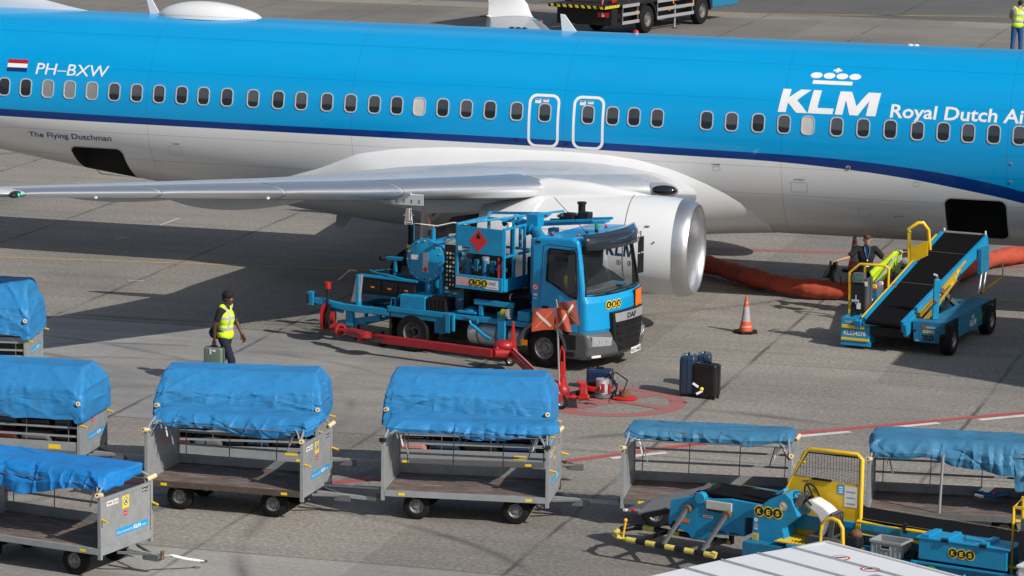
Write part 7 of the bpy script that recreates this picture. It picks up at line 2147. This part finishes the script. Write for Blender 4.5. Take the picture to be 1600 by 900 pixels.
b = MB(); b.tube([(-3.3, .1, 1.2), (-3.9, .3, 1.9), (-3.7, .5, 2.3), (-2.9, .2, 1.9), (-3.3, .1, 1.25)], .03, RED, 6); b.obj('tow_cable', lt, smooth=50)
b = MB(); b.b(5.2, 7.3, .0, 2.3, .55, 2.9, BLUE2); b.b(7.25, 7.33, .25, 2.05, 1.8, 2.6, GLASSD); b.b(4.9, 5.2, .2, 2.1, .7, 1.4, DARK); b.obj('driver_cab', lt, bevel=.08, seg=3)
# a second vehicle's wheel edge near the top of the frame
vt = thing('van', 'dark vehicle mostly above the frame, its underside showing beyond the lorry', 'van', site(1130, -6, 0), R(55))
b = MB(); b.prism([(-.2, .35), (4.6, .35), (4.7, .9), (4.4, 1.5), (3.6, 2.1), (-.2, 2.1)], 0, 1.9, BLACKP, 'y'); b.obj('van_body', vt, bevel=.08, seg=3)
for x in (.7, 3.7):
    wheel(vt, (x, .08, .34), .34, .22, side=-1); wheel(vt, (x, 1.82, .34), .34, .22, side=1)
b = MB(); b.prism([(3.7, 1.3), (4.35, 1.3), (4.2, 1.55), (3.62, 2.0), (3.3, 2.0)], -.01, -.004, GLASSD, 'y'); b.obj('window', vt)

# ------------------------------------------------------------------ people


def blob(parts, voxel=.012, smooth=6, name='body', m=None, parent=None):
    "one continuous skin around tapered limbs (p, q, r0, r1) and ellipsoids (c, radii)"
    b = MB()
    for P in parts:
        if len(P) == 4:
            p, q, r0, r1 = P; b.cyl(p, q, r0, m, r1=r1, n=14); b.sphere(p, r0, m, 14, 9); b.sphere(q, r1, m, 14, 9)
        else:
            c, r_ = P; b.sphere(c, r_, m, 18, 12)
    o = b.obj(name, None)
    rm = o.modifiers.new('r', 'REMESH'); rm.mode = 'VOXEL'; rm.voxel_size = voxel; rm.use_smooth_shade = True
    if smooth:
        sm = o.modifiers.new('s', 'SMOOTH'); sm.iterations = smooth; sm.factor = .5
    bake(o)
    o.data.materials.clear(); o.data.materials.append(m); o.parent = parent; o.name = name
    for p_ in o.data.polygons: p_.use_smooth = True; p_.material_index = 0
    return o


def hand(w, d, palm_n, curl=.9, sc=1.0, right=True):
    "palm, four bent fingers and a thumb as limb pieces; d = direction of the hand, palm_n = out of the palm"
    d = Vector(d).normalized(); n_ = Vector(palm_n); n_ = (n_ - d * n_.dot(d)).normalized(); s = d.cross(n_) * (1 if right else -1); w = Vector(w); out = []
    k = sc
    for i in range(4):
        out.append((w + s * (i - 1.5) * .019 * k, w + d * .085 * k + s * (i - 1.5) * .021 * k, .015 * k, .012 * k))
        L = (.042, .047, .044, .034)[i] * k; p = w + d * .088 * k + s * (i - 1.5) * .022 * k; a = .35 * curl
        for j in range(3):
            q = p + (d * math.cos(a) + n_ * math.sin(a)) * L * (1, .72, .55)[j]; out.append((p, q, (.0100, .0092, .0084)[j] * k, (.0092, .0084, .0072)[j] * k)); p = q; a += .75 * curl
    p = w + s * -.030 * k + d * .02 * k; q = p + (d * .6 - s * .55 + n_ * .5).normalized() * .040 * k; out.append((p, q, .013 * k, .011 * k)); out.append((q, q + (d * .8 - s * .05 + n_ * .6).normalized() * .034 * k, .011 * k, .009 * k))
    return out


def person(label, loc, rz, J, look, skin, hair, clothes, scale=1.0, voxel=.0105):
    """J: joints; look: head yaw; clothes(t, J) adds the garments"""
    t = thing('person', label, 'person', loc, rz); t.scale = (scale,) * 3
    j = {k: Vector(v) for k, v in J.items() if k[0] != '_'}
    H = j['head']; hf = Matrix.Rotation(look, 3, 'Z') @ Matrix.Rotation(J.get('_nod', 0), 3, 'Y')
    def hp(x, y, z): return H + hf @ Vector((x, y, z))
    parts = [(j['pelvis'], (.115, .155, .12)), (j['pelvis'].lerp(j['chest'], .5), (.10, .135, .14)), (j['chest'], (.115, .165, .17)), (j['chest'] + Vector((0, 0, .10)), (.09, .17, .08)),
             (j['chest'] + Vector((0, 0, .14)), j['neck'], .065, .055), (j['neck'], H + Vector((0, 0, -.05)), .054, .052)]
    for s in 'LR':
        parts += [(j['sh' + s], j['el' + s], .052, .040), (j['el' + s], j['wr' + s], .040, .026), (j['chest'] + Vector((0, 0, .10)), j['sh' + s], .07, .056),
                  (j['hip' + s], j['kn' + s], .085, .056), (j['kn' + s], j['an' + s], .055, .038), (j['an' + s], j['toe' + s], .042, .034)]
        d = (j['wr' + s] - j['el' + s]); hd_ = J.get('_hand' + s, None); n_ = J.get('_palm' + s, (0, 1 if s == 'R' else -1, 0))
        parts += hand(j['wr' + s] + d.normalized() * .012, hd_ if hd_ else d, n_, J.get('_curl', 1.0), right=(s == 'R'))
    # skull, jaw, brow, nose, lips, ears
    for c, r_ in (((-.005, 0, .045), (.092, .075, .092)), ((.018, 0, -.02), (.068, .060, .075)), ((.050, 0, -.075), (.032, .036, .026)), ((.072, 0, .038), (.018, .05, .014))):
        parts.append((hp(*c), tuple(abs(v) for v in r_)))
    parts += [(hp(.082, 0, .025), hp(.100, 0, -.012), .010, .014), (hp(.076, -.018, -.045), hp(.076, .018, -.045), .009, .009), (hp(.074, -.012, -.056), hp(.074, .012, -.056), .009, .009)]
    for s in (-1, 1): parts.append((hp(-.006, s * .076, .022), hp(-.010, s * .079, -.014), .013, .009))
    body = blob(parts, voxel, 3, 'body', skin, t)
    for s in (-1, 1):
        b = MB(); b.sphere(hp(.074, s * .030, .016), (.0125, .0125, .009), STICW, 12, 8); e = b.obj('eye', t, smooth=60)
        b = MB(); b.sphere(hp(.0835, s * .030, .016), (.005, .0055, .0055), BLK, 8, 6); b.obj('iris', e, smooth=60)
    hair(t, hp); clothes(t, j)
    return t


HV = mat('hi_vis_yellow', (.62, .86, .02), .75, dirt=.06, var=.1, scale=6)
HV.node_tree.nodes['Principled BSDF'].inputs['Emission Strength'].default_value = 0
RFL = mat('reflective_grey', (.42, .43, .46), .35, dirt=.1)


def vest(t, j, open_front=False, low=.0, voxel=.013, sleeveless=True):
    c, p = j['chest'], j['pelvis']
    parts = [(p + Vector((0, 0, .03 - low)), (.148, .185, .13)), (p.lerp(c, .5), (.135, .170, .16)), (c, (.146, .192, .19)), (c + Vector((0, 0, .08)), (.12, .185, .10))]
    for s in 'LR': parts.append((c + Vector((0, 0, .10)), c.lerp(j['sh' + s], .72) + Vector((0, 0, .10)), .075, .06))
    v = blob(parts, voxel, 4, 'vest', HV, t)
    # reflective bands: rings taken from the vest's own surface
    inv = [(p.z + .12, p.z + .17), (c.z + .0, c.z + .045)]
    bm = bmesh.new(); bm.from_mesh(v.data)
    for z0, z1 in inv:
        for z in (z0, z1): bmesh.ops.bisect_plane(bm, geom=bm.verts[:] + bm.edges[:] + bm.faces[:], plane_co=(0, 0, z), plane_no=(0, 0, 1), dist=1e-5)
    for y in (-.115, -.07, .07, .115): bmesh.ops.bisect_plane(bm, geom=bm.verts[:] + bm.edges[:] + bm.faces[:], plane_co=(0, y + c.y, 0), plane_no=(0, 1, 0), dist=1e-5)
    keep = []
    for f in bm.faces:
        m_ = f.calc_center_median(); band = any(z0 <= m_.z <= z1 for z0, z1 in inv); vert = (.07 <= abs(m_.y - c.y) <= .115) and m_.z > inv[0][1] and abs(f.normal.y) < .75
        if not (band or vert): keep.append(f)
    bmesh.ops.delete(bm, geom=keep, context='FACES')
    for vv in bm.verts: vv.co += vv.normal * .004
    me_ = bpy.data.meshes.new('reflective_band'); bm.to_mesh(me_); bm.free(); me_.materials.clear(); me_.materials.append(RFL)
    o = bpy.data.objects.new('reflective_band', me_); COL.objects.link(o); o.parent = v
    return v


def trousers(t, j, m, voxel=.013):
    parts = [(j['pelvis'], (.128, .170, .125)), (j['pelvis'] + Vector((0, 0, .06)), (.118, .155, .08))]
    for s in 'LR': parts += [(j['hip' + s], j['kn' + s], .098, .072), (j['kn' + s], j['an' + s] + Vector((0, 0, .02)), .072, .062)]
    o = blob(parts, voxel, 3, 'trousers', m, t)
    for s in 'LR':
        a, e = j['an' + s], j['toe' + s]; blob([(a + Vector((-.02, 0, -.03)), e, .048, .042), (a + Vector((-.05, 0, -.045)), a, .04, .048)], .012, 2, 'shoe', BLACKP, t)
    return o


def shirt(t, j, m, sleeve=.62, voxel=.013):
    c, p = j['chest'], j['pelvis']
    parts = [(p + Vector((0, 0, .08)), (.130, .168, .12)), (p.lerp(c, .5), (.118, .152, .15)), (c, (.130, .178, .175)), (c + Vector((0, 0, .10)), (.10, .178, .082)), (c + Vector((0, 0, .13)), j['neck'] - Vector((0, 0, .02)), .075, .063)]
    for s in 'LR': parts += [(c + Vector((0, 0, .10)), j['sh' + s], .078, .068), (j['sh' + s], j['sh' + s].lerp(j['el' + s], sleeve), .068, .064)]
    return blob(parts, voxel, 3, 'shirt', m, t)


# walking man with a case
def hair1(t, hp): blob([(hp(-.015, 0, .080), (.110, .098, .090)), (hp(-.050, 0, .03), (.070, .086, .08)), (hp(.040, 0, .105), (.052, .066, .042))], .010, 2, 'hair', HAIRK, t)
J1 = dict(pelvis=(0, 0, .92), chest=(.015, 0, 1.24), neck=(.025, 0, 1.47), head=(.055, 0, 1.585), shL=(.03, .17, 1.40), shR=(-.01, -.17, 1.40), elL=(.12, .21, 1.14), elR=(-.10, -.22, 1.13), wrL=(.24, .19, .93), wrR=(-.11, -.215, .86),
          hipL=(0, .085, .88), hipR=(0, -.085, .88), knL=(-.10, .09, .48), knR=(.17, -.09, .50), anL=(-.36, .09, .15), anR=(.16, -.09, .085), toeL=(-.25, .09, .05), toeR=(.31, -.10, .045), _nod=.08, _curl=1.3, _palmR=(0, 1, 0))
p1loc = site(352, 603)
def cl1(t, j):
    shirt(t, j, CLOTHK, .55); trousers(t, j, CLOTHN); vest(t, j)
    b = MB(); b.sphere((.02 + .02, -.082, 1.585), (.035, .02, .04), DARK, 12, 8); b.obj('ear_defender', t, smooth=60)
    blob([(Vector((-.22, .05, .95)), (.13, .10, .12)), (Vector((-.14, .05, 1.0)), (.1, .1, .08))], .014, 3, 'tied_jacket', CLOTHN, t)
pr1 = person('man in yellow hi-vis vest and navy trousers walking right, carrying a small green case', p1loc, R(-22), J1, 0, SKIND, hair1, cl1)
hp_ = Matrix.Rotation(R(-22), 3, 'Z') @ Vector((-.11, -.22, 0)) + p1loc
cs = suitcase('suitcase', 'small sage green case with white tags carried by the walking man', (hp_.x - .0, hp_.y, .40), R(-22 + 90), (.18, .36, .34), LUGS, ribs=False, wheels=False)
b = MB(); b.tube([(.095, -.10, .33), (.10, -.02, .30), (.10, .02, .24)], .014, TAG, 6); b.box((-.095, .03, .27), (.004, .03, .10), TAG); b.box((-.096, -.04, .29), (.004, .06, .04), TAG); b.obj('luggage_tag', cs)

# man in black holding up a vest and a jacket
def hair2(t, hp): blob([(hp(-.020, 0, .062), (.090, .079, .074)), (hp(-.05, 0, .02), (.054, .070, .065)), (hp(.045, .01, .100), (.04, .055, .022))], .010, 2, 'hair', HAIRB, t)
J2 = dict(pelvis=(0, 0, .90), chest=(.01, 0, 1.20), neck=(.02, 0, 1.42), head=(.075, 0, 1.525), shL=(.02, .18, 1.35), shR=(.0, -.18, 1.35), elL=(.05, .37, 1.14), elR=(.06, -.38, 1.17), wrL=(.24, .57, 1.30), wrR=(.10, -.60, 1.12),
          hipL=(0, .085, .86), hipR=(0, -.085, .86), knL=(.03, .10, .47), knR=(.0, -.10, .47), anL=(.0, .11, .085), anR=(-.02, -.11, .085), toeL=(.14, .13, .045), toeR=(.12, -.13, .045), _nod=.55, _curl=1.2, _palmL=(.1, 0, -1), _palmR=(.1, 0, -1))
def cl2(t, j):
    shirt(t, j, CLOTHK, .70); trousers(t, j, CLOTHK)
    b = MB(); b.tube([(.10, -.05, 1.41), (.135, -.045, 1.30), (.14, .0, 1.14), (.135, .045, 1.30), (.10, .05, 1.41)], .010, mat('lanyard_blue', (.02, .14, .45), .5), 6); b.sphere((.145, 0, 1.13), .02, STICW); b.box((.148, .0, 1.03), (.006, .09, .06), STICW); b.obj('lanyard', t, smooth=50)
p2l = Vector((7.17, 71.85, 0))
pr2 = person('man in black with blue lanyard and spread arms, behind the raised belt loader', p2l, R(-85), J2, R(-6), SKINL, hair2, cl2)
def drape(name, A_, B_, C_, D_, m, seed, amp=.05, nx=16, ny=18):
    "cloth between four corners (A,B top; C,D bottom)"
    b = MB(); rows = []
    for i in range(ny + 1):
        v = i / ny; l_, r_ = A_.lerp(C_, v), B_.lerp(D_, v); rows.append([l_.lerp(r_, q / nx) + Vector((amp * noise.noise(Vector((q / nx * 3 + seed, v * 1.5, seed))), amp * 1.6 * math.sin(q / nx * 9 + seed + v) * (.3 + .7 * v), amp * .5 * noise.noise(Vector((q / nx * 4, v * 3, seed + 5))))) for q in range(nx + 1)])
    b.grid(rows, m); o = b.obj(name, None, smooth=80); s_ = o.modifiers.new('t', 'SOLIDIFY'); s_.thickness = .012; return o
W2 = pr2.matrix_basis
hl, hr = W2 @ Vector((.30, .62, 1.33)), W2 @ Vector((.12, -.68, 1.09))
o = drape('safety_vest', hl + Vector((-.12, 0, .0)), hl + Vector((.03, 0, .04)), hl + Vector((-.60, -.10, -.40)), hl + Vector((-.44, -.10, -.80)), HV, 2.0, .03); tag(o, 'limp yellow hi-vis vest held up by the man in black beside the loader', 'vest')
dr2 = drape('vest_front', hl + Vector((-.10, .03, .0)), hl + Vector((.06, .03, .03)), hl + Vector((-.12, .03, -.40)), hl + Vector((.03, .03, -.44)), HV, 4.0, .03); dr2.parent = o; dr2['label'] = 'hanging front panel of the vest'
b = MB(); f0 = hl + Vector((-.02, -.07, -.06)); b.grid([[(hl + Vector((-.04, -.09, -.06))).lerp(hl + Vector((-.46, -.19, -.64)), k / 8) + Vector((w_, 0, 0)) for k in range(9)] for w_ in (0, -.05)], RFL); b.grid([[hl + Vector((.035 - .02 * k / 4, -.09, -.05 - .33 * k / 4)) + Vector((w_, 0, 0)) for k in range(5)] for w_ in (0, -.05)], RFL); q = b.obj('reflective_band', o, smooth=60)
o = drape('black_jacket', hr + Vector((-.05, 0, .02)), hr + Vector((.07, 0, .02)), hr + Vector((-.26, -.03, -.30)), hr + Vector((.22, -.02, -.48)), CLOTHK, 5.0, .09); tag(o, 'crumpled black jacket dangling from the raised hand of the man in black', 'jacket')

# person with back to the camera, far right
def hair3(t, hp): blob([(hp(-.015, 0, .06), (.092, .08, .078)), (hp(-.05, 0, .02), (.055, .070, .065))], .014, 2, 'hair', HAIRK, t)
J3 = dict(pelvis=(0, 0, .93), chest=(.08, -.03, 1.24), neck=(.13, -.05, 1.45), head=(.17, -.07, 1.56), shL=(.10, .15, 1.41), shR=(.10, -.21, 1.39), elL=(.22, .20, 1.18), elR=(.24, -.27, 1.16), wrL=(.38, .16, 1.08), wrR=(.40, -.24, 1.06),
          hipL=(0, .09, .88), hipR=(0, -.09, .88), knL=(.02, .12, .48), knR=(.03, -.11, .48), anL=(.0, .14, .085), anR=(.0, -.12, .085), toeL=(.13, .16, .045), toeR=(.13, -.13, .045), _nod=.3)
def cl3(t, j): shirt(t, j, CLOTHG, .95); trousers(t, j, CLOTHJ); vest(t, j)
g3 = site(1588, 88)
person('person seen from behind in hi-vis vest, grey top and bright blue jeans beyond the fuselage', g3, R(85), J3, 0, SKINL, hair3, cl3, scale=1.14, voxel=.014)
# ------------------------------------------------------------------ unseen truck, added outside the frame so its raised box shades the belt loader
cat_ = thing('added_catering_truck', 'unseen catering truck added outside the frame, its raised box body shading the belt loader', 'catering truck', (AX, AY, 0), -PSI)
BX = (16.2, 22.6, -10.3, -4.4)
b = MB(); b.b(BX[0], BX[1], BX[2], BX[3], 3.0, 5.6, STICW); b.b(BX[0] - .03, BX[1] + .03, BX[2] - .03, BX[3] + .03, 2.86, 3.0, STEELD); b.b(BX[0] + .3, BX[1] - .3, BX[3] + .0, BX[3] + .03, 3.1, 5.2, SILV); b.obj('box_body', cat_, bevel=.04)
b = MB()
for x in (BX[0] + .6, BX[1] - .6): b.bar((x, BX[2] + .4, .8), (x, BX[3] - .6, 2.86), .16, .2, STEELD); b.bar((x, BX[3] - .6, .8), (x, BX[2] + .4, 2.86), .16, .2, STEELD)
b.obj('scissor_lift', cat_)
b = MB(); b.b(BX[0] + .3, BX[1] - .3, BX[2] - .2, BX[3], .55, .85, DARK); b.b(BX[0] + .3, BX[1] - .3, BX[2] - 2.1, BX[2] - .25, .5, 2.5, BLUE); b.obj('chassis', cat_, bevel=.03)
for x in (BX[0] + .5, BX[1] - .5):
    for y in (BX[2] - 1.2, BX[3] - 1.0): wheel(cat_, (x, y, .45), .45, .3, axis=(1, 0, 0), side=1 if x > 16 else -1)
